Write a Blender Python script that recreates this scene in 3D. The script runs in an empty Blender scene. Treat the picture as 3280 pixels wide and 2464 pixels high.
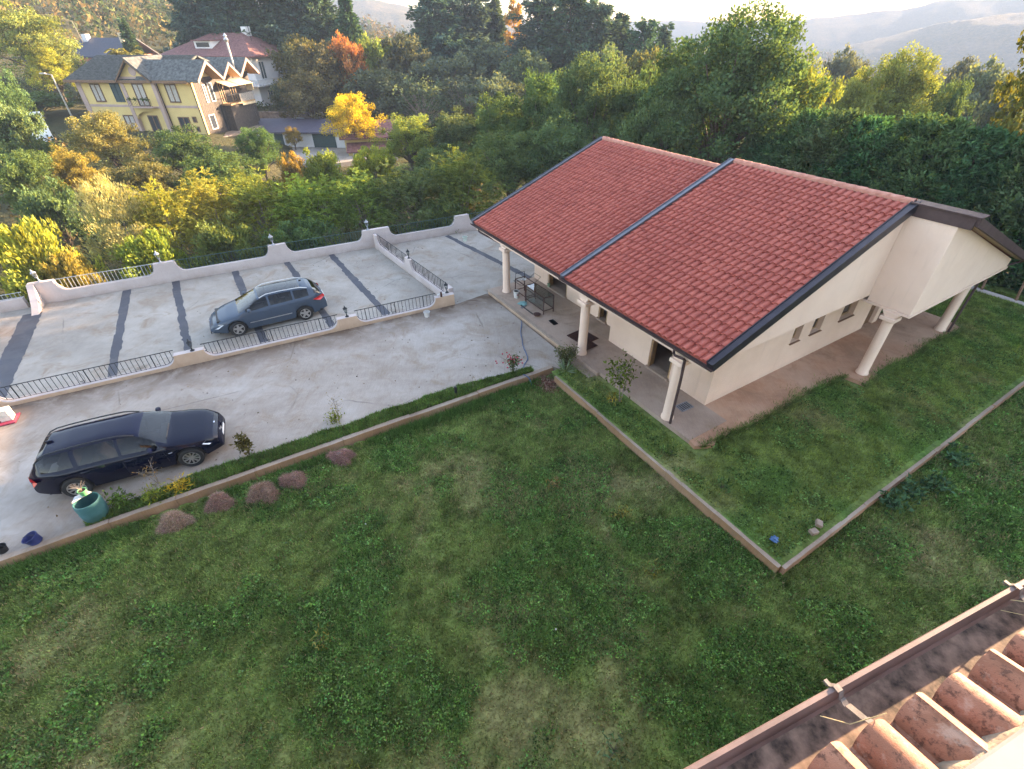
import bpy, bmesh, math, random
import numpy as np
from mathutils import Vector, Matrix

R = math.radians
SC = bpy.context.scene
COL = SC.collection
rnd = random.Random(7)
rng = np.random.default_rng(11)

# ------------------------------------------------------------------ camera
cam_d = bpy.data.cameras.new('camera')
cam = bpy.data.objects.new('camera', cam_d)
COL.objects.link(cam)
cam_d.sensor_fit = 'HORIZONTAL'
cam_d.sensor_width = 36.0
cam_d.lens = 36.0 * 1548.75 / 3280.0
cam_d.clip_start = 0.05
cam_d.clip_end = 20000.0
cam.matrix_world = (Matrix.Translation((0, 0, 10.4)) @ Matrix.Rotation(R(90 - 36.935), 4, 'X')
                    @ Matrix.Rotation(R(-0.536), 4, 'Z'))
SC.camera = cam

# ------------------------------------------------------------------ sky, sun, exposure
SUN_AZ, SUN_EL = 57.0, 12.4            # degrees to the right of the view direction (+Y), height
HAZE = 0.0007
wld = bpy.data.worlds.new('World')
SC.world = wld
wld.use_nodes = True
wn = wld.node_tree
wn.nodes.clear()
sky = wn.nodes.new('ShaderNodeTexSky')
sky.sky_type = 'NISHITA'
sky.sun_disc = False
sky.sun_elevation = R(SUN_EL)
sky.sun_rotation = R(SUN_AZ)
sky.altitude = 500
sky.air_density = 1.0
sky.dust_density = 1.0
sky.ozone_density = 1.0
bg = wn.nodes.new('ShaderNodeBackground')
bg.inputs['Strength'].default_value = 0.14
wo = wn.nodes.new('ShaderNodeOutputWorld')
wn.links.new(sky.outputs['Color'], bg.inputs['Color'])
wn.links.new(bg.outputs['Background'], wo.inputs['Surface'])

sun_d = bpy.data.lights.new('sun', 'SUN')
sun_d.energy = 5.0
sun_d.angle = R(0.55)
sun_d.color = (1.0, 0.80, 0.56)
sun = bpy.data.objects.new('sun', sun_d)
COL.objects.link(sun)
_sv = Vector((math.sin(R(SUN_AZ)) * math.cos(R(SUN_EL)), math.cos(R(SUN_AZ)) * math.cos(R(SUN_EL)), math.sin(R(SUN_EL))))
sun.rotation_euler = _sv.to_track_quat('Z', 'Y').to_euler()
sun.location = (60, 40, 60)

SC.view_settings.view_transform = 'Standard'
SC.view_settings.look = 'None'
SC.view_settings.exposure = 3.22
SC.view_settings.gamma = 1.0
SC.view_settings.use_curve_mapping = False
SC.view_settings.use_white_balance = True
SC.view_settings.white_balance_temperature = 7900
SC.view_settings.white_balance_tint = 20
SC.cycles.max_bounces = 5
SC.cycles.diffuse_bounces = 2
SC.cycles.transmission_bounces = 4
SC.cycles.transparent_max_bounces = 8
SC.cycles.volume_bounces = 0
SC.cycles.caustics_reflective = False
SC.cycles.caustics_refractive = False
SC.cycles.use_denoising = True
SC.cycles.use_adaptive_sampling = True
SC.cycles.adaptive_threshold = 0.02

# ------------------------------------------------------------------ helpers
def tag(o, label=None, cat=None, group=None, kind=None):
    if label: o['label'] = label
    if cat: o['category'] = cat
    if group: o['group'] = group
    if kind: o['kind'] = kind
    return o

def empty(name, loc=(0, 0, 0), rz=0.0, label=None, cat=None, group=None):
    o = bpy.data.objects.new(name, None)
    COL.objects.link(o)
    o.location = loc
    o.rotation_euler = (0, 0, rz)
    return tag(o, label, cat, group)

def copy_tree(o, parent=None):
    c = o.copy()
    COL.objects.link(c)
    if parent is not None:
        c.parent = parent
    for ch in list(o.children):
        copy_tree(ch, c)
    return c

class MB:
    """collects faces, builds one mesh object"""
    def __init__(self):
        self.v = []; self.f = []; self.m = None
    def add(self, vs, fs):
        n = len(self.v)
        if self.m is not None:
            vs = [tuple(self.m @ Vector(p)) for p in vs]
        self.v += [tuple(p) for p in vs]
        self.f += [tuple(i + n for i in f) for f in fs]
        return self
    def box(self, x0, x1, y0, y1, z0, z1):
        vs = [(x0, y0, z0), (x1, y0, z0), (x1, y1, z0), (x0, y1, z0), (x0, y0, z1), (x1, y0, z1), (x1, y1, z1), (x0, y1, z1)]
        return self.add(vs, [(0, 3, 2, 1), (4, 5, 6, 7), (0, 1, 5, 4), (1, 2, 6, 5), (2, 3, 7, 6), (3, 0, 4, 7)])
    def prism(self, poly, axis, d0, d1):
        """extrude a 2-D outline along an axis: 'x' (y,z), 'y' (x,z), 'z' (x,y)"""
        n = len(poly)
        def P(p, d):
            return (d, p[0], p[1]) if axis == 'x' else (p[0], d, p[1]) if axis == 'y' else (p[0], p[1], d)
        vs = [P(p, d0) for p in poly] + [P(p, d1) for p in poly]
        fs = [tuple(range(n)), tuple(range(2 * n - 1, n - 1, -1))]
        fs += [(i, i + n, (i + 1) % n + n, (i + 1) % n) for i in range(n)]
        return self.add(vs, fs)
    def tube(self, pts, r, n=6, cap=True):
        pts = [Vector(p) for p in pts]
        rs = r if isinstance(r, (list, tuple)) else [r] * len(pts)
        vs = []; fs = []
        up = Vector((0.13, 0.07, 1)).normalized()
        for i, p in enumerate(pts):
            t = (pts[min(i + 1, len(pts) - 1)] - pts[max(i - 1, 0)])
            t = t.normalized() if t.length > 1e-9 else Vector((0, 0, 1))
            u = t.cross(up)
            if u.length < 0.1: u = t.cross(Vector((1, 0, 0.1)))
            u.normalize(); w = t.cross(u)
            for k in range(n):
                a = 2 * math.pi * k / n
                vs.append(tuple(p + (u * math.cos(a) + w * math.sin(a)) * rs[i]))
        for i in range(len(pts) - 1):
            for k in range(n):
                fs.append((i * n + k, i * n + (k + 1) % n, (i + 1) * n + (k + 1) % n, (i + 1) * n + k))
        if cap:
            fs.append(tuple(range(n - 1, -1, -1)))
            fs.append(tuple((len(pts) - 1) * n + k for k in range(n)))
        return self.add(vs, fs)
    def lathe(self, prof, n=16, c=(0, 0, 0), sx=1, sy=1, cap=True):
        vs = []; fs = []
        for (r, z) in prof:
            for k in range(n):
                a = 2 * math.pi * k / n
                vs.append((c[0] + r * math.cos(a) * sx, c[1] + r * math.sin(a) * sy, c[2] + z))
        for i in range(len(prof) - 1):
            for k in range(n):
                fs.append((i * n + k, i * n + (k + 1) % n, (i + 1) * n + (k + 1) % n, (i + 1) * n + k))
        if cap and prof[0][0] > 1e-4: fs.append(tuple(range(n - 1, -1, -1)))
        if cap and prof[-1][0] > 1e-4: fs.append(tuple((len(prof) - 1) * n + k for k in range(n)))
        return self.add(vs, fs)
    def mesh(self, name):
        me = bpy.data.meshes.new(name)
        me.from_pydata(self.v, [], self.f)
        me.update()
        return me
    def build(self, name, mat, parent=None, smooth=False, bevel=0.0):
        me = self.mesh(name)
        if bevel:
            bm = bmesh.new(); bm.from_mesh(me)
            bmesh.ops.remove_doubles(bm, verts=bm.verts, dist=1e-5)
            es = [e for e in bm.edges if len(e.link_faces) == 2 and e.calc_face_angle(0) > 0.5]
            bmesh.ops.bevel(bm, geom=es, offset=bevel, segments=1, affect='EDGES', clamp_overlap=True)
            bm.to_mesh(me); bm.free()
        return mkobj(name, me, mat, parent, smooth)

def mkobj(name, me, mat, parent=None, smooth=False):
    if mat is not None and len(me.materials) == 0:
        me.materials.append(mat)
    if smooth:
        me.polygons.foreach_set('use_smooth', [True] * len(me.polygons))
        if smooth != 'all':
            try: me.set_sharp_from_angle(angle=R(smooth if smooth is not True else 40))
            except Exception: pass
    o = bpy.data.objects.new(name, me)
    COL.objects.link(o)
    if parent is not None: o.parent = parent
    return o

def np_mesh(name, verts, faces, attrs=None):
    """verts (n,3), faces (m,k) numpy -> mesh, with per-vertex float / colour attributes"""
    me = bpy.data.meshes.new(name)
    n, m, k = len(verts), len(faces), faces.shape[1]
    me.vertices.add(n); me.loops.add(m * k); me.polygons.add(m)
    me.vertices.foreach_set('co', np.asarray(verts, np.float32).ravel())
    me.loops.foreach_set('vertex_index', np.asarray(faces, np.int32).ravel())
    me.polygons.foreach_set('loop_start', np.arange(0, m * k, k, dtype=np.int32))
    try: me.polygons.foreach_set('loop_total', np.full(m, k, np.int32))
    except Exception: pass
    for nm, arr in (attrs or {}).items():
        if arr.ndim == 1:
            a = me.attributes.new(nm, 'FLOAT', 'POINT'); a.data.foreach_set('value', np.asarray(arr, np.float32))
        else:
            a = me.attributes.new(nm, 'FLOAT_COLOR', 'POINT')
            a.data.foreach_set('color', np.concatenate([arr, np.ones((len(arr), 1))], 1).astype(np.float32).ravel())
    me.update(calc_edges=True)
    return me

def vnoise(x, y, seed=0, octaves=4):
    """value noise on numpy arrays, about 0..1"""
    out = np.zeros_like(x, dtype=float); amp = 1.0; tot = 0.0
    for o in range(octaves):
        xi = np.floor(x).astype(np.int64); yi = np.floor(y).astype(np.int64)
        fx = x - xi; fy = y - yi
        fx = fx * fx * (3 - 2 * fx); fy = fy * fy * (3 - 2 * fy)
        def h(a, b):
            n = (a * 374761393 + b * 668265263 + (seed + o * 17) * 974711) & 0x7fffffff
            n = ((n ^ (n >> 13)) * 1274126177) & 0x7fffffff
            n = (n ^ (n >> 16)) & 0xffff
            return n / 65535.0
        v = (h(xi, yi) * (1 - fx) + h(xi + 1, yi) * fx) * (1 - fy) + (h(xi, yi + 1) * (1 - fx) + h(xi + 1, yi + 1) * fx) * fy
        out += v * amp; tot += amp; amp *= 0.5; x = x * 2.03 + 5.1; y = y * 2.03 + 1.7
    return out / tot

# ------------------------------------------------------------------ materials
class NT:
    def __init__(self, name):
        self.mat = bpy.data.materials.new(name)
        self.mat.use_nodes = True
        self.t = self.mat.node_tree
        self.t.nodes.clear()
        self.out = self.t.nodes.new('ShaderNodeOutputMaterial')
    def n(self, typ, **kw):
        nd = self.t.nodes.new('ShaderNode' + typ)
        for k, v in kw.items():
            if k.startswith('i_'):
                key = k[2:].replace('_', ' ')
                nd.inputs[int(key) if key.isdigit() else key].default_value = v
            else:
                setattr(nd, k, v)
        return nd
    def l(self, a, b):
        self.t.links.new(a, b)
    def coord(self, kind='Object', scale=(1, 1, 1), rot=(0, 0, 0)):
        if kind == 'World':
            src = self.n('NewGeometry').outputs['Position']
        else:
            src = self.n('TexCoord').outputs[kind]
        m = self.n('Mapping'); m.inputs['Scale'].default_value = scale; m.inputs['Rotation'].default_value = rot
        self.l(src, m.inputs['Vector'])
        return m.outputs['Vector']
    def noise(self, vec, scale, detail=4, rough=0.6, dist=0.0):
        nd = self.n('TexNoise'); nd.inputs['Scale'].default_value = scale; nd.inputs['Detail'].default_value = detail
        nd.inputs['Roughness'].default_value = rough; nd.inputs['Distortion'].default_value = dist
        self.l(vec, nd.inputs['Vector'])
        return nd.outputs['Fac']
    def ramp(self, fac, stops):
        nd = self.n('ValToRGB'); cr = nd.color_ramp
        while len(cr.elements) < len(stops): cr.elements.new(0.5)
        for e, (p, c) in zip(cr.elements, stops):
            e.position = p; e.color = (c, c, c, 1) if not hasattr(c, '__len__') else (*c, 1)
        self.l(fac, nd.inputs['Fac'])
        return nd.outputs['Color']
    def mix(self, fac, a, b, blend='MIX'):
        nd = self.n('Mix', data_type='RGBA', blend_type=blend)
        for key, v in ((0, fac), (6, a), (7, b)):
            if hasattr(v, 'is_linked') or hasattr(v, 'links'): self.l(v, nd.inputs[key])
            elif hasattr(v, '__len__'): nd.inputs[key].default_value = (*v[:3], 1)
            else: nd.inputs[key].default_value = v
        return nd.outputs[2]
    def bsdf(self, col, rough=0.8, metal=0.0, spec=0.3, bump=None, bump_s=0.3, bump_d=0.02, **kw):
        p = self.n('BsdfPrincipled')
        if hasattr(col, 'links'): self.l(col, p.inputs['Base Color'])
        else: p.inputs['Base Color'].default_value = (*col, 1)
        if hasattr(rough, 'links'): self.l(rough, p.inputs['Roughness'])
        else: p.inputs['Roughness'].default_value = rough
        p.inputs['Metallic'].default_value = metal
        p.inputs['Specular IOR Level'].default_value = spec
        for k, v in kw.items(): p.inputs[k.replace('_', ' ')].default_value = v
        if bump is not None:
            b = self.n('Bump'); b.inputs['Strength'].default_value = bump_s; b.inputs['Distance'].default_value = bump_d
            self.l(bump, b.inputs['Height']); self.l(b.outputs['Normal'], p.inputs['Normal'])
        self.l(p.outputs['BSDF'], self.out.inputs['Surface'])
        return p

def simple(name, col, rough=0.6, metal=0.0, var=0.12, scale=6.0, spec=0.4, bump=0.0, coord='Object', col2=None, **kw):
    """plain painted / metal / plastic surface with slight mottling"""
    t = NT(name)
    v = t.coord(coord)
    f = t.noise(v, scale, 5)
    c2 = col2 or tuple(max(0.0, c * (1 - 2.2 * var)) for c in col)
    c1 = tuple(min(1.0, c * (1 + var)) for c in col) if col2 is None else col
    c = t.ramp(f, [(0.3, c2), (0.7, c1)])
    fb = t.noise(v, scale * 8, 3) if bump else None
    t.bsdf(c, rough, metal, spec, fb, bump, 0.01, **kw)
    return t.mat

def mat_concrete(name, c_lo, c_mid, c_hi, streak=(2.6, 0.5, 1), rot=0.0, crack=True, tint=(0.20, 0.135, 0.085), wall_line=False):
    t = NT(name)
    v = t.coord('World')
    vs = t.coord('World', streak, (0, 0, rot))
    big = t.noise(v, 0.33, 5, 0.62, 0.6)
    sm = t.noise(v, 3.2, 6, 0.7)
    st = t.noise(vs, 0.6, 6, 0.6, 0.3)
    c = t.ramp(big, [(0.36, c_lo), (0.5, c_mid), (0.62, c_hi)])
    c = t.mix(0.30, c, t.ramp(st, [(0.36, c_lo), (0.5, c_mid), (0.62, c_hi)]))
    c = t.mix(0.20, c, t.ramp(sm, [(0.3, tuple(x * 0.55 for x in c_lo)), (0.55, c_mid), (0.75, tuple(min(1, x * 1.15) for x in c_hi))]))
    # rusty, soil-brown stains
    sn = t.noise(v, 0.75, 6, 0.7, 1.2)
    c = t.mix(t.ramp(sn, [(0.50, 0.0), (0.68, 0.8)]), c, tint)
    # fine brushed lines
    fb = t.noise(t.coord('World', (40, 2.2, 1), (0, 0, rot + 0.5)), 1.0, 3, 0.6)
    c = t.mix(0.14, c, t.ramp(fb, [(0.35, c_lo), (0.6, c_hi)]))
    if crack:
        vo = t.n('TexVoronoi', feature='DISTANCE_TO_EDGE'); vo.inputs['Scale'].default_value = 0.22
        wv = t.n('Mix', data_type='VECTOR'); wv.inputs[0].default_value = 0.12
        nz = t.n('TexNoise'); nz.inputs['Scale'].default_value = 1.6; nz.inputs['Detail'].default_value = 5
        t.l(v, nz.inputs['Vector']); t.l(v, wv.inputs[4]); t.l(nz.outputs['Color'], wv.inputs[5])
        t.l(wv.outputs[1], vo.inputs['Vector'])
        ck = t.ramp(vo.outputs['Distance'], [(0.0, 0.6), (0.006, 0.0)])
        mk = t.mix(ck, (0, 0, 0), t.ramp(t.noise(v, 0.5, 2), [(0.5, 0.0), (0.62, 1.0)]))
        c = t.mix(mk, c, tuple(x * 0.45 for x in c_lo))
    if wall_line:         # grime washed out along the foot of the parapet
        dt = t.n('VectorMath', operation='DOT_PRODUCT'); dt.inputs[1].default_value = (-0.4398, 0.8981, 0)
        off = t.n('VectorMath', operation='SUBTRACT'); off.inputs[1].default_value = (-10.58, 16.078, 0)
        t.l(t.n('NewGeometry').outputs['Position'], off.inputs[0]); t.l(off.outputs[0], dt.inputs[0])
        mr = t.n('MapRange'); mr.inputs[1].default_value = -1.7; mr.inputs[2].default_value = 0.0; t.l(dt.outputs['Value'], mr.inputs[0])
        mm = t.n('Math', operation='MULTIPLY'); t.l(mr.outputs[0], mm.inputs[0]); t.l(t.ramp(t.noise(v, 0.9, 6, 0.7, 0.8), [(0.30, 0.15), (0.55, 1.0)]), mm.inputs[1])
        c = t.mix(mm.outputs[0], c, (0.10, 0.062, 0.040))
    t.bsdf(c, t.ramp(big, [(0.3, 0.55), (0.7, 0.9)]), 0, 0.3, sm, 0.25, 0.01)
    return t.mat

MT = {}
MT['drive'] = mat_concrete('driveway_concrete', (0.185, 0.138, 0.105), (0.295, 0.248, 0.208), (0.385, 0.345, 0.308), (0.25, 1.4, 1), R(-27), wall_line=True)
MT['terrace'] = mat_concrete('terrace_concrete', (0.19, 0.162, 0.135), (0.29, 0.26, 0.222), (0.36, 0.328, 0.288), (0.4, 1.2, 1), R(-10))
MT['porch'] = mat_concrete('porch_concrete', (0.22, 0.145, 0.105), (0.33, 0.23, 0.175), (0.40, 0.305, 0.24), (0.5, 1.0, 1), R(-30), crack=False)
MT['porch_mud'] = mat_concrete('muddy_porch_concrete', (0.29, 0.135, 0.078), (0.43, 0.235, 0.145), (0.48, 0.32, 0.225), (0.5, 1.0, 1), R(-30), crack=False, tint=(0.24, 0.13, 0.08))
MT['kerb'] = mat_concrete('kerb_concrete', (0.17, 0.115, 0.082), (0.28, 0.205, 0.155), (0.36, 0.29, 0.235), (0.6, 1.0, 1), 0.3, crack=False)
MT['kerb_side'] = mat_concrete('kerb_side', (0.20, 0.10, 0.05), (0.31, 0.175, 0.095), (0.38, 0.25, 0.155), (0.6, 1.0, 1), 0.3, crack=False)
MT['asphalt'] = mat_concrete('asphalt_patch', (0.035, 0.037, 0.045), (0.055, 0.058, 0.07), (0.085, 0.09, 0.105), (0.6, 1.0, 1), 0.3, crack=False, tint=(0.09, 0.09, 0.095))

def mat_plaster(name, base, dark, low=None, low_h=0.5, grain=60):
    t = NT(name)
    v = t.coord('World')
    a = t.noise(v, 0.9, 6, 0.65)
    c = t.ramp(a, [(0.3, dark), (0.62, base)])
    st = t.noise(t.coord('World', (3.5, 3.5, 0.35)), 1.2, 5, 0.65)
    c = t.mix(t.ramp(st, [(0.58, 0.0), (0.8, 0.45)]), c, tuple(x * 0.72 for x in dark))
    if low is not None:   # splash-back dirt along the foot of the wall
        sx = t.n('SeparateXYZ'); t.l(t.n('NewGeometry').outputs['Position'], sx.inputs[0])
        ad = t.n('MapRange'); ad.inputs[1].default_value = low_h; ad.inputs[2].default_value = low_h - 0.55
        t.l(sx.outputs['Z'], ad.inputs[0])
        mm = t.n('Math', operation='MULTIPLY'); t.l(ad.outputs[0], mm.inputs[0])
        t.l(t.ramp(t.noise(v, 2.6, 6, 0.7), [(0.35, 0.15), (0.65, 1.0)]), mm.inputs[1])
        c = t.mix(mm.outputs[0], c, low)
    t.bsdf(c, 0.9, 0, 0.2, t.noise(v, grain, 3), 0.25, 0.004)
    return t.mat

MT['plaster'] = mat_plaster('cream_plaster', (0.74, 0.535, 0.41), (0.67, 0.47, 0.355), (0.50, 0.36, 0.26), 0.42)
MT['plaster_hi'] = mat_plaster('cream_gable_plaster', (0.76, 0.56, 0.44), (0.71, 0.51, 0.395))
MT['parapet'] = mat_plaster('parapet_plaster', (0.50, 0.43, 0.405), (0.42, 0.355, 0.33), (0.29, 0.22, 0.17), 0.12)
MT['parapet_tan'] = mat_plaster('stained_parapet_plaster', (0.55, 0.40, 0.29), (0.46, 0.31, 0.21), (0.30, 0.19, 0.12), 0.30)

def mat_tile(name, c1, c2, c3, wear=None):
    t = NT(name)
    oi = t.n('ObjectInfo')
    v = t.coord('World')
    n1 = t.noise(v, 5.0, 4); n2 = t.noise(v, 0.55, 3)
    c = t.ramp(n1, [(0.32, c1), (0.5, c2), (0.7, c3)])
    c = t.mix(t.ramp(n2, [(0.4, 0.0), (0.7, 0.45)]), c, c1)
    # each tile fired a little differently; dusty streaks down the slope
    vr = t.n('TexWhiteNoise', noise_dimensions='3D'); sn = t.n('VectorMath', operation='SNAP'); sn.inputs[1].default_value = (.31, .31, 5); t.l(v, sn.inputs[0]); t.l(sn.outputs[0], vr.inputs['Vector'])
    c = t.mix(t.ramp(vr.outputs['Value'], [(0.5, 0.0), (1.0, 0.10)]), c, tuple(min(1, x * 1.35 + .03) for x in c3))
    c = t.mix(t.ramp(t.noise(v, 1.7, 6, 0.75), [(0.58, 0.0), (0.78, 0.22)]), c, (0.17, 0.075, 0.055))
    if wear:
        c = t.mix(t.ramp(t.noise(v, 32, 4, 0.75), [(0.52, 0.0), (0.62, 0.85)]), c, wear)
        c = t.mix(t.ramp(t.noise(v, 11, 4, 0.7), [(0.55, 0.0), (0.66, 0.35)]), c, (0.50, 0.36, 0.27))
    t.bsdf(c, 0.72, 0, 0.3, t.noise(v, 90 if not wear else 220, 3), 0.35, 0.004)
    return t.mat
MT['tile'] = mat_tile('red_roof_tile', (0.25, 0.048, 0.034), (0.36, 0.078, 0.052), (0.43, 0.11, 0.075))
MT['ridge'] = mat_tile('ridge_tile_clay', (0.40, 0.16, 0.11), (0.50, 0.21, 0.15), (0.56, 0.27, 0.20))
MT['old_tile'] = mat_tile('weathered_clay_tile', (0.21, 0.08, 0.042), (0.28, 0.11, 0.062), (0.35, 0.155, 0.095), (0.09, 0.036, 0.02))
MT['mortar'] = simple('mortar', (0.27, 0.21, 0.15), 0.95, var=0.2, scale=9, bump=0.4)
MT['flash'] = simple('dark_metal_flashing', (0.045, 0.040, 0.048), 0.42, 0.6, scale=3)
MT['flash_lt'] = simple('grey_metal_flashing', (0.16, 0.165, 0.185), 0.40, 0.75, scale=3)
MT['gutter_b'] = simple('brown_gutter_paint', (0.075, 0.046, 0.042), 0.7, 0.0, scale=4, spec=0.2)
MT['wood'] = simple('door_timber', (0.40, 0.24, 0.115), 0.6, scale=14, var=0.22)
MT['wood_dk'] = simple('dark_timber', (0.20, 0.105, 0.055), 0.55, scale=12, var=0.25)
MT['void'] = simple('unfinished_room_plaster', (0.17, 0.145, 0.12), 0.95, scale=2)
MT['iron'] = simple('black_iron', (0.016, 0.018, 0.020), 0.45, 0.5, scale=20)
MT['iron_g'] = simple('green_painted_iron', (0.030, 0.080, 0.072), 0.5, 0.2, scale=20)
MT['iron_w'] = simple('pale_iron', (0.42, 0.44, 0.42), 0.5, 0.3, scale=20)
MT['rust'] = simple('rusty_steel', (0.085, 0.034, 0.026), 0.7, 0.4, scale=18, var=0.3)
MT['black'] = simple('black_plastic', (0.015, 0.015, 0.017), 0.5, scale=8)
MT['white'] = simple('white_plastic', (0.58, 0.56, 0.53), 0.5, scale=5, var=0.08)
MT['blue_pl'] = simple('blue_plastic', (0.018, 0.03, 0.12), 0.5, scale=5)
MT['teal_pl'] = simple('faded_teal_plastic', (0.018, 0.085, 0.08), 0.6, scale=2.2, col2=(0.035, 0.13, 0.14))
MT['green_pl'] = simple('green_plastic', (0.10, 0.38, 0.16), 0.5, scale=6)
MT['soil'] = simple('soil', (0.085, 0.05, 0.032), 1.0, scale=14, var=0.3, bump=0.6)
MT['bark'] = simple('bark', (0.13, 0.10, 0.075), 0.95, scale=9, var=0.35, bump=0.7)
MT['bark_p'] = simple('pale_bark', (0.26, 0.21, 0.165), 0.95, scale=9, var=0.3, bump=0.6)
MT['red'] = simple('red_plastic', (0.28, 0.03, 0.06), 0.45, scale=4)

def mat_glass(name, tint, rough=0.04):
    t = NT(name)
    t.bsdf(tint, rough, 0.0, 0.9, Coat_Weight=0.6, Coat_Roughness=0.02)
    return t.mat
MT['glass'] = mat_glass('window_glass', (0.035, 0.042, 0.05))

def mat_clear(name, tint=(0.8, 0.85, 0.85), refl=.05):
    t = NT(name)
    g = t.n('BsdfGlossy'); g.inputs['Roughness'].default_value = 0.03
    tr = t.n('BsdfTransparent'); tr.inputs['Color'].default_value = (*tint, 1)
    lw = t.n('LayerWeight'); lw.inputs[0].default_value = .5
    pw = t.n('Math', operation='POWER'); pw.inputs[1].default_value = 4.0; t.l(lw.outputs['Facing'], pw.inputs[0])
    fr = t.n('Math', operation='MULTIPLY_ADD'); fr.inputs[1].default_value = .85; fr.inputs[2].default_value = refl; t.l(pw.outputs[0], fr.inputs[0])
    mx = t.n('MixShader'); t.l(fr.outputs[0], mx.inputs[0]); t.l(tr.outputs[0], mx.inputs[1]); t.l(g.outputs[0], mx.inputs[2])
    t.l(mx.outputs[0], t.out.inputs['Surface'])
    return t.mat
MT['clear'] = mat_clear('clear_glass')
MT['car_glass'] = mat_clear('tinted_car_glass', (0.10, 0.12, 0.135), .04)

def mat_leaf(name, trans=0.32, objcol=True, col=(0.1, 0.15, 0.03), rough=0.55, warm=(1.3, 1.02, 0.5)):
    """foliage: colour from the object, light and dark leaves from the 'v' attribute, lit through from behind"""
    t = NT(name)
    if objcol: base = t.n('ObjectInfo').outputs['Color']
    else:
        rgb = t.n('RGB'); rgb.outputs[0].default_value = (*col, 1); base = rgb.outputs[0]
    at = t.n('Attribute', attribute_name='v')
    m = t.n('MapRange'); m.inputs[3].default_value = 0.45; m.inputs[4].default_value = 1.65
    t.l(at.outputs['Fac'], m.inputs[0])
    c = t.n('VectorMath', operation='SCALE'); t.l(base, c.inputs[0]); t.l(m.outputs[0], c.inputs['Scale'])
    at2 = t.n('Attribute', attribute_name='w')
    wm = t.mix(1.0, c.outputs[0], warm, 'MULTIPLY')
    col_ = t.mix(t.ramp(at2.outputs['Fac'], [(0.45, 0.0), (1.0, 0.9)]), c.outputs[0], wm)
    d = t.n('BsdfDiffuse'); t.l(col_, d.inputs['Color'])
    tl = t.n('BsdfTranslucent')
    tc = t.mix(1.0, col_, (1.5, 1.35, 0.6), 'MULTIPLY'); t.l(tc, tl.inputs['Color'])
    mx = t.n('MixShader'); mx.inputs[0].default_value = trans
    t.l(d.outputs[0], mx.inputs[1]); t.l(tl.outputs[0], mx.inputs[2]); t.l(mx.outputs[0], t.out.inputs['Surface'])
    return t.mat
MT['leaf'] = mat_leaf('foliage')
MT['needle'] = mat_leaf('needle_foliage', 0.18, warm=(1.25, 1.05, 0.6))

def mat_vcol(name, trans=0.25, rough=0.8, noise=None):
    t = NT(name)
    at = t.n('Attribute', attribute_name='col').outputs['Color']
    if noise:
        f = t.noise(t.coord('World'), noise, 5, 0.7)
        at = t.mix(1.0, at, t.ramp(f, [(0.3, 0.55), (0.7, 1.4)]), 'MULTIPLY')
    d = t.n('BsdfDiffuse'); t.l(at, d.inputs['Color'])
    if noise:
        b = t.n('Bump'); b.inputs['Strength'].default_value = 0.6; b.inputs['Distance'].default_value = 0.03
        t.l(t.noise(t.coord('World'), noise * 2.5, 4), b.inputs['Height']); t.l(b.outputs[0], d.inputs['Normal'])
    if trans:
        tl = t.n('BsdfTranslucent'); t.l(at, tl.inputs['Color'])
        mx = t.n('MixShader'); mx.inputs[0].default_value = trans
        t.l(d.outputs[0], mx.inputs[1]); t.l(tl.outputs[0], mx.inputs[2]); t.l(mx.outputs[0], t.out.inputs['Surface'])
    else:
        t.l(d.outputs[0], t.out.inputs['Surface'])
    return t.mat
MT['blade'] = mat_vcol('grass_blades', 0.3)
MT['lawn'] = mat_vcol('lawn_ground', 0.0, 0.95, 7.0)
MT['far_leaf'] = mat_vcol('far_foliage', 0.25)
# ================================================================== the setting
TH = R(31.242)
EB = Vector((math.cos(TH), math.sin(TH), 0)); EA = Vector((-math.sin(TH), math.cos(TH), 0))
HO = Vector((6.354, 12.321, 0))           # front corner of the bungalow
def HW(b, a, z=0.0):
    p = HO + EB * b + EA * a
    return (p.x, p.y, z)
def to_house(x, y):
    dx, dy = x - HO.x, y - HO.y
    return dx * EB.x + dy * EB.y, dx * EA.x + dy * EA.y

AZG = np.array([-75, -40, -30, -20, -8, 5, 20, 40, 75.])
DG = np.array([0, 26, 36, 50, 75, 110, 200, 400, 800, 1500, 9000.])
ZG = np.array([
    [-.7] * 9,
    [-.7] * 9,
    [-2.2, -2.4, -2.6, -2.6, -2.6, -2.4, -1.6, -.7, -.6],
    [-1.2, -1.4, -2.4, -3.2, -3.4, -3.4, -3.0, -1.6, -1.4],
    [0.0, -.1, -.4, -3.2, -3.8, -4.2, -5.0, -4.5, -3.0],
    [3.5, 2.5, 0.4, -1.2, -3.5, -5.0, -8.0, -9.0, -8.0],
    [15, 13, 6, -1, -5, -10, -17, -22, -20],
    [38, 35, 20, 2, -8, -16, -27, -36, -36],
    [44, 42, 24, -4, -14, -25, -40, -46, -46],
    [30, 30, 10, -15, -25, -35, -50, -55, -55],
    [-60, -60, -60, -60, -60, -60, -60, -60, -60.]])
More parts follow.
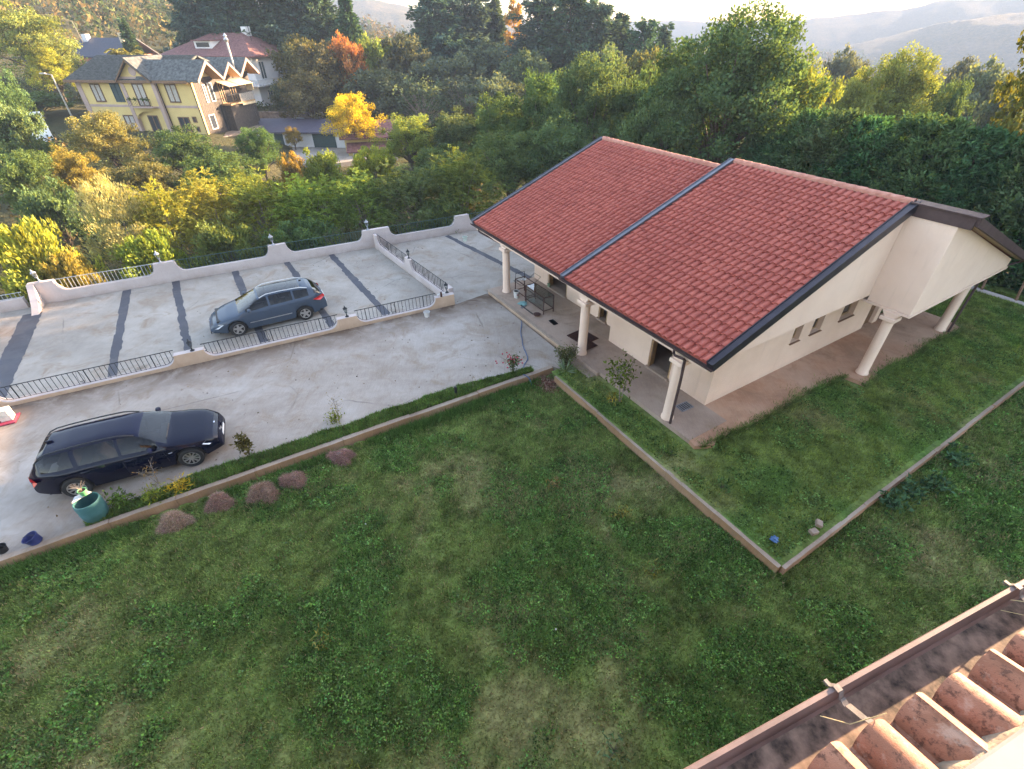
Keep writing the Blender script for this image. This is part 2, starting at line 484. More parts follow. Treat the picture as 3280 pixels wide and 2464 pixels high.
def terrain(x, y):
    x = np.asarray(x, float); y = np.asarray(y, float)
    D = np.hypot(x, y); az = np.degrees(np.arctan2(x, y))
    az = np.clip(az, -74.9, 74.9); Dc = np.clip(D, 0, 8999)
    i = np.clip(np.searchsorted(DG, Dc, 'right') - 1, 0, len(DG) - 2)
    j = np.clip(np.searchsorted(AZG, az, 'right') - 1, 0, len(AZG) - 2)
    u = (Dc - DG[i]) / (DG[i + 1] - DG[i]); w = (az - AZG[j]) / (AZG[j + 1] - AZG[j])
    u = u * u * (3 - 2 * u); w = w * w * (3 - 2 * w)
    z = (ZG[i, j] * (1 - w) + ZG[i, j + 1] * w) * (1 - u) + (ZG[i + 1, j] * (1 - w) + ZG[i + 1, j + 1] * w) * u
    bump = (vnoise(x / 14.0, y / 14.0, 3) - 0.5) * np.clip((D - 34) / 30, 0, 1) * 1.2
    bump += (vnoise(x / 110.0, y / 110.0, 5) - 0.5) * np.clip((D - 160) / 200, 0, 1) * 26
    return z + bump

def mat_ground():
    t = NT('wild_ground')
    v = t.coord('World')
    c = t.ramp(t.noise(v, 0.35, 6, 0.7), [(0.3, (0.028, 0.034, 0.014)), (0.5, (0.05, 0.058, 0.022)), (0.7, (0.10, 0.082, 0.035))])
    c = t.mix(0.5, c, t.ramp(t.noise(v, 0.045, 5, 0.7), [(0.35, (0.035, 0.046, 0.02)), (0.62, (0.12, 0.095, 0.05))]))
    t.bsdf(c, 1.0, 0, 0.1, t.noise(v, 1.2, 5, 0.75), 1.0, 0.6)
    return t.mat
MT['ground'] = mat_ground()

def build_ground():
    na = 150
    rad = np.concatenate([np.linspace(0.5, 140, 110), np.geomspace(142, 2450, 80)])
    an = np.linspace(0, 2 * math.pi, na, endpoint=False)
    X = rad[:, None] * np.sin(an)[None]; Y = rad[:, None] * np.cos(an)[None]
    Z = terrain(X, Y)
    V = np.stack([X, Y, Z], -1).reshape(-1, 3)
    i = np.arange(len(rad) - 1)[:, None]; j = np.arange(na)[None]
    a = i * na + j; b = i * na + (j + 1) % na
    F = np.stack([a, b, b + na, a + na], -1).reshape(-1, 4)
    me = np_mesh('ground', V, F[:, ::-1])
    tag(mkobj('ground', me, MT['ground'], smooth='all'), 'wild sloping ground under the trees reaching the horizon', 'ground', kind='structure')
build_ground()

def far_hill(name, az0, az1, d, depth, prof, label, seed):
    """a long hill: prof = [(azimuth deg, crest height)]"""
    na, nd = 220, 26
    az = np.linspace(az0, az1, na); cr = np.interp(az, [p[0] for p in prof], [p[1] for p in prof])
    tt = np.linspace(-1, 1, nd)
    A, T = np.meshgrid(az, tt, indexing='ij')
    D = d + T * depth
    X = D * np.sin(np.radians(A)); Y = D * np.cos(np.radians(A))
    shape = np.cos(T * math.pi / 2) ** 1.2
    base = -70.0
    Z = base + (cr[:, None] - base) * shape
    Z += (vnoise(X / 90, Y / 90, seed, 5) - 0.5) * 26 * shape * (0.35 + 0.65 * np.abs(T) ** 0.5) + (vnoise(X / 9, Y / 9, seed + 3, 2) - 0.5) * 3.2
    V = np.stack([X, Y, Z], -1).reshape(-1, 3)
    i = np.arange(na - 1)[:, None]; j = np.arange(nd - 1)[None]
    a = i * nd + j
    F = np.stack([a, a + 1, a + nd + 1, a + nd], -1).reshape(-1, 4)
    me = np_mesh(name, V, F)
    tag(mkobj(name, me, MT['hill'], smooth='all'), label, 'hill', kind='structure')

def mat_hill():
    t = NT('wooded_hillside')
    v = t.coord('World')
    c = t.ramp(t.noise(v, 0.02, 6, 0.7), [(0.3, (0.045, 0.055, 0.028)), (0.5, (0.09, 0.08, 0.04)), (0.68, (0.19, 0.135, 0.075))])
    c = t.mix(0.5, c, t.ramp(t.noise(v, 0.22, 4, 0.7), [(0.35, (0.025, 0.032, 0.014)), (0.65, (0.17, 0.13, 0.07))]))
    t.bsdf(c, 1.0, 0, 0.05, t.noise(v, 0.2, 4, 0.7), 1.0, 4.0)
    return t.mat
MT['hill'] = mat_hill()
far_hill('left_far_hill', -30, 10, 1250, 420, [(-30, 52), (-20, 50), (-13, 45), (-10.5, 40), (-8, 31), (-5, 16), (0, 2), (10, -30)], 'hazy blue hill on the horizon behind the spruce', 21)
far_hill('right_far_hill', 22, 75, 1750, 500, [(22, -45), (25, 0), (27, 12), (30, 18), (33, 24), (35, 40), (37, 48), (39, 47), (42, 50), (60, 60), (75, 60)], 'pale hazy mountain ridge at the right horizon', 33)
far_hill('right_near_hill', 26, 75, 1200, 260, [(26, -60), (30, -30), (33, -14), (36, 2), (39, 12), (42, 20), (60, 26), (75, 26)], 'hazy wooded shoulder below the right mountain ridge', 44)

far_hill('valley_rim', -14, 40, 2000, 330, [(-14, -20), (-5, 4), (5, 8), (20, 6), (30, 10), (40, 0)], 'faint hazy rim of the valley at the horizon', 55)

# ---------------------------------------------------------------- paved sheets
def sheet(name, poly, z, mat, label=None, cat=None, kind='structure', thick=0.0, parent=None):
    bm = bmesh.new()
    vs = [bm.verts.new((x, y, z)) for x, y in poly]
    f = bm.faces.new(vs)
    if f.normal.z < 0: f.normal_flip()
    if thick:
        r = bmesh.ops.extrude_face_region(bm, geom=[f])
        for v in [e for e in r['geom'] if isinstance(e, bmesh.types.BMVert)]: v.co.z -= thick
    bmesh.ops.recalc_face_normals(bm, faces=bm.faces)
    if not thick:
        for f in bm.faces:
            if f.normal.z < 0: f.normal_flip()
    me = bpy.data.meshes.new(name); bm.to_mesh(me); bm.free()
    return tag(mkobj(name, me, mat, parent), label, cat, None, kind)

NW_M, NW_U = np.array([-10.58, 16.078]), np.array([0.8981, 0.4398])      # near parapet line
FW_M, FW_U = np.array([-11.07, 26.236]), np.array([0.9008, 0.4342])      # far parapet line
def nw(s, off=0.0): p = NW_M + NW_U * s + np.array([-NW_U[1], NW_U[0]]) * off; return (float(p[0]), float(p[1]))
def fw(s, off=0.0): p = FW_M + FW_U * s + np.array([-FW_U[1], FW_U[0]]) * off; return (float(p[0]), float(p[1]))

K0, K1 = np.array([-12.56, 6.98]), np.array([1.47, 15.0])               # kerb, top edge towards the driveway
KU = (K1 - K0) / np.linalg.norm(K1 - K0); KN = np.array([KU[1], -KU[0]]) # KN points to the lawn
def kb(s, off=0.0): p = K0 + KU * s + KN * off; return (float(p[0]), float(p[1]))

drive = sheet('driveway', [kb(-24), kb(-3), kb(16.16), HW(-2.3, 3.9)[:2], HW(-1.95, 4.7)[:2], HW(-1.85, 11.4)[:2], nw(8.92), nw(-2), nw(-26)], 0.0, MT['drive'],
      'worn grey concrete driveway with brown stains', 'driveway', thick=0.5)
sheet('parking_terrace', [nw(-26, .1), nw(9.0, .1), (-1.1, 21.25), HW(14, 11.2)[:2], HW(16, 14)[:2], fw(22, -.05), fw(-26, -.05)], -0.2, MT['terrace'],
      'grey concrete parking terrace between the parapet walls', 'terrace', thick=0.6)

def strip(p0, p1, w0, w1, seed):
    """dark repair strip with a ragged edge, lies on the terrace"""
    r = random.Random(seed)
    p0 = Vector(p0); p1 = Vector(p1); d = (p1 - p0); L = d.length; d.normalize(); n = Vector((-d.y, d.x))
    N = int(L / 0.12); left = []; right = []
    jl = jr = 0.0
    for i in range(N + 1):
        t = i / N; w = (w0 + (w1 - w0) * t) / 2
        if r.random() < 0.35: jl = r.uniform(-.035, .035)
        if r.random() < 0.35: jr = r.uniform(-.035, .035)
        c = p0 + d * (L * t)
        left.append(tuple(c + n * (w + jl + r.uniform(-.008, .008)))); right.append(tuple(c - n * (w + jr + r.uniform(-.008, .008))))
    mb = MB()
    vs = [(x, y, -0.194) for x, y in left] + [(x, y, -0.194) for x, y in right]
    m = N + 1
    mb.add(vs, [(i, i + m, i + m + 1, i + 1) for i in range(N)])
    return mb
STR = [((-19.19, 22.25), (-14.72, 14.15), .36, .32, 'dark asphalt strip second from the left on the parking terrace'),
       ((-17.31, 23.22), (-12.94, 16.30), .33, .30, 'dark asphalt strip third from the left, in front of the parked blue car'),
       ((-14.78, 24.42), (-10.02, 16.75), .34, .30, 'dark asphalt strip that runs under the front of the blue car'),
       ((-12.45, 25.62), (-7.62, 18.2), .34, .32, 'dark asphalt strip that runs under the tail of the blue car'),
       ((-10.38, 26.78), (-5.52, 19.25), .32, .36, 'dark asphalt strip nearest the cross wall'),
       ((-3.96, 29.5), (3.6, 19.9), .30, .34, 'dark asphalt strip in the yard beside the bungalow')]
for k, (p0, p1, w0, w1, lb) in enumerate(STR):
    o = strip(p0, p1, w0, w1, k).build('asphalt_strip', MT['asphalt'])
    tag(o, lb, 'asphalt strip', 'asphalt repair strips', 'structure')
o = strip((-22.05, 19.9), (-17.9, 12.5), 0.75, 0.8, 99).build('asphalt_strip', MT['asphalt'])
tag(o, 'wide dark asphalt strip at the left end of the parking terrace', 'asphalt strip', 'asphalt repair strips', 'structure')

# ---------------------------------------------------------------- lawns
def dryness(x, y):
    d = vnoise(x * .42 + 3, y * .42 + 9, 2, 4) * .75 + vnoise(x * 1.6, y * 1.6, 8, 3) * .35
    return np.clip((d - .57) * 3.2, 0, 1)
def lush(x, y):
    l = vnoise(x * .55 + 40, y * .55 + 2, 12, 3) * .8 + vnoise(x * 2.2, y * 2.2, 18, 3) * .3
    return np.clip((l - .53) * 5, 0, 1)
def lawn_col(x, y):
    d = dryness(x, y)[..., None]; l = lush(x, y)[..., None]
    base = np.array([0.132, 0.182, 0.052]); dry = np.array([0.27, 0.20, 0.115]); lu = np.array([0.086, 0.162, 0.042])
    c = base * (1 - l) + lu * l
    c = c * (1 - d * .6) + dry * d * .6
    g = vnoise(x * 5.5, y * 5.5, 61, 3)[..., None] * .6 + vnoise(x * 1.9, y * 1.9, 67, 3)[..., None] * .4
    return c * np.clip(.10 + 1.9 * g, .2, 1.8)

def in_border(x, y):
    b, a = to_house(x, y)
    return (b > -3.05) & (a > -4.95)
def below_kerb(x, y, m=0.0):
    return (x - K0[0]) * KN[0] + (y - K0[1]) * KN[1] > m

def lawn_sheet(name, X, Y, Z, mask, label):
    n0, n1 = X.shape
    V = np.stack([X, Y, Z], -1).reshape(-1, 3)
    i = np.arange(n0 - 1)[:, None]; j = np.arange(n1 - 1)[None]
    a = i * n1 + j
    F = np.stack([a, a + n1, a + n1 + 1, a + 1], -1)
    mk = mask[:-1, :-1] & mask[1:, :-1] & mask[1:, 1:] & mask[:-1, 1:]
    F = F[mk].reshape(-1, 4)
    col = lawn_col(X, Y).reshape(-1, 3) * 0.85
    me = np_mesh(name, V, F, {'col': col})
    return tag(mkobj(name, me, MT['lawn'], smooth='all'), label, 'lawn', kind='structure')
xs = np.arange(-30, 40, .2); ys = np.arange(-8, 24, .2)
X, Y = np.meshgrid(xs, ys, indexing='ij')
LZ = -0.22
lawn_sheet('lower_lawn', X, Y, LZ + (vnoise(X * .5, Y * .5, 4) - .5) * .10, below_kerb(X, Y, .05) & ~(in_border(X, Y) & (to_house(X, Y)[0] > -2.7) & (to_house(X, Y)[1] > -4.6)),
           'patchy green lawn with dry spots in the foreground')
bs = np.arange(-3.06, 19.4, .2); as_ = np.arange(-4.97, 4.6, .2)
Bm, Am = np.meshgrid(bs, as_, indexing='ij')
UX = HO.x + EB.x * Bm + EA.x * Am; UY = HO.y + EB.y * Bm + EA.y * Am
lawn_sheet('upper_lawn', UX, UY, 0.055 + (vnoise(UX * .7, UY * .7, 6) - .5) * .05, np.ones_like(UX, bool), 'raised green lawn around the corner of the bungalow')

CAMM = np.array(cam.matrix_world.inverted())
def in_view(x, y, z, margin=0.06):
    p = np.stack([x, y, z, np.ones_like(x)], 0)
    q = CAMM @ p
    u = q[0] / -q[2] * (1548.75 / 3280.); v = q[1] / -q[2] * (1548.75 / 3280.)
    return (q[2] < -0.3) & (np.abs(u) < .5 + margin) & (np.abs(v) < .376 + margin)

def blades(name, x, y, z, col, h, w, label, lean=0.55, kind='stuff', cat='grass', parent=None):
    n = len(x)
    ang = rng.uniform(0, 2 * math.pi, n); la = rng.uniform(0, 2 * math.pi, n); le = rng.uniform(.1, lean, n) * h
    dx, dy = np.cos(ang) * w / 2, np.sin(ang) * w / 2
    V = np.empty((n, 3, 3))
    V[:, 0] = np.stack([x - dx, y - dy, z], -1); V[:, 1] = np.stack([x + dx, y + dy, z], -1)
    V[:, 2] = np.stack([x + np.cos(la) * le, y + np.sin(la) * le, z + h], -1)
    C = np.repeat(col[:, None], 3, 1).copy(); C[:, :2] *= .8; C[:, 2] *= 1.15
    F = np.arange(n * 3).reshape(-1, 3)
    me = np_mesh(name, V.reshape(-1, 3), F, {'col': C.reshape(-1, 3)})
    return tag(mkobj(name, me, MT['blade'], parent), label, cat, None, kind)

def scatter(n, x0, x1, y0, y1):
    return rng.uniform(x0, x1, n), rng.uniform(y0, y1, n)
def thin(x, y, keep): 
    k = rng.random(len(x)) < keep
    return x[k], y[k]

# foreground lawn blades: denser close to the camera, sparse on the dry spots
x, y = scatter(1900000, -15, 32, 1.2, 20)
k = below_kerb(x, y, .27) & ~(in_border(x, y)) & in_view(x, y, np.full_like(x, LZ))
x, y = x[k], y[k]
D = np.hypot(x, y)
x, y = thin(x, y, np.clip(1.25 - D / 24, .28, 1) * (1 - .72 * dryness(x, y)))
L = lush(x, y); dr = dryness(x, y)
c = lawn_col(x, y) * rng.uniform(.55, 1.75, (len(x), 1)) * (1 + .25 * rng.standard_normal((len(x), 3)) * np.array([.35, .15, .2]))
straw = rng.random(len(x)) < (.05 + .35 * dr); c[straw] = np.array([.36, .27, .14]) * rng.uniform(.5, 1.2, (straw.sum(), 1))
tf = vnoise(x * 3.1, y * 3.1, 51, 3)
h = (.024 + .03 * rng.random(len(x)) + .03 * L + .07 * np.clip(tf - .52, 0, 1) * 3 * rng.random(len(x))) * (1 + np.hypot(x, y) / 26)
blades('lawn_grass', x, y, LZ + (vnoise(x * .5, y * .5, 4) - .5) * .10 - .005, np.clip(c, .004, 1), h, rng.uniform(.012, .024, len(x)) * (1 + np.hypot(x, y) / 14), 'short patchy grass of the foreground lawn', .9)

# clover and broad-leaved ground cover in the lush spots
x, y = scatter(1000000, -14, 30, 1.2, 18)
k = below_kerb(x, y, .3) & ~(in_border(x, y)) & in_view(x, y, np.full_like(x, LZ)); x, y = x[k], y[k]
cl = np.clip((vnoise(x * 1.1 + 7, y * 1.1 + 21, 31, 3) * .6 + lush(x, y) * .5 - .40) * 5, 0, 1)
x, y = thin(x, y, cl * np.clip(1.2 - np.hypot(x, y) / 22, .25, 1))
n = len(x)
tuft = vnoise(x * 5, y * 5, 77, 2)
P = np.stack([x, y, LZ + (vnoise(x * .5, y * .5, 4) - .5) * .10 + .012 + .11 * tuft * rng.random(n)], -1)
dv = rng.normal(size=(n, 3)); dv[:, 2] = np.abs(dv[:, 2]) * .5; dv /= np.linalg.norm(dv, axis=1)[:, None]
sv = np.cross(dv, rng.normal(size=(n, 3)) * .5 + np.array([0, 0, 1.])); sv /= np.linalg.norm(sv, axis=1)[:, None] + 1e-9
sz = (rng.uniform(.020, .046, n) * (1 + np.hypot(x, y) / 16))[:, None]
Vq = np.stack([P, P + dv * sz * .55 + sv * sz * .36, P + dv * sz, P + dv * sz * .55 - sv * sz * .36], 1).reshape(-1, 3)
cc = np.array([.082, .158, .042]) * rng.uniform(.35, 1.9, (n, 1)) * (.4 + 1.2 * tuft[:, None]) * (1 + .15 * rng.standard_normal((n, 3)))
me = np_mesh('lawn_clover', Vq, np.arange(n * 4).reshape(-1, 4), {'col': np.repeat(np.clip(cc, .004, 1), 4, 0)})
tag(mkobj('lawn_clover', me, MT['blade']), 'darker clover patches in the foreground lawn', 'clover', None, 'stuff')

# upper lawn
bb = rng.uniform(-2.95, 18.5, 260000); aa = rng.uniform(-4.8, 4.3, 260000)
k = ~((bb > -1.9) & (aa > -1.25) & ~((bb > 13.3))) & ~((bb > 5.4) & (bb < 13.2) & (aa > -2.05))
k &= ~((bb > -1.9) & (aa > -1.25 - .55 * vnoise(bb * 1.1, bb * 0 + 3, 5) + .1) & (bb < 6) & (aa < -1.0))
bb, aa = bb[k], aa[k]
x = HO.x + EB.x * bb + EA.x * aa; y = HO.y + EB.y * bb + EA.y * aa
x, y = thin(x, y, .95 - .5 * dryness(x, y))
k = in_view(x, y, np.full_like(x, .1)); x, y = x[k], y[k]
c = lawn_col(x, y) * np.array([1.15, 1.1, .9]) * rng.uniform(.6, 1.6, (len(x), 1))
h = .03 + .05 * rng.random(len(x)) + .16 * np.clip(vnoise(x * 2.7, y * 2.7, 71, 3) - .55, 0, 1) * rng.random(len(x)) * 2
blades('lawn_grass', x, y, .05 + (vnoise(x * .7, y * .7, 6) - .5) * .05, c, h, rng.uniform(.02, .035, len(x)), 'taller grass on the raised lawn beside the bungalow', .9)

# clover on the raised lawn and grass creeping over the ragged edge of the path
def clover(name, x, y, z, label, s0, s1):
    n = len(x); tuft = vnoise(x * 5, y * 5, 77, 2)
    P = np.stack([x, y, z + .01 + .10 * tuft * rng.random(n)], -1)
    dv = rng.normal(size=(n, 3)); dv[:, 2] = np.abs(dv[:, 2]) * .5; dv /= np.linalg.norm(dv, axis=1)[:, None]
    sv = np.cross(dv, rng.normal(size=(n, 3)) * .5 + np.array([0, 0, 1.])); sv /= np.linalg.norm(sv, axis=1)[:, None] + 1e-9
    sz = rng.uniform(s0, s1, n)[:, None]
    Vq = np.stack([P, P + dv * sz * .55 + sv * sz * .36, P + dv * sz, P + dv * sz * .55 - sv * sz * .36], 1).reshape(-1, 3)
    cc = np.array([.082, .150, .042]) * rng.uniform(.35, 1.9, (n, 1)) * (.4 + 1.2 * tuft[:, None])
    me = np_mesh(name, Vq, np.arange(n * 4).reshape(-1, 4), {'col': np.repeat(np.clip(cc, .004, 1), 4, 0)})
    tag(mkobj(name, me, MT['blade']), label, 'clover', None, 'stuff')
bb = rng.uniform(-2.95, 17, 90000); aa = rng.uniform(-4.85, 4.2, 90000)
k = ~((bb > -1.95) & (aa > -1.35)) & ~((bb > 5.3) & (aa > -2.15)); bb, aa = bb[k], aa[k]
x = HO.x + EB.x * bb + EA.x * aa; y = HO.y + EB.y * bb + EA.y * aa
x, y = thin(x, y, np.clip((vnoise(x * 1.2, y * 1.2, 91, 3) - .42) * 5, 0, 1)); k = in_view(x, y, np.full_like(x, .1)); x, y = x[k], y[k]
clover('lawn_clover', x, y, np.full_like(x, .05), 'broad-leaved patches in the raised lawn', .04, .085)
bb = rng.uniform(-1.6, 13, 9000); ed = np.where(bb < 5.6, -1.28 - .05 * np.sin(bb * 1.3) - .02 * bb, -2.05 + .07 * np.sin(bb * 1.9))
aa = ed - .12 + rng.exponential(.075, len(bb)) * (vnoise(bb * 2.2, bb * 0, 19) * 2)
x = HO.x + EB.x * bb + EA.x * aa; y = HO.y + EB.y * bb + EA.y * aa
c = lawn_col(x, y) * rng.uniform(.5, 1.4, (len(x), 1))
blades('path_edge_grass', x, y, np.full_like(x, .12), c, .09 + .10 * rng.random(len(x)), rng.uniform(.02, .04, len(x)), 'grass creeping over the ragged edge of the side path', 1.2)

# strip of grass between the driveway and the kerb
n = 60000
s = rng.uniform(1.75, 15.4, n); off = rng.uniform(-1, 0, n)
edge = np.interp(s, [1.75, 3, 5.5, 8.5, 11, 13, 15.4], [.30, .48, .62, .60, .58, .50, .25]) + (vnoise(s * 1.4, s * 0, 3) - .5) * .28
off = off * edge
x = K0[0] + KU[0] * s + KN[0] * off; y = K0[1] + KU[1] * s + KN[1] * off
c = np.array([.092, .150, .038]) * (.35 + 1.3 * vnoise(x * 4, y * 4, 23, 3)[:, None]) * rng.uniform(.5, 1.7, (n, 1)) * (1 + .2 * rng.standard_normal((n, 3)))
blades('verge_grass', x, y, np.full(n, .004), np.clip(c, .004, 1), .05 + .10 * rng.random(n) ** 1.5, rng.uniform(.02, .036, n), 'lush grass verge between the driveway and the kerb', .8)
# long tufts along the kerb foot on the lawn side
n = 26000
s = rng.uniform(-.5, 15.5, n); off = .27 + np.abs(rng.normal(0, .22, n))
x = K0[0] + KU[0] * s + KN[0] * off; y = K0[1] + KU[1] * s + KN[1] * off
kk = rng.random(n) < np.clip((vnoise(s * .8, s * 0 + 7, 9) - .3) * 2.6, 0, 1)
x, y = x[kk], y[kk]; n = len(x)
c = np.array([.070, .14, .034]) * rng.uniform(.5, 1.7, (n, 1))
blades('kerb_tufts', x, y, np.full(n, LZ), c, .08 + .16 * rng.random(n) ** 1.6, rng.uniform(.02, .035, n), 'long grass tufts along the foot of the kerb', .7)

# ---------------------------------------------------------------- kerb and garden edging walls
def wall_run(name, p0, p1, t, z0, z1, mat_top, mat_side, label, cat, seed, waver=.006, step=.6):
    r = random.Random(seed)
    p0 = Vector(p0); p1 = Vector(p1); d = p1 - p0; L = d.length; d.normalize(); n = Vector((d.y, -d.x))
    N = max(2, int(L / step)); root = empty(name, (p0.x, p0.y, z0), 0, label, cat)
    # cast in lengths: each length is a part
    cuts = [0]
    while cuts[-1] < L - 1.3: cuts.append(min(L, cuts[-1] + r.uniform(1.5, 2.6)))
    cuts[-1] = L
    for c0, c1 in zip(cuts, cuts[1:]):
        m = max(2, int((c1 - c0) / .3)); vs = []; fs = []
        zt = z1 + r.uniform(-.018, .018); o_ = r.uniform(-.012, .012)
        for i in range(m + 1):
            q = p0 + d * (c0 + .006 + (c1 - c0 - .012) * i / m)
            for (off, z) in ((0, z0), (0, zt), (t, zt), (t, z0)):
                w = q + n * (off + o_ + r.uniform(-waver, waver)); vs.append((w.x - p0.x, w.y - p0.y, (z if z == z0 else z + r.uniform(-waver, waver)) - z0))
        for i in range(m):
            for k in range(4): fs.append((i * 4 + k, (i + 1) * 4 + k, (i + 1) * 4 + (k + 1) % 4, i * 4 + (k + 1) % 4))
        fs += [(0, 1, 2, 3), (m * 4 + 3, m * 4 + 2, m * 4 + 1, m * 4)]
        mb = MB().add(vs, fs); me = mb.mesh('kerb_length'); me.materials.append(mat_top); me.materials.append(mat_side)
        bm = bmesh.new(); bm.from_mesh(me); bmesh.ops.recalc_face_normals(bm, faces=bm.faces)
        for f in bm.faces: f.material_index = 0 if f.normal.z > .5 else 1
        bm.to_mesh(me); bm.free()
        mkobj('kerb_length', me, None, root)
    return root
wall_run('lawn_kerb', kb(-12), kb(16.15), .17, -.6, .035, MT['kerb'], MT['kerb_side'], 'long concrete kerb between the driveway and the lawn', 'kerb', 5)
A0, A1, B1 = HW(-3.05, 4.1)[:2], HW(-3.05, -4.95)[:2], HW(19, -4.95)[:2]
wall_run('garden_edging', A0, HW(-3.05, -1.35)[:2], .09, -.6, .075, MT['kerb'], MT['kerb_side'], 'low cast edging from the bark pile along the raised lawn', 'edging', 6)
wall_run('garden_edging', HW(-3.03, -1.35)[:2], A1, .11, -.6, .085, MT['kerb'], MT['kerb_side'], 'thicker cast edging leading to the corner of the raised lawn', 'edging', 8)
MT['brick_edge'] = mat_concrete('brick_edging', (0.22, 0.10, 0.06), (0.36, 0.18, 0.11), (0.46, 0.28, 0.19), (1, 1, 1), .2, crack=False)
wall_run('garden_edging', A1, B1, .09, -.6, .075, MT['kerb'], MT['brick_edge'], 'reddish edging along the right side of the raised lawn', 'edging', 7)

# ---------------------------------------------------------------- far woodland and undergrowth (nobody could count these)
def crown_cloud(name, cx, cy, cz, rad, nl, leaf, cols, label, squash=1.15):
    n = len(cx)
    idx = np.repeat(np.arange(n), nl)
    m = len(idx)
    u = rng.normal(size=(m, 3)); u /= np.linalg.norm(u, axis=1)[:, None]
    rr = rng.uniform(.55, 1.05, m) ** .6
    lump = 1 + .28 * np.sin(u[:, 0] * 5 + idx) * np.cos(u[:, 1] * 4 + idx * 1.7) 
    P = np.stack([cx[idx], cy[idx], cz[idx]], -1) + u * (rad[idx] * rr * lump)[:, None] * np.array([1, 1, squash])
    t1 = rng.normal(size=(m, 3)); t1 -= u * (t1 * u).sum(1)[:, None] * .75; t1 /= np.linalg.norm(t1, axis=1)[:, None]
    t2 = np.cross(u + rng.normal(size=(m, 3)) * .4, t1); t2 /= np.linalg.norm(t2, axis=1)[:, None]
    s = (leaf if np.isscalar(leaf) else leaf[idx]) * rng.uniform(.6, 1.3, m)
    V = np.stack([P - t1 * s[:, None] * .6, P + t1 * s[:, None] * .6, P + t2 * s[:, None] * .9], 1).reshape(-1, 3)
    c = cols[idx] * rng.uniform(.55, 1.5, (m, 1))
    me = np_mesh(name, V, np.arange(m * 3).reshape(-1, 3), {'col': np.repeat(c, 3, 0)})
    return tag(mkobj(name, me, MT['far_leaf']), label, 'woodland', None, 'stuff')
PAL = np.array([[.060, .085, .032], [.075, .095, .036], [.10, .10, .04], [.14, .11, .045], [.05, .075, .036], [.17, .12, .05]])
def pal(n, p=None): return PAL[rng.choice(len(PAL), n, p=p)] * rng.uniform(.7, 1.25, (n, 1))
def ring(n, d0, d1, a0, a1):
    D = np.sqrt(rng.uniform(d0 * d0, d1 * d1, n)); A = np.radians(rng.uniform(a0, a1, n))
    return D * np.sin(A), D * np.cos(A)
x, y = ring(2300, 128, 420, -52, 58)
az = np.degrees(np.arctan2(x, y)); k = ~((az < -18) & (np.hypot(x, y) < 150)); x, y = x[k], y[k]
r_ = rng.uniform(2.6, 5.2, len(x))
crown_cloud('far_woodland', x, y, terrain(x, y) + r_ * .9 + 1.5, r_, 84, .85, pal(len(x)), 'hazy woodland covering the valley behind the big oak')
x, y = ring(3800, 400, 980, -50, 58)
r_ = rng.uniform(4, 8, len(x))
crown_cloud('distant_woodland', x, y, terrain(x, y) + r_ * .6, r_, 34, 2.6, pal(len(x)), 'distant hazy woodland below the mountains')
x, y = ring(2600, 33, 125, -55, 48)
b_, a_ = to_house(x, y)
k = ~((b_ > -4) & (b_ < 21) & (a_ < 16)) & ((x - FW_M[0]) * -FW_U[1] + (y - FW_M[1]) * FW_U[0] > 1.2)
k &= ~((np.abs(x + 24) < 12) & (np.abs(y - 63) < 10) & (x > -36))
k &= ~((x < -34) & (x > -60) & (y > 62) & (y < 84))
x, y = x[k], y[k]
r_ = rng.uniform(.5, 1.3, len(x))
crown_cloud('undergrowth', x, y, terrain(x, y) + r_ * .4, r_, 46, .28, pal(len(x), [.3, .3, .15, .1, .1, .05]), 'low tangled undergrowth below the trees', .8)
# ================================================================== the bungalow
bung = empty('bungalow', (HO.x, HO.y, 0), TH, 'single-storey cream bungalow with red tiled roofs and white porch columns', 'house')
FL = 0.2
S1 = (5.92 - 3.00) / (6.29 + 1.74)                     # slope of the right roof
S2 = (5.58 - 2.74) / (6.29 + 1.30)
def rz1(b): return 3.00 + (b + 1.74) * S1
def rz2(b): return 2.74 + (b + 1.30) * S2

roof_r = MB().prism([(-1.74, 2.99), (6.29, 5.91), (6.29, 5.75), (-1.74, 2.86)], 'y', -0.89, 5.69)
roof_r = roof_r.build('roof', MT['tile'], bung); roof_r['label'] = 'higher red tiled roof slope nearest the lawn'
roof_l = MB().prism([(-1.30, 2.73), (6.29, 5.57), (6.29, 5.42), (-1.30, 2.60)], 'y', 5.45, 13.52).build('roof', MT['tile'], bung)
roof_l['label'] = 'lower red tiled roof slope towards the parking terrace'
rear = MB().prism([(6.29, 5.90), (14.0, 3.10), (14.0, 2.95), (6.29, 5.74)], 'y', -2.48, 5.69)
rear.prism([(6.30, 5.56), (13.6, 2.90), (13.6, 2.76), (6.30, 5.41)], 'y', 5.70, 13.52)
rear = rear.build('rear_roof', MT['tile'], bung)

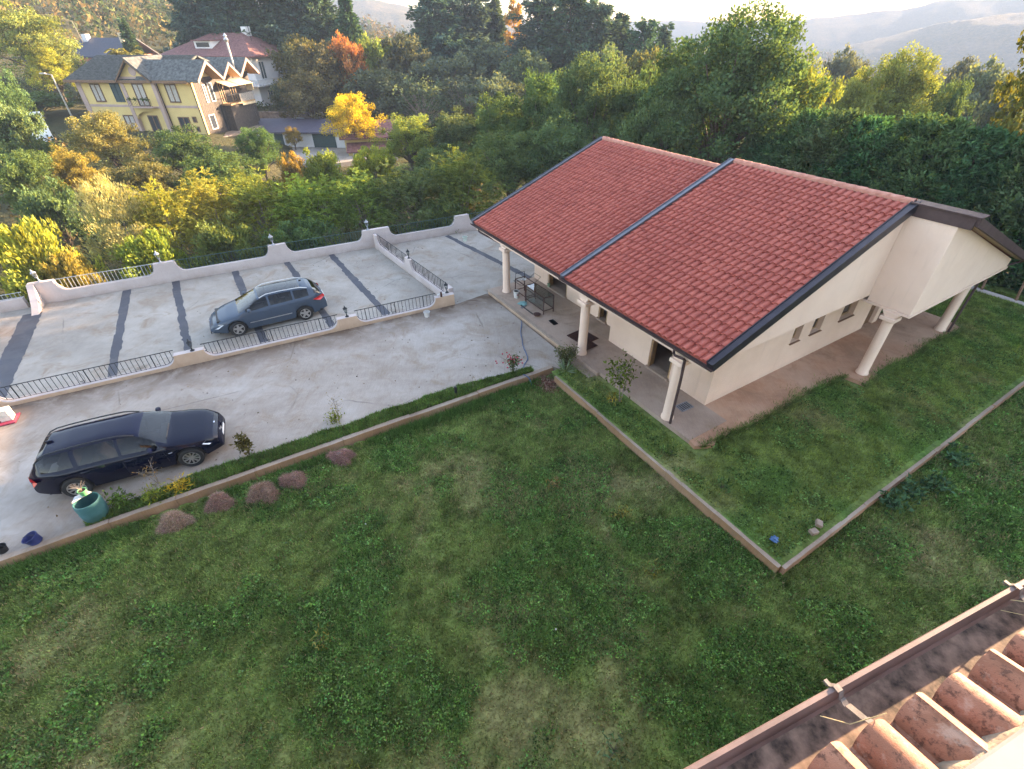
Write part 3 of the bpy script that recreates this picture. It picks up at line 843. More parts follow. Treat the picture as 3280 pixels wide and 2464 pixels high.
# one clay tile: flat pan and a round hump, front edge has thickness
def tile_mesh():
    w = .236; L = .395
    xs_ = [0, .006, .075, .088]; zs_ = [.018, .004, .004, .014]
    for k in range(1, 7):
        a = math.pi * k / 7
        xs_.append(.088 + (w - .088) * (1 - math.cos(a)) / 2); zs_.append(.014 + .062 * math.sin(a) ** .8)
    xs_.append(w); zs_.append(.012)
    n = len(xs_); mb = MB()
    vs = [(x, -.0, z + .038) for x, z in zip(xs_, zs_)] + [(x, L, z - .006) for x, z in zip(xs_, zs_)] + [(x, .002, z + .010) for x, z in zip(xs_, zs_)]
    fs = [(i, i + 1, n + i + 1, n + i) for i in range(n - 1)] + [(2 * n + i, 2 * n + i + 1, i + 1, i) for i in range(n - 1)]
    me = mb.add(vs, fs).mesh('roof_tile'); me.materials.append(MT['tile'])
    me.polygons.foreach_set('use_smooth', [True] * len(me.polygons)); 
    try: me.set_sharp_from_angle(angle=R(50))
    except Exception: pass
    return me
TILE = tile_mesh()
def slope_mats(b0, z0, b1, z1, a0, a1, pitch_w, pitch_l):
    up = Vector((b1 - b0, 0, z1 - z0)); L = up.length; up.normalize()
    X = Vector((0, -1, 0)); N = X.cross(up)
    rows = int((L - .10) / pitch_l); pl = (L - .16) / rows
    cols = int((a1 - a0 - .02) / pitch_w); pw = (a1 - a0 - .02) / cols
    out = []
    r = random.Random(3)
    for i in range(rows):
        for j in range(cols):
            o = Vector((b0, a1 - j * pw - .01, z0)) + up * (i * pl - .045) + N * (.012 + r.uniform(-.003, .004))
            X2 = (X + N * r.uniform(-.012, .012)).normalized(); U2 = (up + X * r.uniform(-.008, .008)).normalized()
            M = Matrix((X2, U2, N)).transposed().to_4x4(); M.translation = o
            M = M @ Matrix.Diagonal((pw / .23, 1, 1, 1))
            out.append(M)
    return out
mats_r = slope_mats(-1.74, 2.99, 6.29, 5.91, -.80, 5.60, .232, .342)
mats_l = slope_mats(-1.30, 2.73, 6.29, 5.57, 5.75, 13.42, .232, .342)
camp = Vector((0, 0, 10.4)); BW = Matrix.Translation((HO.x, HO.y, 0)) @ Matrix.Rotation(TH, 4, 'Z')
allm = [(m, roof_r) for m in mats_r] + [(m, roof_l) for m in mats_l]
allm.sort(key=lambda q: ((BW @ q[0].translation) - camp).length)
for m, par in allm[:300]:
    o = bpy.data.objects.new('roof_tile', TILE); COL.objects.link(o); o.parent = par; o.matrix_local = m
tv = np.array([v.co[:] for v in TILE.vertices]); tf = np.array([p.vertices[:] for p in TILE.polygons])
for par in (roof_r, roof_l):
    ms = [np.array(m) for m, p in allm[300:] if p is par]
    if not ms: continue
    V = np.concatenate([tv @ m[:3, :3].T + m[:3, 3] for m in ms]); F = np.concatenate([tf + i * len(tv) for i in range(len(ms))])
    o = mkobj('more_roof_tiles', np_mesh('more_roof_tiles', V, F), MT['tile'], par, smooth=50); o['kind'] = 'stuff'

# ridge caps
def ridge_cap_mesh():
    mb = MB(); n = 8; vs = []; fs = []
    for (y, r) in ((0, .125), (.37, .105)):
        for k in range(n + 1):
            a = math.pi * k / n
            vs.append((math.cos(a) * r, y, math.sin(a) * r * .8 - .01))
    for (r,) in ((.105,),):
        for k in range(n + 1):
            a = math.pi * k / n; vs.append((math.cos(a) * r, .0, math.sin(a) * r * .8 - .01))
    fs = [(k + 1, k, n + 1 + k, n + 2 + k) for k in range(n)] + [(k, k + 1, 2 * n + 3 + k, 2 * n + 2 + k) for k in range(n)]
    me = mb.add(vs, fs).mesh('ridge_tile'); me.materials.append(MT['ridge'])
    me.polygons.foreach_set('use_smooth', [True] * len(me.polygons))
    return me
RC = ridge_cap_mesh()
for (a0, a1, z, par) in ((-.85, 5.6, 5.965, roof_r), (5.7, 13.45, 5.625, roof_l)):
    n = int((a1 - a0) / .345)
    for i in range(n):
        o = bpy.data.objects.new('ridge_tile', RC); COL.objects.link(o); o.parent = par
        o.location = (6.30 + rnd.uniform(-.006, .006), a0 + i * (a1 - a0) / n, z + rnd.uniform(-.004, .006)); o.rotation_euler = (0, rnd.uniform(-.03, .03), 0)
    MB().box(6.18, 6.42, a0, a1, z - .07, z + .02).build('ridge_mortar', MT['ridge'], par)

# flashings along the verges
def verge(a0, a1, b0, z0, b1, z1, mat, h0=.02, h1=.105, lip=.03):
    mb = MB(); d = Vector((b1 - b0, 0, z1 - z0)).normalized(); nrm = Vector((-d.z, 0, d.x))
    def P(b, a, z, h): q = Vector((b, a, z)) + nrm * h; return (q.x, q.y, q.z)
    vs = [P(b0, a0, z0, h0), P(b0, a1, z0, h0), P(b1, a1, z1, h0), P(b1, a0, z1, h0), P(b0, a0, z0, h1), P(b0, a1, z0, h1), P(b1, a1, z1, h1), P(b1, a0, z1, h1)]
    mb.add(vs, [(0, 1, 2, 3), (7, 6, 5, 4), (0, 4, 5, 1), (1, 5, 6, 2), (2, 6, 7, 3), (3, 7, 4, 0)])
    for aa in (a0, a1):
        e = .018 if aa == a1 else -.018
        lo, hi = sorted((aa, aa - e))
        vs = [P(b0, lo, z0, h1), P(b0, hi, z0, h1), P(b1, hi, z1, h1), P(b1, lo, z1, h1), P(b0, lo, z0, h1 + lip), P(b0, hi, z0, h1 + lip), P(b1, hi, z1, h1 + lip), P(b1, lo, z1, h1 + lip)]
        mb.add(vs, [(7, 6, 5, 4), (0, 4, 5, 1), (1, 5, 6, 2), (2, 6, 7, 3), (3, 7, 4, 0)])
    return mb.build('verge_flashing', mat, bung)
verge(-1.02, -.80, -1.78, 2.97, 6.30, 5.915, MT['flash'], -.16, .085)
verge(5.60, 5.82, -1.80, 2.965, 6.31, 5.92, MT['flash_lt'], -.02, .10)
verge(13.43, 13.62, -1.36, 2.71, 6.31, 5.58, MT['flash_lt'], -.14, .085)
# projecting rear half of the roof: dark fascias, cap and timber soffit
MB().box(6.16, 6.285, -2.50, -.86, 5.60, 5.93).build('fascia_board', MT['gutter_b'], bung)
mb = MB().box(6.10, 6.60, -2.62, -.80, 5.95, 5.985)
mb.build('ridge_flashing', MT['gutter_b'], bung)
d = Vector((14.0 - 6.29, 0, 3.10 - 5.92)).normalized()
mb = MB(); mb.prism([(6.2, 5.98), (14.1, 3.10), (14.1, 2.86), (6.2, 5.72)], 'y', -2.60, -2.50)
mb.build('rear_verge_board', MT['gutter_b'], bung)
MB().prism([(6.30, 5.735), (13.9, 2.975), (13.9, 2.945), (6.30, 5.70)], 'y', -2.49, -2.21).build('timber_soffit', MT['wood'], bung)

# gables
MB().prism([(-1.40, 2.90), (6.29, 2.90), (6.29, rz1(6.29) - .17), (-1.40, rz1(-1.40) - .15)], 'y', -.86, -.78).build('gable', MT['plaster_hi'], bung)
rc_ = .03; path_ = [(6.20, -.862), (6.20, -1.2), (6.20, -2.20 + rc_)] + [(6.20 + rc_ * (1 - math.cos(t)), -2.20 + rc_ * (1 - math.sin(t))) for t in np.linspace(.12, math.pi / 2, 12)] + [(8, -2.20), (10, -2.20), (13.45, -2.20)]
def gtop(b): return 5.70 if b <= 6.29 else 5.70 - (b - 6.29) * .3715
vs = []
for i, (b, a) in enumerate(path_):
    p0 = Vector(path_[max(0, i - 1)]); p1 = Vector(path_[min(len(path_) - 1, i + 1)]); d_ = (p1 - p0).normalized(); q = (b - d_.y * .08, a + d_.x * .08)
    vs += [(b, a, 2.742), (b, a, gtop(b)), (q[0], q[1], gtop(b)), (q[0], q[1], 2.742)]
n_ = len(path_); fs = [(i * 4 + k, i * 4 + (k + 1) % 4, (i + 1) * 4 + (k + 1) % 4, (i + 1) * 4 + k) for i in range(n_ - 1) for k in range(4)] + [(3, 2, 1, 0), (n_ * 4 - 4, n_ * 4 - 3, n_ * 4 - 2, n_ * 4 - 1)]
MB().add(vs, fs).build('gable', MT['plaster_hi'], bung, smooth=35)
MB().box(-1.40, 6.19, -.777, -.003, 2.84, 2.90).build('soffit', MT['plaster_hi'], bung)
MB().box(6.15, 13.5, -2.23, -.003, 2.66, 2.735).build('porch_ceiling', MT['plaster_hi'], bung)

# walls with their openings
def wall(*boxes, mat='plaster'):
    for bx_ in boxes: MB().box(*bx_).build('wall', MT[mat], bung)
T = .26
wall((0, T, 0.0, 1.62, FL, 2.86), (0, T, 2.66, 4.80, FL, 2.86), (0, T, 1.62, 2.66, 2.36, 2.86))
wall((T, .78, 4.55, 4.80, FL, 2.86))
wall((.78, 1.02, 4.802, 5.86, FL, 2.72), (.78, 1.02, 6.42, 8.66, FL, 2.62), (.78, 1.02, 10.12, 11.3, FL, 2.6), (.78, 1.02, 5.86, 6.42, 2.34, 2.62), (.78, 1.02, 8.66, 10.12, 2.34, 2.6))
wall((1.03, 12.0, 11.05, 11.3, FL, 2.72))
wall((10.25, 10.5, .255, 11.04, FL, 2.84))
SILL = simple('brown_stone_sill', (.24, .12, .07), .7)
WIN = [(4.0, 4.5), (5.15, 5.8), (7.0, 7.95)]
bcuts = [T]
for w0, w1 in WIN: bcuts += [w0, w1]
bcuts += [9.35, 10.15, 10.5]
segs = [(bcuts[0], bcuts[1]), (bcuts[2], bcuts[3]), (bcuts[4], bcuts[5]), (bcuts[6], bcuts[7]), (10.15, 10.5)]
for s0, s1 in segs: wall((s0, s1, 0.0, .25, FL, 2.83))
for w0, w1 in WIN:
    wall((w0, w1, 0.0, .25, FL, 1.26), (w0, w1, 0.0, .25, 2.65, 2.83))
    win = MB().box(w0 + .05, w1 - .05, .195, .215, 1.32, 2.60).build('window', MT['glass'], bung)
    fr = MB()
    for (x0, x1, z0, z1) in ((w0 + .003, w0 + .06, 1.265, 2.645), (w1 - .06, w1 - .003, 1.265, 2.645), (w0 + .06, w1 - .06, 1.265, 1.33), (w0 + .06, w1 - .06, 2.58, 2.645)):
        fr.box(x0, x1, .17, .24, z0, z1)
    fr.build('window_frame', MT['wood'], win)
    MB().box(w0 - .04, w1 + .04, -.06, .165, 1.225, 1.258).build('sill', SILL, win)
wall((9.35, 10.15, 0, .25, 2.3, 2.83))
d_ = MB().box(9.40, 10.10, .12, .17, FL + .01, 2.25).build('door', MT['wood_dk'], bung)
MB().tube([(9.5, .06, 1.2), (9.5, .06, 1.3)], .012).build('handle', MT['iron'], d_)
# timber door linings and stone thresholds in the open doorways
def lining(bf, a0, a1, zt, stone=True):
    fr = MB()
    fr.box(bf + .02, bf + .24, a1 - .075, a1 - .004, FL, zt); fr.box(bf + .02, bf + .24, a0 + .004, a0 + .075, FL, zt)
    fr.box(bf + .02, bf + .24, a0 + .075, a1 - .075, zt - .07, zt - .004)
    f = fr.build('door_frame', MT['wood'], bung)
    st = MB().box(bf - .004, bf + .02, a1 - .12, a1 - .075, FL, zt); st.build('door_stop', MT['wood_dk'], f)
    MB().box(bf - .09, bf + .26, a0 - .03, a1 + .03, FL + .002, FL + .075).build('threshold', MT['porch'], bung)
lining(0, 1.62, 2.66, 2.36); lining(.78, 8.66, 10.12, 2.34); lining(.78, 5.86, 6.42, 2.34)
# bare rooms behind the doorways
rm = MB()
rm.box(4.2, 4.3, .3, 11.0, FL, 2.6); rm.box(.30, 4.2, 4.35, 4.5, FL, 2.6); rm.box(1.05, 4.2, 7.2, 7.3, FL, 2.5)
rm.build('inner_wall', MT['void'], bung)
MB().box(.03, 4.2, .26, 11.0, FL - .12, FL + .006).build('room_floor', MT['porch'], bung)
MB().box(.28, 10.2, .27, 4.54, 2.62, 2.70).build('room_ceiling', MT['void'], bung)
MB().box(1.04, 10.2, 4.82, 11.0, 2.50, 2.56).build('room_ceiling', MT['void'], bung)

# porch beams and columns
MB().box(-1.62, -1.34, -.75, 5.55, 2.62, 2.90).build('porch_beam', MT['plaster_hi'], bung)
MB().box(-1.34, -.002, -.75, 5.55, 2.80, 2.86).build('porch_soffit', MT['plaster_hi'], bung)
MB().box(-1.28, -1.00, 5.56, 13.3, 2.42, 2.64).build('porch_beam', MT['plaster_hi'], bung)
MB().box(-1.0, .77, 4.81, 11.3, 2.585, 2.63).build('porch_soffit', MT['plaster_hi'], bung)
def column(b, a, zt, ztop):
    c = MB().lathe([(.205, 0), (.205, .05), (.175, .10), (.17, .6), (.165, zt - FL - .14)], 20, (b, a, FL)).build('column', MT['plaster_hi'], bung, smooth=40)
    mb = MB(); z = zt - .15
    mb.box(b - .235, b + .235, a - .235, a + .235, z, z + .13)
    mb.build('capital', MT['plaster_hi'], c, bevel=.012)
    z += .131; t = ztop - .003
    lo, hi = .15, .27
    vs = [(b - lo, a - lo, z), (b + lo, a - lo, z), (b + lo, a + lo, z), (b - lo, a + lo, z), (b - .15, a - hi, t), (b + .15, a - hi, t), (b + .15, a + hi, t), (b - .15, a + hi, t)]
    MB().add(vs, [(0, 3, 2, 1), (4, 5, 6, 7), (0, 1, 5, 4), (1, 2, 6, 5), (2, 3, 7, 6), (3, 0, 4, 7)]).build('corbel', MT['plaster_hi'], c)
column(-1.483, .229, 2.48, 2.62); column(-1.47, 4.66, 2.46, 2.62); column(-1.16, 10.75, 2.34, 2.42); column(6.235, -1.72, 2.52, 2.66); column(11.95, -1.75, 2.52, 2.66)

# gutters and downpipes
def gutter(b, z, a0, a1):
    pr = [(-.07, .035)] + [(-.062 * math.cos(t), -.062 * math.sin(t)) for t in np.linspace(.0, math.pi, 8)] + [(.066, .03), (.05, .03)] + [(.05 * math.cos(t), -.05 * math.sin(t)) for t in np.linspace(0, math.pi, 8)] + [(-.055, .035)]
    return MB().prism([(b + x, z + y) for x, y in pr], 'y', a0, a1).build('gutter', MT['gutter_b'], bung, smooth=30)
gutter(-1.80, 2.90, -1.02, 5.85); gutter(-1.37, 2.63, 5.9, 13.6)
def pipe(pts, r=.042): return MB().tube(pts, r, 8).build('downpipe', MT['gutter_b'], bung, smooth=40)
pipe([(-1.80, .30, 2.86), (-1.80, .30, 2.74), (-1.80, .24, 2.68), (-1.74, -.03, 2.68), (-1.69, -.045, 2.62), (-1.66, -.05, 2.0), (-1.62, -.03, FL + .06), (-1.62, -.03, FL)])
pipe([(-1.37, 12.9, 2.6), (-1.37, 12.9, 2.48), (-1.33, 12.8, 2.42), (-1.2, 11.1, 2.40), (-1.16, 11.0, 2.36), (-1.16, 10.98, FL)])
pipe([(12.0, -2.02, 2.66), (12.0, -2.02, FL + .02)])
pipe([(14.02, -2.4, 2.9), (13.6, -2.1, 2.7), (12.2, -2.02, 2.62)])

# porch floor, edge stones, steps
def floor_poly(pts, name, mat, z=FL, th=.3):
    return sheet(name, pts, z, mat, parent=bung, kind=None, thick=th)
floor_poly([(-1.70, -.9), (0, -.9), (0, 11.4), (-1.70, 11.4)], 'porch_floor', MT['porch'])
floor_poly([(0.001, .26), (10.4, .26), (10.4, 11.4), (0.001, 11.4)], 'floor_slab', MT['porch'], FL - .01, .28)
r = random.Random(4)
edge = [(-1.75, -1.15), (-1.2, -1.42)]
b_ = -.9
while b_ < 5.6: edge.append((b_, -1.24 - r.uniform(0, .09) - .10 * (math.sin(b_ * 1.3) * .5 + .5) - .06 * b_ / 3)); b_ += r.uniform(.07, .16)
while b_ < 12.9: edge.append((b_, -2.05 + r.uniform(-.04, .05) + .07 * math.sin(b_ * 1.9))); b_ += r.uniform(.08, .18)
edge += [(13.15, -1.5), (13.1, .255)]
floor_poly(edge + [(0.002, .255), (0.002, -.902), (-1.70, -.902)], 'side_path', MT['porch_mud'], FL - .004, .3)
for i in range(15):
    a0 = 4.95 + i * .43
    MB().box(-1.86 + r.uniform(-.008, .008), -1.705, a0 + .006, a0 + .424, FL - .055, FL + .004 + r.uniform(-.003, .004)).build('edge_stone', MT['kerb'], bung)
MB().box(-1.80, -1.70, 4.95, 11.4, -.3, FL - .058).build('porch_riser', MT['parapet_tan'], bung)
MB().box(-2.16, -1.81, 3.35, 4.88, -.2, .095).build('step', MT['kerb'], bung, bevel=.012)
MB().box(-1.83, -1.70, 3.3, 4.93, .0, FL + .006).build('step', MT['porch'], bung, bevel=.012)
# ================================================================== parapet walls with railings
def parapet(name, origin, ang, L0, L1, pillars, top, dip, base, thick, mats, rail_mat, rail_h, label, ornaments=2, bar_sp=.155):
    root = empty(name, (origin[0], origin[1], 0), ang, label, 'wall')
    rc = .40
    prof = []
    for k, (a, b) in enumerate(pillars):
        if a > L0 + .01:
            for t in np.linspace(0, math.pi / 2, 8): prof.append((a - rc * (1 - math.sin(t)), dip + (top - dip) * (1 - math.cos(t))))
        else: prof.append((a, top))
        if b < L1 - .01:
            for t in np.linspace(0, math.pi / 2, 8): prof.append((b + rc * (1 - math.cos(t)), top - (top - dip) * math.sin(t)))
        else: prof.append((b, top))
    px_ = [p[0] for p in prof]; pz_ = [p[1] for p in prof]
    if px_[0] > L0: prof.insert(0, (L0, dip))
    if px_[-1] < L1: prof.append((L1, dip))
    vs = []; fs = []; n = len(prof)
    for (s, z) in prof: vs += [(s, 0, base), (s, 0, z), (s, thick, z), (s, thick, base)]
    for i in range(n - 1):
        for k in range(4): fs.append((i * 4 + k, i * 4 + (k + 1) % 4, (i + 1) * 4 + (k + 1) % 4, (i + 1) * 4 + k))
    fs += [(3, 2, 1, 0), ((n - 1) * 4, (n - 1) * 4 + 1, (n - 1) * 4 + 2, (n - 1) * 4 + 3)]
    me = MB().add(vs, fs).mesh('parapet_body'); me.materials.append(mats[0]); me.materials.append(mats[1])
    bm = bmesh.new(); bm.from_mesh(me); bmesh.ops.recalc_face_normals(bm, faces=bm.faces)
    for f in bm.faces: f.material_index = 1 if f.normal.y < -.5 else 0
    bm.to_mesh(me); bm.free()
    mkobj('parapet_body', me, None, root)
    ps = np.array([p[0] for p in prof]); pz = np.array([p[1] for p in prof])
    def zat(s): return float(np.interp(s, ps, pz))
    ym = thick / 2
    ends = []
    if pillars[0][0] > L0 + .01: ends.append((L0, pillars[0][0]))
    for (a, b), (c, d) in zip(pillars, pillars[1:]): ends.append((b, c))
    if pillars[-1][1] < L1 - .01: ends.append((pillars[-1][1], L1))
    for e0, e1 in ends:
        rl = MB().tube([(e0 - .05, ym, rail_h), (e1 + .05, ym, rail_h)], .016, 6)
        low = [(s, ym, zat(s) + .035) for s in np.linspace(e0 + .03, e1 - .03, 40)]
        rl.tube(low, .010, 5)
        rail = rl.build('railing', rail_mat, root)
        nb = int((e1 - e0 - .1) / bar_sp)
        bar = None
        for i in range(nb + 1):
            s = e0 + .07 + (e1 - e0 - .14) * i / nb
            zl = zat(s) + .02
            if rail_h - zl < .06: continue
            thickbar = i in (int(nb * .12), int(nb * .5), int(nb * .88))
            if bar is None:
                bar = MB().box(-.0075, .0075, -.0075, .0075, 0, 1).mesh('bar'); bar.materials.append(rail_mat)
            o = bpy.data.objects.new('bar', bar); COL.objects.link(o); o.parent = rail
            o.location = (s, ym, zl); o.scale = (1.9 if thickbar else 1, 1.6 if thickbar else 1, rail_h - zl)
        for q in range(ornaments):
            sc = e0 + (e1 - e0) * (.36 + .3 * q if ornaments > 1 else .45)
            zb = zat(sc) + .05; hh = rail_h - zb - .03
            om = MB()
            for sg in (-1, 1):
                pts = []
                for t in np.linspace(0, 1, 14):
                    an = t * 4.6
                    pts.append((sc + sg * (.012 + .085 * math.sin(an * .68) * (1 - .15 * t)), ym, zb + hh * (.06 + .9 * t - .12 * math.sin(an))))
                om.tube(pts, .006, 4)
                om.tube([(sc + sg * .02 + sg * .05 * math.cos(a_), ym, zb + .05 + .04 * math.sin(a_)) for a_ in np.linspace(0, 5, 10)], .006, 4)
            om.build('scroll', rail_mat, rail)
    return root

near = parapet('near_parapet', (NW_M[0], NW_M[1]), math.atan2(NW_U[1], NW_U[0]), -14, 8.9, [(-8.7, -7.55), (-2.25, -1.25), (3.72, 4.52), (8.02, 8.9)], .52, .14, -.3, .24,
               (MT['parapet'], MT['parapet_tan']), MT['iron'], .70, 'low stained parapet wall with black railings between the driveway and the terrace', 1)
far = parapet('far_parapet', (FW_M[0], FW_M[1]), math.atan2(FW_U[1], FW_U[0]), -12.6, 22, [(-12.6, -11.62), (-7.55, -6.62), (-2.2, -1.3), (2.85, 4.4), (8.52, 9.42), (14.2, 15.1), (20, 21)], .82, .26, -.9, .24,
              (MT['parapet'], MT['parapet']), MT['iron_g'], .82, 'pale parapet wall with railings at the far edge of the parking terrace', 2)
for ch in list(far.children):       # leftmost railing: the light it catches is put into a paler colour
    if ch.name.startswith('railing') and min(c.location.x for c in ch.children if c.name.startswith('bar')) < -8:
        ch.data.materials[0] = MT['iron_w']
        me2 = None
        for c in ch.children:
            if c.name.startswith('bar'):
                if me2 is None: me2 = c.data.copy(); me2.materials[0] = MT['iron_w']
                c.data = me2
cdir = Vector((-2.85 + 7.95, 20.35 - 27.55)); cl = cdir.length; cdir.normalize()
cross = parapet('cross_parapet', (-7.95, 27.55), math.atan2(cdir.y, cdir.x), 0, cl, [(0, .35), (cl * .47, cl * .47 + .6), (cl - .45, cl)], .62, .12, -.3, .22,
                (MT['parapet'], MT['parapet']), MT['iron'], .70, 'cream cross wall with railings dividing the terrace from the house yard', 2)

# lower wall to the left of the far parapet, and its sweeping buttress
pr = []
for t in np.linspace(0, math.pi / 2, 10): pr.append((-1.25 * t / (math.pi / 2), -.2 + 1.0 * (1 - t / (math.pi / 2)) ** 1.5 if t < 1.55 else -.2))
but = empty('buttress', (*fw(-12.35, 0), 0), math.atan2(FW_U[1], FW_U[0]), 'short pale buttress sweeping down at the left end of the far parapet', 'buttress')
MB().prism([(-.02, -.25), (-.02, .80)] + pr[1:] + [(-1.25, -.25)], 'x', -.28, 0).build('buttress_body', MT['parapet'], but)
lw = parapet('left_parapet', fw(-12.9, -.2), math.atan2(FW_U[1], FW_U[0]), -14, -.05, [(-14, -13), (-7, -6)], .45, .30, -.9, .24, (MT['parapet'], MT['parapet']), MT['iron_w'], .55,
             'lower pale wall continuing left of the buttress', 1)

# round planter at the left edge
pl = empty('planter', (-22.55, 17.75, -.2), 0, 'big round cream planter at the left edge of the terrace', 'planter')
MB().lathe([(.30, 0), (.34, .05), (.62, .22), (.80, .50), (.82, .56), (.72, .56), (.66, .42)], 28).build('bowl', MT['plaster_hi'], pl, smooth=40)
MB().lathe([(.68, .43), (.3, .46), (0, .47)], 24).build('soil', MT['soil'], pl, smooth=True)
MB().lathe([(.13, .40), (.13, 1.9)], 12).build('post', MT['plaster_hi'], pl, smooth=40)

# ---------------------------------------------------------------- lanterns on the pillars
def make_lantern(mat):
    t = empty('lantern')
    MB().lathe([(.085, 0), (.085, .015), (.05, .03), (.022, .07), (.02, .13), (.05, .15), (.05, .165)], 10).build('base', mat, t, smooth=40)
    MB().lathe([(.045, .167), (.075, .30), (.07, .315)], 6).build('glass', MT['clear'], t)
    cg = MB()
    for k in range(6):
        a = math.pi * 2 * k / 6
        cg.tube([(.048 * math.cos(a), .048 * math.sin(a), .165), (.078 * math.cos(a), .078 * math.sin(a), .315)], .006, 4)
    cg.build('cage', mat, t)
    MB().lathe([(.10, .315), (.075, .35), (.03, .385), (.02, .40), (.022, .42), (.004, .45)], 10).build('cap', mat, t, smooth=40)
    return t
pale = simple('weathered_grey_paint', (.30, .31, .33), .5)
LN = [(fw(-12.1, .12), .82, pale, .62, 'pale lantern on the leftmost pillar of the far parapet, leaning'),
      (fw(-7.2, .12), .82, pale, .62, 'pale lantern on the second pillar of the far parapet'),
      (fw(-1.9, .12), .82, pale, .62, 'grey lantern on the third pillar of the far parapet, behind the blue car'),
      (fw(3.2, .12), .82, pale, .62, 'grey lantern on the far parapet where the cross wall meets it'),
      (nw(-1.62, .12), .52, MT['iron'], .5, 'black lantern on the near parapet above the dark blue car'),
      (nw(4.15, .12), .52, MT['iron'], .5, 'black lantern on the near parapet behind the tail of the blue car'),
      ((-7.95 + cdir.x * (cl * .47 + .3) + .10, 27.55 + cdir.y * (cl * .47 + .3) + .06), .62, MT['iron'], .5, 'black lantern on the middle pillar of the cross wall'),
      (nw(8.62, .12), .62, MT['iron'], .52, 'black lantern on the corner pillar where the near parapet meets the cross wall')]
for (p, z, m, h, lb) in LN:
    t = make_lantern(m); t.location = (p[0], p[1], z); k = h / .45; t.scale = (k * .9, k * .9, k)
    t.rotation_euler = (R(rnd.uniform(-4, 4)), R(-12 if 'leaning' in lb else rnd.uniform(-4, 4)), 0)
    tag(t, lb, 'lantern', 'lanterns on the parapet pillars')
# loose white pipe offcut and post stub on the corner pillar
o = MB().tube([(0, 0, 0), (.32, .12, .05)], .05, 8).build('pipe_offcut', MT['white'], smooth=40)
o.location = (*nw(8.15, .1), .60); tag(o, 'white pipe offcut lying beside the corner lantern', 'pipe')
MB_ = MB().box(-.04, .04, -.03, .03, 0, .24).build('post_stub', MT['rust'], bevel=.004)
MB_.location = (*nw(8.30, .02), .52); tag(MB_, 'short rusty post stub on the corner pillar of the near parapet', 'post')
# ================================================================== cars
def carpaint(name, col, flake):
    t = NT(name)
    lw = t.n('LayerWeight'); lw.inputs[0].default_value = .35
    c = t.mix(lw.outputs['Facing'], col, flake)
    t.bsdf(c, .35, .0, .0, Coat_Weight=.55, Coat_Roughness=.01)
    return t.mat
MT['clear_screen'] = mat_clear('windscreen_glass', (.20, .25, .27), .06)
MT['paint_navy'] = carpaint('navy_car_paint', (.0016, .003, .013), (.0016, .003, .013))
MT['paint_blue'] = carpaint('slate_blue_car_paint', (.042, .062, .088), (.060, .085, .115))
MT['tyre'] = simple('tyre_rubber', (.018, .018, .018), .85, scale=30)
MT['alloy'] = simple('silver_alloy', (.55, .54, .52), .32, .85, scale=8, var=.05)
MT['chrome'] = simple('chrome', (.7, .7, .7), .12, 1.0, scale=3, var=.02)
MT['lamp_red'] = simple('red_lamp_lens', (.55, .015, .012), .12, spec=.8, scale=20, var=.1)
MT['lamp_clear'] = simple('clear_lamp_lens', (.55, .56, .56), .08, .4, spec=.9, scale=20, var=.15)
MT['trim'] = simple('black_trim', (.014, .014, .015), .55, scale=10)
MT['seat'] = simple('car_seat_fabric', (.10, .055, .04), .9, scale=10)
MT['plate'] = simple('number_plate', (.75, .75, .73), .4, scale=10, var=.03)

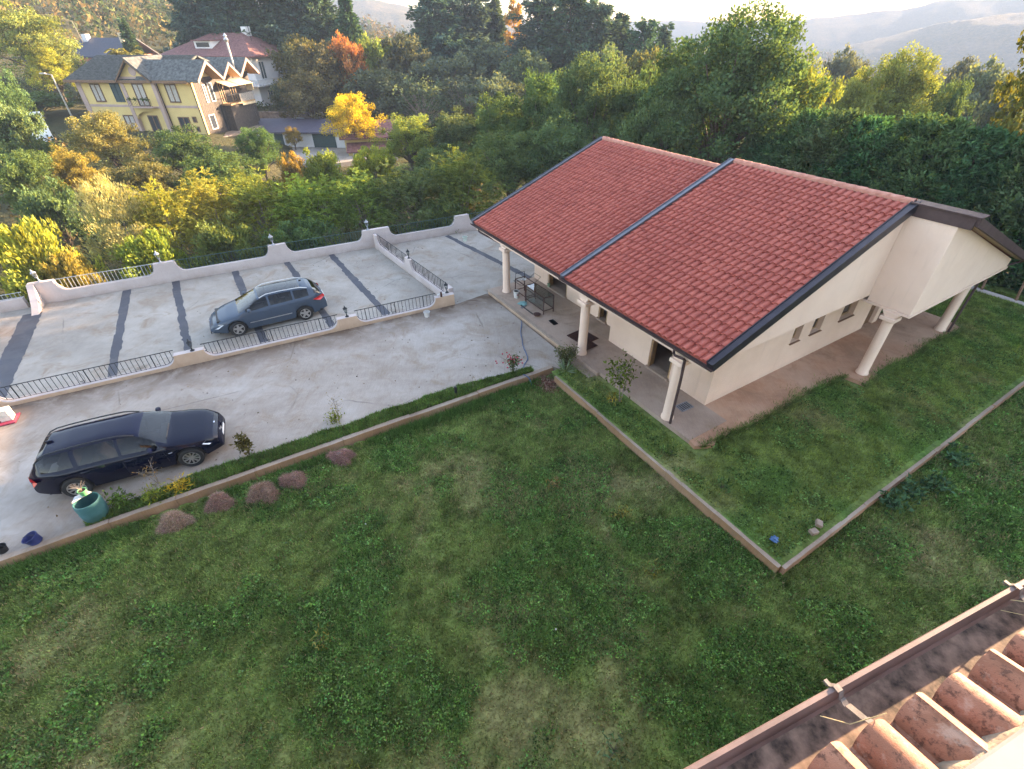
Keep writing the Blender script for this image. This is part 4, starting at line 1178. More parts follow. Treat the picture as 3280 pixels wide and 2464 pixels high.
def make_car(root, spec):
    Lh = spec['L'] / 2; W = spec['W'] / 2
    paint = MT[spec['paint']]
    top = np.array(spec['top']); belt = np.array(spec['belt']); low = spec['low']
    wx = spec['wheels']; wr = spec['wr']
    st = np.unique(np.concatenate([np.linspace(-Lh, Lh, 121), [p[0] for p in spec['top']], [Lh - .004, -Lh + .004, Lh - .02, -Lh + .02, Lh - .06, -Lh + .06]]))
    def sm(x, A):
        return np.interp(x, A[:, 0], A[:, 1])
    rows = 12
    V = []; info = []
    for x in st:
        # plan width: rounded ends
        ex = max(0, abs(x) - (Lh - spec['round'])) / spec['round']
        pw = W * (1 - spec['taper'] * ex ** 2.2) if ex > 0 else W
        zt = sm(x, top); zb = min(sm(x, belt), zt - .03)
        zl = low
        for w in wx:
            d = abs(x - w)
            if d < wr + .055: zl = max(zl, .02 + math.sqrt(max(0, (wr + .055) ** 2 - d * d)) + wr - .02 - .02)
        if ex > .35: zl = max(zl, low + .10 * (ex - .35))
        gh = max(0.0, zt - zb)                       # greenhouse height
        tum = min(.23, gh * .42)
        cab = 1 if gh > .30 else max(0.0, (gh - .10) / .20)
        sec = [(pw * .93, zl), (pw * .985, zl + (zb - zl) * .30), (pw, zl + (zb - zl) * .62), (pw * .985, zb - .05), (pw * .955, zb),
               (pw * .93 - tum * .12, zb + gh * .12), (pw * .93 - tum * .75, zb + gh * .72), (pw * .93 - tum * 1.15 - .03, zb + gh * .90),
               (pw * .93 - tum * 1.15 - .12 - .10 * (1 - cab), zb + gh * .972), (pw * .50, zt - .004 - .012 * cab * 0), (pw * .25, zt + .004), (0, zt + .006)]
        if cab < 1:          # bonnet: one soft arch from shoulder to crown
            for k in range(5, rows):
                th = (k - 4) / (rows - 5) * math.pi / 2
                ya, za = pw * .955 * math.cos(th) ** .55 if k < rows - 1 else 0.0, zb + gh * math.sin(th) ** .75
                y0, z0 = sec[k]; sec[k] = (y0 * cab + ya * (1 - cab), z0 * cab + za * (1 - cab))
        V.append(sec)
    n = len(st)
    vs = []
    for side in (1, -1):
        for i, x in enumerate(st):
            for (y, z) in V[i]: vs.append((x, side * y, z))
    paint_f = []; regions = {k: [] for k in spec['glass']}; arch = []
    off = n * rows
    for i in range(n - 1):
        xm = (st[i] + st[i + 1]) / 2
        for k in range(rows - 1):
            g = None
            for nm, (kk0, kk1, x0, x1) in spec['glass'].items():
                if kk0 <= k < kk1 and x0 <= xm < x1: g = nm; break
            fa = (i * rows + k, (i + 1) * rows + k, (i + 1) * rows + k + 1, i * rows + k + 1)
            fb = (off + i * rows + k, off + i * rows + k + 1, off + (i + 1) * rows + k + 1, off + (i + 1) * rows + k)
            if g is None: paint_f += [fa, fb]
            else: regions[g] += [fa, fb]
    # ends
    for (i, rev) in ((0, False), (n - 1, True)):
        for k in range(rows - 1):
            q = (i * rows + k, i * rows + k + 1, off + i * rows + k + 1, off + i * rows + k)
            paint_f.append(q[::-1] if rev else q)
    def part(name, faces, mat, parent, sm_=True, shrink=0):
        used = sorted({v for f in faces for v in f}); mp = {v: j for j, v in enumerate(used)}
        me = bpy.data.meshes.new(name); me.from_pydata([vs[v] for v in used], [], [tuple(mp[v] for v in f) for f in faces])
        bm = bmesh.new(); bm.from_mesh(me); bmesh.ops.remove_doubles(bm, verts=bm.verts, dist=1e-4); bmesh.ops.recalc_face_normals(bm, faces=bm.faces)
        bm.to_mesh(me); bm.free()
        return mkobj(name, me, mat, parent, 36)
    body = part('body', paint_f, paint, root)
    for nm, fs in regions.items():
        if fs:
            nice = nm.rstrip('0123456789_')
            gm = MT['car_glass'] if nice != 'windscreen' else MT['clear_screen']
            if nice == 'side_window' or nm == 'rear_window2':
                for sd in (0, 1): part(nice if nm != 'rear_window2' else 'tail_window', fs[sd::2], gm, root)
            else: part(nice, fs, gm, root)
    # cabin: floor, seats, dark lining
    cab = MB(); x0, x1 = spec['cabin']; zf = low + .12
    cab.box(-Lh + .25, Lh - .3, -W * .80, W * .80, low + .02, zf)
    cab.box(wx[1] + .42, x1 + .30, -W * .8, W * .8, zf, spec['belt_z'] - .06) if False else None
    for w in wx: cab.box(w - wr - .05, w + wr + .05, -W * .80, W * .80, zf, .68)
    cab.box(x1 - .1, Lh - .35, -W * .74, W * .74, zf, spec['belt_z'] - .22)
    cab.build('interior', MT['trim'], root)
    for sx in (x1 - .95, x1 - 1.85):
        for sy in ((-.37, .37) if sx > x1 - 1.2 else (0,)):
            wd = .25 if sx > x1 - 1.2 else .62
            s = MB(); s.box(sx - .25, sx + .28, sy - wd, sy + wd, zf, zf + .28)
            s.prism([(sx - .25, zf + .2), (sx - .10, zf + .2), (sx - .30, zf + .78), (sx - .42, zf + .76)], 'y', sy - wd, sy + wd)
            s.box(sx - .42, sx - .32, sy - .12, sy + .12, zf + .80, zf + .96)
            s.build('seat', MT['seat'], root, bevel=.03)
    # wheels
    for w in wx:
        for sd in (-1, 1):
            wh = empty('wheel'); wh.parent = root; wh.location = (w, sd * (W - .115), wr)
            steer = spec['steer'] if w > 0 else 0
            wh.rotation_euler = (0, 0, R(steer))
            ty = MB(); pr = [(wr * .68, -.10), (wr * .93, -.105), (wr, -.08), (wr, .08), (wr * .93, .105), (wr * .68, .10)]
            N = 28; tvs = []; tfs = []
            for (rr, yy) in pr:
                for k in range(N):
                    a = 2 * math.pi * k / N; tvs.append((rr * math.cos(a), yy, rr * math.sin(a)))
            for i in range(len(pr)):
                j = (i + 1) % len(pr)
                for k in range(N): tfs.append((i * N + k, i * N + (k + 1) % N, j * N + (k + 1) % N, j * N + k))
            ty.add(tvs, tfs).build('tyre', MT['tyre'], wh, smooth=40)
            rm_ = MB(); rr = wr * .69; yo = sd * .085
            rm_.m = Matrix.Rotation(R(90), 4, 'X')
            rm_.lathe([(rr - .03, -yo), (rr, -yo * 1.05), (rr, yo * .6), (rr - .045, yo * .2)], N, cap=False)
            rm_.m = None
            for k in range(spec['spokes']):
                for dd in (spec['dbl'] if spec['dbl'] else (0,)):
                    a = 2 * math.pi * k / spec['spokes'] + dd + .3
                    c, s_ = math.cos(a), math.sin(a); wA, wB = spec['sw']
                    vs2 = []
                    for (q, ww) in ((.045, wA), (rr - .01, wB)):
                        for t_ in (-ww, ww): vs2.append((c * q - s_ * t_, yo * .95, s_ * q + c * t_))
                        for t_ in (-ww, ww): vs2.append((c * q - s_ * t_, yo * .55, s_ * q + c * t_))
                    rm_.add(vs2, [(0, 1, 5, 4), (2, 6, 7, 3), (0, 4, 6, 2), (1, 3, 7, 5)])
            rm_.m = Matrix.Rotation(R(90), 4, 'X'); rm_.lathe([(.07, -yo * .4), (.07, -yo * 1.0), (.03, -yo * 1.08), (0.0001, -yo * 1.08)], 14, cap=False); rm_.m = None
            rm_.build('rim', MT['alloy'], wh, smooth=30)
            dk = MB(); dk.m = Matrix.Rotation(R(90), 4, 'X'); dk.lathe([(0.0001, -yo * .3), (rr - .012, -yo * .3)], 20, cap=False); dk.m = None
            dk.build('brake_disc', MT['trim'], wh)
    return body, V, st

def ribbon(pts, h, t, nx=None):
    """flat strip following points on the flank (x,y,z), height h, proud by t"""
    mb = MB(); vs = []; n = len(pts)
    for (x, y, z) in pts:
        s = 1 if y > 0 else -1
        vs += [(x, y, z - h / 2), (x, y + s * t, z - h / 2), (x, y + s * t, z + h / 2), (x, y, z + h / 2)]
    fs = []
    for i in range(n - 1):
        for k in range(4): fs.append((i * 4 + k, i * 4 + (k + 1) % 4, (i + 1) * 4 + (k + 1) % 4, (i + 1) * 4 + k))
    fs += [(0, 1, 2, 3), (n * 4 - 1, n * 4 - 2, n * 4 - 3, n * 4 - 4)]
    return mb.add(vs, fs)

def flank(V, st, x, z):
    """half width of the body at (x, z)"""
    i = int(np.argmin(np.abs(st - x))); sec = V[i]
    zs = [p[1] for p in sec[:8]]; ys_ = [p[0] for p in sec[:8]]
    return float(np.interp(z, zs, ys_))

def car_details(root, V, st, spec):
    Lh = spec['L'] / 2; W = spec['W'] / 2; bz = spec['belt_z']
    for sd in (1, -1):
        # shut lines
        for x0, lean in spec['shuts']:
            pts = []
            for t_ in np.linspace(0, 1, 6):
                z = spec['low'] + .10 + (bz - spec['low'] - .12) * t_; x = x0 + lean * t_ ** 2
                pts.append((x, sd * (flank(V, st, x, z) - .004), z))
            MB().tube(pts, .0075, 4).build('shut_line', MT['trim'], root)
        for hx in spec['handles']:
            z = bz - .10; y = flank(V, st, hx, z)
            MB().tube([(hx - .10, sd * y, z), (hx - .07, sd * (y + .03), z + .005), (hx + .07, sd * (y + .03), z + .01), (hx + .10, sd * y, z + .005)], .016, 6).build('door_handle', MT[spec['paint']], root, smooth=True)
        # mirror
        mx = spec['mirror']; y = flank(V, st, mx, bz)
        m = MB(); m.tube([(mx, sd * (y - .02), bz + .02), (mx + .02, sd * (y + .07), bz + .05)], .025, 6)
        m.m = Matrix.Translation((mx + .02, sd * (y + .13), bz + .08)) @ Matrix.Diagonal((.075, .115, .075, 1))
        m.lathe([(.01, -1), (.6, -.85), (.95, -.3), (1, .2), (.75, .75), (.01, 1)], 12); m.m = None
        m.build('mirror', MT[spec.get('mirror_paint', spec['paint'])], root, smooth=True)
        # rubbing strip / sill
        if spec.get('moulding'):
            pts = [(x, sd * (flank(V, st, x, spec['moulding']) - .002), spec['moulding']) for x in np.linspace(spec['wheels'][1] + .52, spec['wheels'][0] - .52, 14)]
            ribbon(pts, .035, .014).build('moulding', MT['alloy'], root)
        # window surround
        # roof rail
        i0 = spec['rail']
        pts = []
        for t_ in np.linspace(0, 1, 14):
            x = i0[0] + (i0[1] - i0[0]) * t_
            zt = float(np.interp(x, [p[0] for p in spec['top']], [p[1] for p in spec['top']]))
            h_ = .055 * min(1, math.sin(math.pi * t_) * 2.2)
            pts.append((x, sd * (W - .34), zt - .025 + h_))
        MB().tube(pts, .019, 6).build('roof_rail', MT[spec['rail_mat']], root, smooth=True)
        # lamps
        for nm, mat, pts in spec['lamps']:
            MB().add([(x, sd * y, z) for x, y, z in pts], [tuple(range(len(pts)))] if sd > 0 else [tuple(range(len(pts)))[::-1]]).build(nm, MT[mat], root)
    for nm, mat, boxes in spec['extras']:
        mb = MB()
        for q in boxes: mb.box(*q)
        mb.build(nm, MT[mat], root, bevel=.006)

# ---- navy estate car on the driveway
c1 = empty('estate_car', (-10.98, 10.22, 0), math.atan2(1.12, 2.52), 'dark navy estate car with black roof rails parked on the driveway', 'car')
spec1 = dict(L=4.53, W=1.82, low=.22, round=.95, taper=.30, paint='paint_navy', wheels=(1.42, -1.34), wr=.325, belt_z=.93, steer=0,
    top=[(-2.265, .62), (-2.25, .78), (-2.20, .92), (-2.05, 1.12), (-1.86, 1.34), (-1.70, 1.405), (-1.2, 1.44), (-.5, 1.455), (0.0, 1.44), (.28, 1.405), (.42, 1.365), (1.02, 1.00), (1.10, .965), (1.5, .915), (1.9, .84), (2.1, .76), (2.2, .68), (2.255, .56), (2.265, .50)],
    belt=[(-2.265, .55), (-2.2, .85), (-1.9, .955), (-1.0, .945), (0, .925), (1.0, .90), (1.3, .83), (1.9, .73), (2.2, .56), (2.265, .42)],
    glass={'windscreen': (7, 11, .47, 1.02), 'rear_window': (7, 11, -2.14, -1.86), 'side_window1': (5, 7, -.02, .80), 'side_window2': (5, 7, -1.02, -.12), 'side_window3': (5, 7, -1.85, -1.12)},
    cabin=(-1.9, .75), spokes=10, dbl=None, sw=(.016, .019), shuts=[(.92, -.06), (-.08, .0), (-1.02, -.12)], handles=[.08, -.92], mirror=.62,
    rail=(-1.95, .35), rail_mat='iron',
    lamps=[('headlamp', 'lamp_clear', [(2.135, .50, .655), (2.165, .50, .56), (1.98, .83, .60), (1.82, .87, .705), (1.92, .78, .735)]),
           ('tail_lamp', 'lamp_red', [(-2.262, .52, .86), (-2.268, .50, .72), (-2.12, .855, .70), (-1.97, .895, .84), (-2.10, .85, .90)]),
           ('grille', 'chrome', [(2.262, .04, .60), (2.27, .04, .47), (2.255, .27, .48), (2.235, .30, .58), (2.225, .22, .63)])],
    extras=[('number_plate', 'plate', [(2.268, 2.285, -.26, .26, .40, .50)]), ('air_intake', 'trim', [(2.20, 2.262, -.55, .55, .25, .36)]), ('antenna_fin', 'paint_navy', [(-1.72, -1.56, -.02, .02, 1.40, 1.47)]),
            ('badge', 'chrome', [(2.10, 2.14, -.04, .04, .765, .775)]),
            ('side_marker', 'lamp_clear', [(.98, 1.08, -.916, -.905, .70, .725)]), ('wiper', 'trim', [(1.00, 1.03, -.55, .1, 1.02, 1.035)])])
body, V_, st_ = make_car(c1, spec1); car_details(c1, V_, st_, spec1)

# ---- slate blue estate car on the terrace
c2 = empty('estate_car', (-10.73, 19.15, -.2), math.atan2(18.49 - 19.795, -11.883 + 9.572), 'slate blue estate car with silver roof rails parked on the terrace', 'car')
spec2 = dict(L=4.76, W=1.83, low=.21, round=1.1, taper=.36, paint='paint_blue', wheels=(1.36, -1.365), wr=.325, belt_z=.98, steer=14,
    top=[(-2.38, .62), (-2.36, .82), (-2.28, .98), (-2.10, 1.18), (-1.92, 1.31), (-1.75, 1.365), (-1.3, 1.405), (-.6, 1.43), (-.1, 1.42), (.12, 1.395), (.28, 1.35), (1.16, .955), (1.26, .925), (1.6, .865), (1.95, .765), (2.2, .64), (2.33, .52), (2.38, .42)],
    belt=[(-2.38, .58), (-2.3, .93), (-2.0, 1.05), (-1.0, 1.0), (0, .965), (1.0, .92), (1.3, .83), (1.8, .70), (2.2, .50), (2.38, .33)],
    glass={'windscreen': (7, 11, .33, 1.15), 'rear_window': (7, 11, -2.22, -1.95), 'side_window1': (5, 7, -.02, .88), 'side_window2': (5, 7, -1.02, -.13), 'side_window3': (5, 7, -1.72, -1.10), 'glass_roof': (8, 11, -1.45, .22), 'rear_window2': (5, 7, -2.22, -1.95)},
    cabin=(-2.0, .8), spokes=5, dbl=None, sw=(.045, .034), shuts=[(1.0, -.05), (-.06, .0), (-1.02, -.18)], handles=[.12, -.95], mirror=.72, moulding=.50,
    rail=(-1.72, .22), rail_mat='alloy', mirror_paint='paint_blue',
    lamps=[('headlamp', 'lamp_clear', [(2.33, .44, .475), (2.345, .50, .40), (2.05, .87, .52), (1.80, .895, .66), (1.95, .78, .665), (2.2, .60, .565)]),
           ('tail_lamp', 'lamp_red', [(-2.33, .60, .95), (-2.37, .58, .82), (-2.12, .86, .78), (-1.82, .90, .90), (-2.05, .85, .96)]),
           ('fog_lamp', 'lamp_clear', [(2.37, .56, .33), (2.375, .54, .27), (2.31, .66, .27), (2.30, .67, .33)])],
    extras=[('number_plate', 'plate', [(-2.40, -2.375, -.26, .26, .64, .74)]), ('air_intake', 'trim', [(2.30, 2.385, -.6, .6, .25, .36)]), ('antenna', 'trim', [(-1.62, -1.52, -.03, .03, 1.47, 1.53)]),
            ('badge', 'chrome', [(2.30, 2.325, -.05, .05, .50, .59)]), ('bumper_trim', 'alloy', [(-2.405, -2.38, -.7, .7, .60, .62)])])
body, V_, st_ = make_car(c2, spec2); car_details(c2, V_, st_, spec2)
# ================================================================== foliage tools
def leaf_quads(P, dirs, size, aspect=.5, vattr=None, wattr=None, curl=.15):
    """one rhombic leaf per point: P (n,3), dirs (n,3) leaf axis, size (n,)"""
    n = len(P)
    d = dirs / (np.linalg.norm(dirs, axis=1)[:, None] + 1e-9)
    t = rng.normal(size=(n, 3)); s = np.cross(d, t); s /= (np.linalg.norm(s, axis=1)[:, None] + 1e-9)
    nn = np.cross(s, d)
    sz = np.asarray(size)[:, None]
    V = np.stack([P, P + d * sz * .5 + s * sz * aspect * .5 + nn * sz * curl, P + d * sz, P + d * sz * .5 - s * sz * aspect * .5 + nn * sz * curl], 1).reshape(-1, 3)
    F = np.arange(n * 4).reshape(-1, 4)
    v = np.repeat(rng.random(n) if vattr is None else vattr, 4); w = np.repeat(rng.random(n) ** 2 if wattr is None else wattr, 4)
    return V, F, v, w
def leaf_mesh(name, *a, **k):
    V, F, v, w = leaf_quads(*a, **k)
    return np_mesh(name, V, F, {'v': v, 'w': w})
def sph(n):
    u = rng.normal(size=(n, 3)); return u / np.linalg.norm(u, axis=1)[:, None]

def crown_points(nclump, per, R0, zc, H2, clump_r, shape='round', rough=.25, fill=.35):
    """leaf centres in clumps over the shell of a crown (unit metres); returns points, outward dirs, clump brightness"""
    u = sph(nclump)
    if shape == 'round':
        u[:, 2] = np.where(u[:, 2] < -.55, -u[:, 2], u[:, 2])
        rr = np.where(rng.random(nclump) < fill, rng.uniform(.35, .8, nclump), rng.uniform(.82, 1.05, nclump)) * (1 + rng.normal(0, rough * .5, nclump))
        C = np.stack([u[:, 0] * R0 * rr, u[:, 1] * R0 * rr, zc + u[:, 2] * H2 * rr], -1)
    elif shape == 'cone':
        h = 1 - np.sqrt(rng.random(nclump)); a = rng.uniform(0, 2 * math.pi, nclump)
        rr = (1 - h) ** .85 * rng.uniform(.75, 1.08, nclump)
        C = np.stack([np.cos(a) * R0 * rr, np.sin(a) * R0 * rr, zc - H2 + 2 * H2 * h], -1)
    elif shape == 'column':
        h = rng.random(nclump); a = rng.uniform(0, 2 * math.pi, nclump)
        rr = np.minimum(1, np.sin(np.clip(h, .02, 1) * math.pi * .93 + .1) ** .6) * rng.uniform(.6, 1.05, nclump)
        C = np.stack([np.cos(a) * R0 * rr, np.sin(a) * R0 * rr, zc - H2 + 2 * H2 * h], -1)
    idx = np.repeat(np.arange(nclump), per)
    cr = clump_r * rng.uniform(.6, 1.35, nclump)
    off = sph(len(idx)) * (cr[idx] * rng.random(len(idx)) ** .45)[:, None]
    off[:, 2] *= .75
    P = C[idx] + off
    out = C[idx] - np.array([0, 0, zc - H2 * .4]); out /= np.linalg.norm(out, axis=1)[:, None] + 1e-9
    return P, out, rng.random(nclump)[idx], C

def limbs(mb, C, trunk_top, base_r, n, spread=.6, z0=0.0):
    """trunk and limbs running up into the clumps"""
    mb.tube([(0, 0, -.3), (0, 0, z0 + trunk_top * .35), (rnd.uniform(-.06, .06) * trunk_top * .3, rnd.uniform(-.06, .06) * trunk_top * .3, trunk_top)], [base_r * 1.25, base_r, base_r * .8], 8)
    sel = C[rng.choice(len(C), min(n, len(C)), replace=False)]
    for c in sel:
        s = np.array([0, 0, trunk_top * rnd.uniform(.55, 1.0)]); e = c * np.array([.96, .96, .97])
        m1 = s + (e - s) * .35 + np.array([0, 0, .10 * np.linalg.norm(e - s)]); m2 = s + (e - s) * .7 + np.array([0, 0, .07 * np.linalg.norm(e - s)])
        mb.tube([tuple(s), tuple(m1), tuple(m2), tuple(e)], [base_r * .5, base_r * .32, base_r * .18, base_r * .06], 5, cap=False)

def proto(kind, seed):
    """returns (crown mesh, trunk mesh, reference radius, reference height)"""
    global rng
    keep = rng; rng = np.random.default_rng(seed); rnd.seed(seed)
    mb = MB()
    if kind == 'oak':
        P, out, b, C = crown_points(130, 140, 3.0, 4.6, 3.0, .68, 'round', .4); Rr, Hh = 3.2, 7.8
        d = out * .5 + sph(len(P)) + np.array([0, 0, .25]); me = leaf_mesh('oak_crown', P, d, rng.uniform(.13, .24, len(P)), aspect=.62, vattr=np.clip(b * .7 + rng.random(len(P)) * .3, 0, 1))
        limbs(mb, C, 2.6, .2, 26)
    elif kind == 'oak_mid':
        P, out, b, C = crown_points(95, 80, 3.0, 4.6, 3.0, .78, 'round', .4); Rr, Hh = 3.2, 7.8
        d = out * .4 + sph(len(P)); me = leaf_mesh('tree_crown', P, d, rng.uniform(.24, .42, len(P)), aspect=.65, vattr=np.clip(b * .6 + rng.random(len(P)) * .4, 0, 1))
        limbs(mb, C, 2.6, .2, 18)
    elif kind == 'big_oak':
        P, out, b, C = crown_points(380, 120, 5.0, 6.4, 5.6, .80, 'round', .2, .5); Rr, Hh = 5.4, 12.4
        P[:, 2] = np.maximum(P[:, 2], .5)
        d = out * .5 + sph(len(P)) + np.array([0, 0, .35]); me = leaf_mesh('oak_crown', P, d, rng.uniform(.15, .27, len(P)), aspect=.6, vattr=np.clip(b * .6 + rng.random(len(P)) * .4, 0, 1))
        limbs(mb, C, 3.6, .34, 46)
    elif kind == 'robinia':
        # feathery: rows of leaflets along drooping stalks
        P0, out, b, C = crown_points(120, 12, 2.4, 3.6, 2.3, .7, 'round', .35)
        ns = len(P0); L = rng.uniform(.35, .6, ns); ax = out * .8 + sph(ns) * .7; ax /= np.linalg.norm(ax, axis=1)[:, None]; ax[:, 2] -= .15
        k = 11
        t = np.linspace(.1, 1, k)
        P = (P0[:, None] + ax[:, None] * (L[:, None] * t)[..., None] + np.array([0, 0, -.18]) * (t ** 2)[None, :, None] * L[:, None, None]).reshape(-1, 3)
        sd = np.cross(ax, np.array([0, 0, 1.])); sd /= np.linalg.norm(sd, axis=1)[:, None] + 1e-9
        sg = np.tile(np.where(np.arange(k) % 2, 1., -1.), ns)
        d = np.repeat(sd, k, 0) * sg[:, None] + np.repeat(ax, k, 0) * .5 + rng.normal(size=(ns * k, 3)) * .18
        me = leaf_mesh('feathery_crown', P, d, rng.uniform(.11, .19, len(P)), aspect=.45, vattr=np.repeat(np.clip(b * .55 + rng.random(ns) * .45, 0, 1), k), wattr=np.repeat(rng.random(ns) ** 2, k)); Rr, Hh = 2.8, 6.2
        limbs(mb, C, 2.0, .11, 22)
    elif kind == 'willow':
        P, out, b, C = crown_points(130, 100, 2.3, 3.2, 2.4, .55, 'round', .35); Rr, Hh = 2.6, 5.8
        d = out * .8 + sph(len(P)) * .6 + np.array([0, 0, .6]); me = leaf_mesh('willow_crown', P, d, rng.uniform(.13, .24, len(P)), aspect=.26, vattr=np.clip(b * .5 + rng.random(len(P)) * .5, 0, 1))
        limbs(mb, C, 1.2, .10, 30)
    elif kind == 'bush':
        P, out, b, C = crown_points(80, 95, 1.6, 1.3, 1.25, .42, 'round', .35); Rr, Hh = 1.85, 2.7
        P[:, 2] = np.maximum(P[:, 2], .03)
        d = out * .7 + sph(len(P)) * .8 + np.array([0, 0, .3]); me = leaf_mesh('bush_leaves', P, d, rng.uniform(.12, .22, len(P)), aspect=.48, vattr=np.clip(b * .5 + rng.random(len(P)) * .5, 0, 1))
        limbs(mb, C, .5, .05, 24)
    elif kind == 'spruce' or kind == 'cedar':
        layers = 26 if kind == 'spruce' else 24; Hh = 12.0; Rr = 2.6 if kind == 'spruce' else 4.2
        Ps = []; Ds = []; vs_ = []
        for i in range(layers):
            h = .10 + .88 * (i / layers) ** .95; z = Hh * h
            rad = Rr * ((1 - h) ** .8 if kind == 'spruce' else (1 - h ** 2.4) ** .7) * rng.uniform(.75, 1.08)
            nb = max(6, int(13 * (1 - h) + 6))
            for q in range(nb):
                a = rng.uniform(0, 2 * math.pi); ln = rad * rng.uniform(.6, 1.12); zz = z; z = zz + rng.uniform(-.35, .35)
                m = int(30 + 46 * ln / Rr * (1.5 if kind == 'cedar' else 1)); t = rng.random(m) ** .7
                wdt = .30 * ln * (1 - t * .55)
                side = rng.uniform(-1, 1, m) * wdt
                droop = (-.28 if kind == 'spruce' else .05)
                px_ = np.cos(a) * ln * t - np.sin(a) * side; py_ = np.sin(a) * ln * t + np.cos(a) * side
                pz_ = z + droop * ln * t + .10 * ln * t ** 2 - rng.random(m) * .45
                Ps.append(np.stack([px_, py_, pz_], -1)); Ds.append(np.stack([np.cos(a) + np.zeros(m), np.sin(a) + np.zeros(m), -.25 + np.zeros(m)], -1) + rng.normal(size=(m, 3)) * .45)
                vs_.append(np.full(m, rng.random() * .5) + rng.random(m) * .5)
                z = zz
                if q % 3 == 0: mb.tube([(0, 0, z), (math.cos(a) * ln * .9, math.sin(a) * ln * .9, z + droop * ln * .9)], [.05, .012], 4, cap=False)
        P = np.concatenate(Ps); d = np.concatenate(Ds)
        me = leaf_mesh(kind + '_crown', P, d, rng.uniform(.32, .60, len(P)), aspect=.34, vattr=np.concatenate(vs_), wattr=rng.random(len(P)) ** 4)
        mb.tube([(0, 0, -.4), (0, 0, Hh * .5), (0, 0, Hh * .97)], [.24, .14, .02], 8)
    elif kind == 'cypress':
        Hh = 8.0; Rr = 1.8
        P0, out, b, C = crown_points(300, 15, 1.75, 4.0, 3.9, .36, 'column', .2)
        ns = len(P0); ax = out * np.array([.8, .8, .2]) + np.array([0, 0, .55]) + sph(ns) * .45; ax /= np.linalg.norm(ax, axis=1)[:, None]
        k = 5; t = np.linspace(0, 1, k); L = rng.uniform(.25, .5, ns)
        P = (P0[:, None] + ax[:, None] * (L[:, None] * t)[..., None]).reshape(-1, 3)
        d = np.repeat(ax, k, 0) + rng.normal(size=(ns * k, 3)) * .5
        me = leaf_mesh('cypress_crown', P, d, rng.uniform(.17, .30, len(P)), aspect=.36, vattr=np.repeat(np.clip(b * .5 + rng.random(ns) * .5, 0, 1), k), wattr=np.repeat(rng.random(ns) ** 3, k))
        mb.tube([(0, 0, -.3), (0, 0, 4), (0, 0, 7.4)], [.14, .09, .02], 7)
    elif kind == 'poplar':
        Hh = 14.0; Rr = 1.7
        P, out, b, C = crown_points(90, 90, 1.4, 7.4, 6.6, .5, 'column', .25)
        d = out * .4 + sph(len(P)) + np.array([0, 0, .6]); me = leaf_mesh('poplar_crown', P, d, rng.uniform(.22, .4, len(P)), aspect=.6, vattr=np.clip(b * .6 + rng.random(len(P)) * .4, 0, 1))
        limbs(mb, C, 3.5, .16, 22); mb.tube([(0, 0, 3), (0, 0, 13)], [.14, .03], 6)
    elif kind == 'bare':
        # thinning autumn tree: many twigs, few leaves
        P, out, b, C = crown_points(110, 22, 2.8, 4.4, 2.8, .7, 'round', .3); Rr, Hh = 3.1, 7.4
        d = out * .4 + sph(len(P)); me = leaf_mesh('thin_crown', P, d, rng.uniform(.22, .36, len(P)), aspect=.6, vattr=np.clip(b * .6 + rng.random(len(P)) * .4, 0, 1))
        limbs(mb, C, 2.2, .17, 70)
    co = np.empty(len(me.vertices) * 3, np.float32); me.vertices.foreach_get('co', co); co = co.reshape(-1, 3)
    Rr = float(np.percentile(np.hypot(co[:, 0], co[:, 1]), 97)); Hh = float(np.percentile(co[:, 2], 99.6))
    trunk = mb.mesh('trunk'); 
    me.materials.append(MT['needle'] if kind in ('spruce', 'cedar', 'cypress') else MT['leaf'])
    trunk.materials.append(MT['bark_p'] if kind in ('bare', 'robinia', 'willow') else MT['bark'])
    rng = keep
    return me, trunk, Rr, Hh

PROTO = {}
for kind, n in (('oak', 3), ('oak_mid', 3), ('big_oak', 1), ('robinia', 3), ('willow', 1), ('bush', 2), ('spruce', 2), ('cedar', 1), ('cypress', 2), ('poplar', 1), ('bare', 2)):
    PROTO[kind] = [proto(kind, 100 + 17 * i + len(kind) * 7) for i in range(n)]
rnd.seed(5)

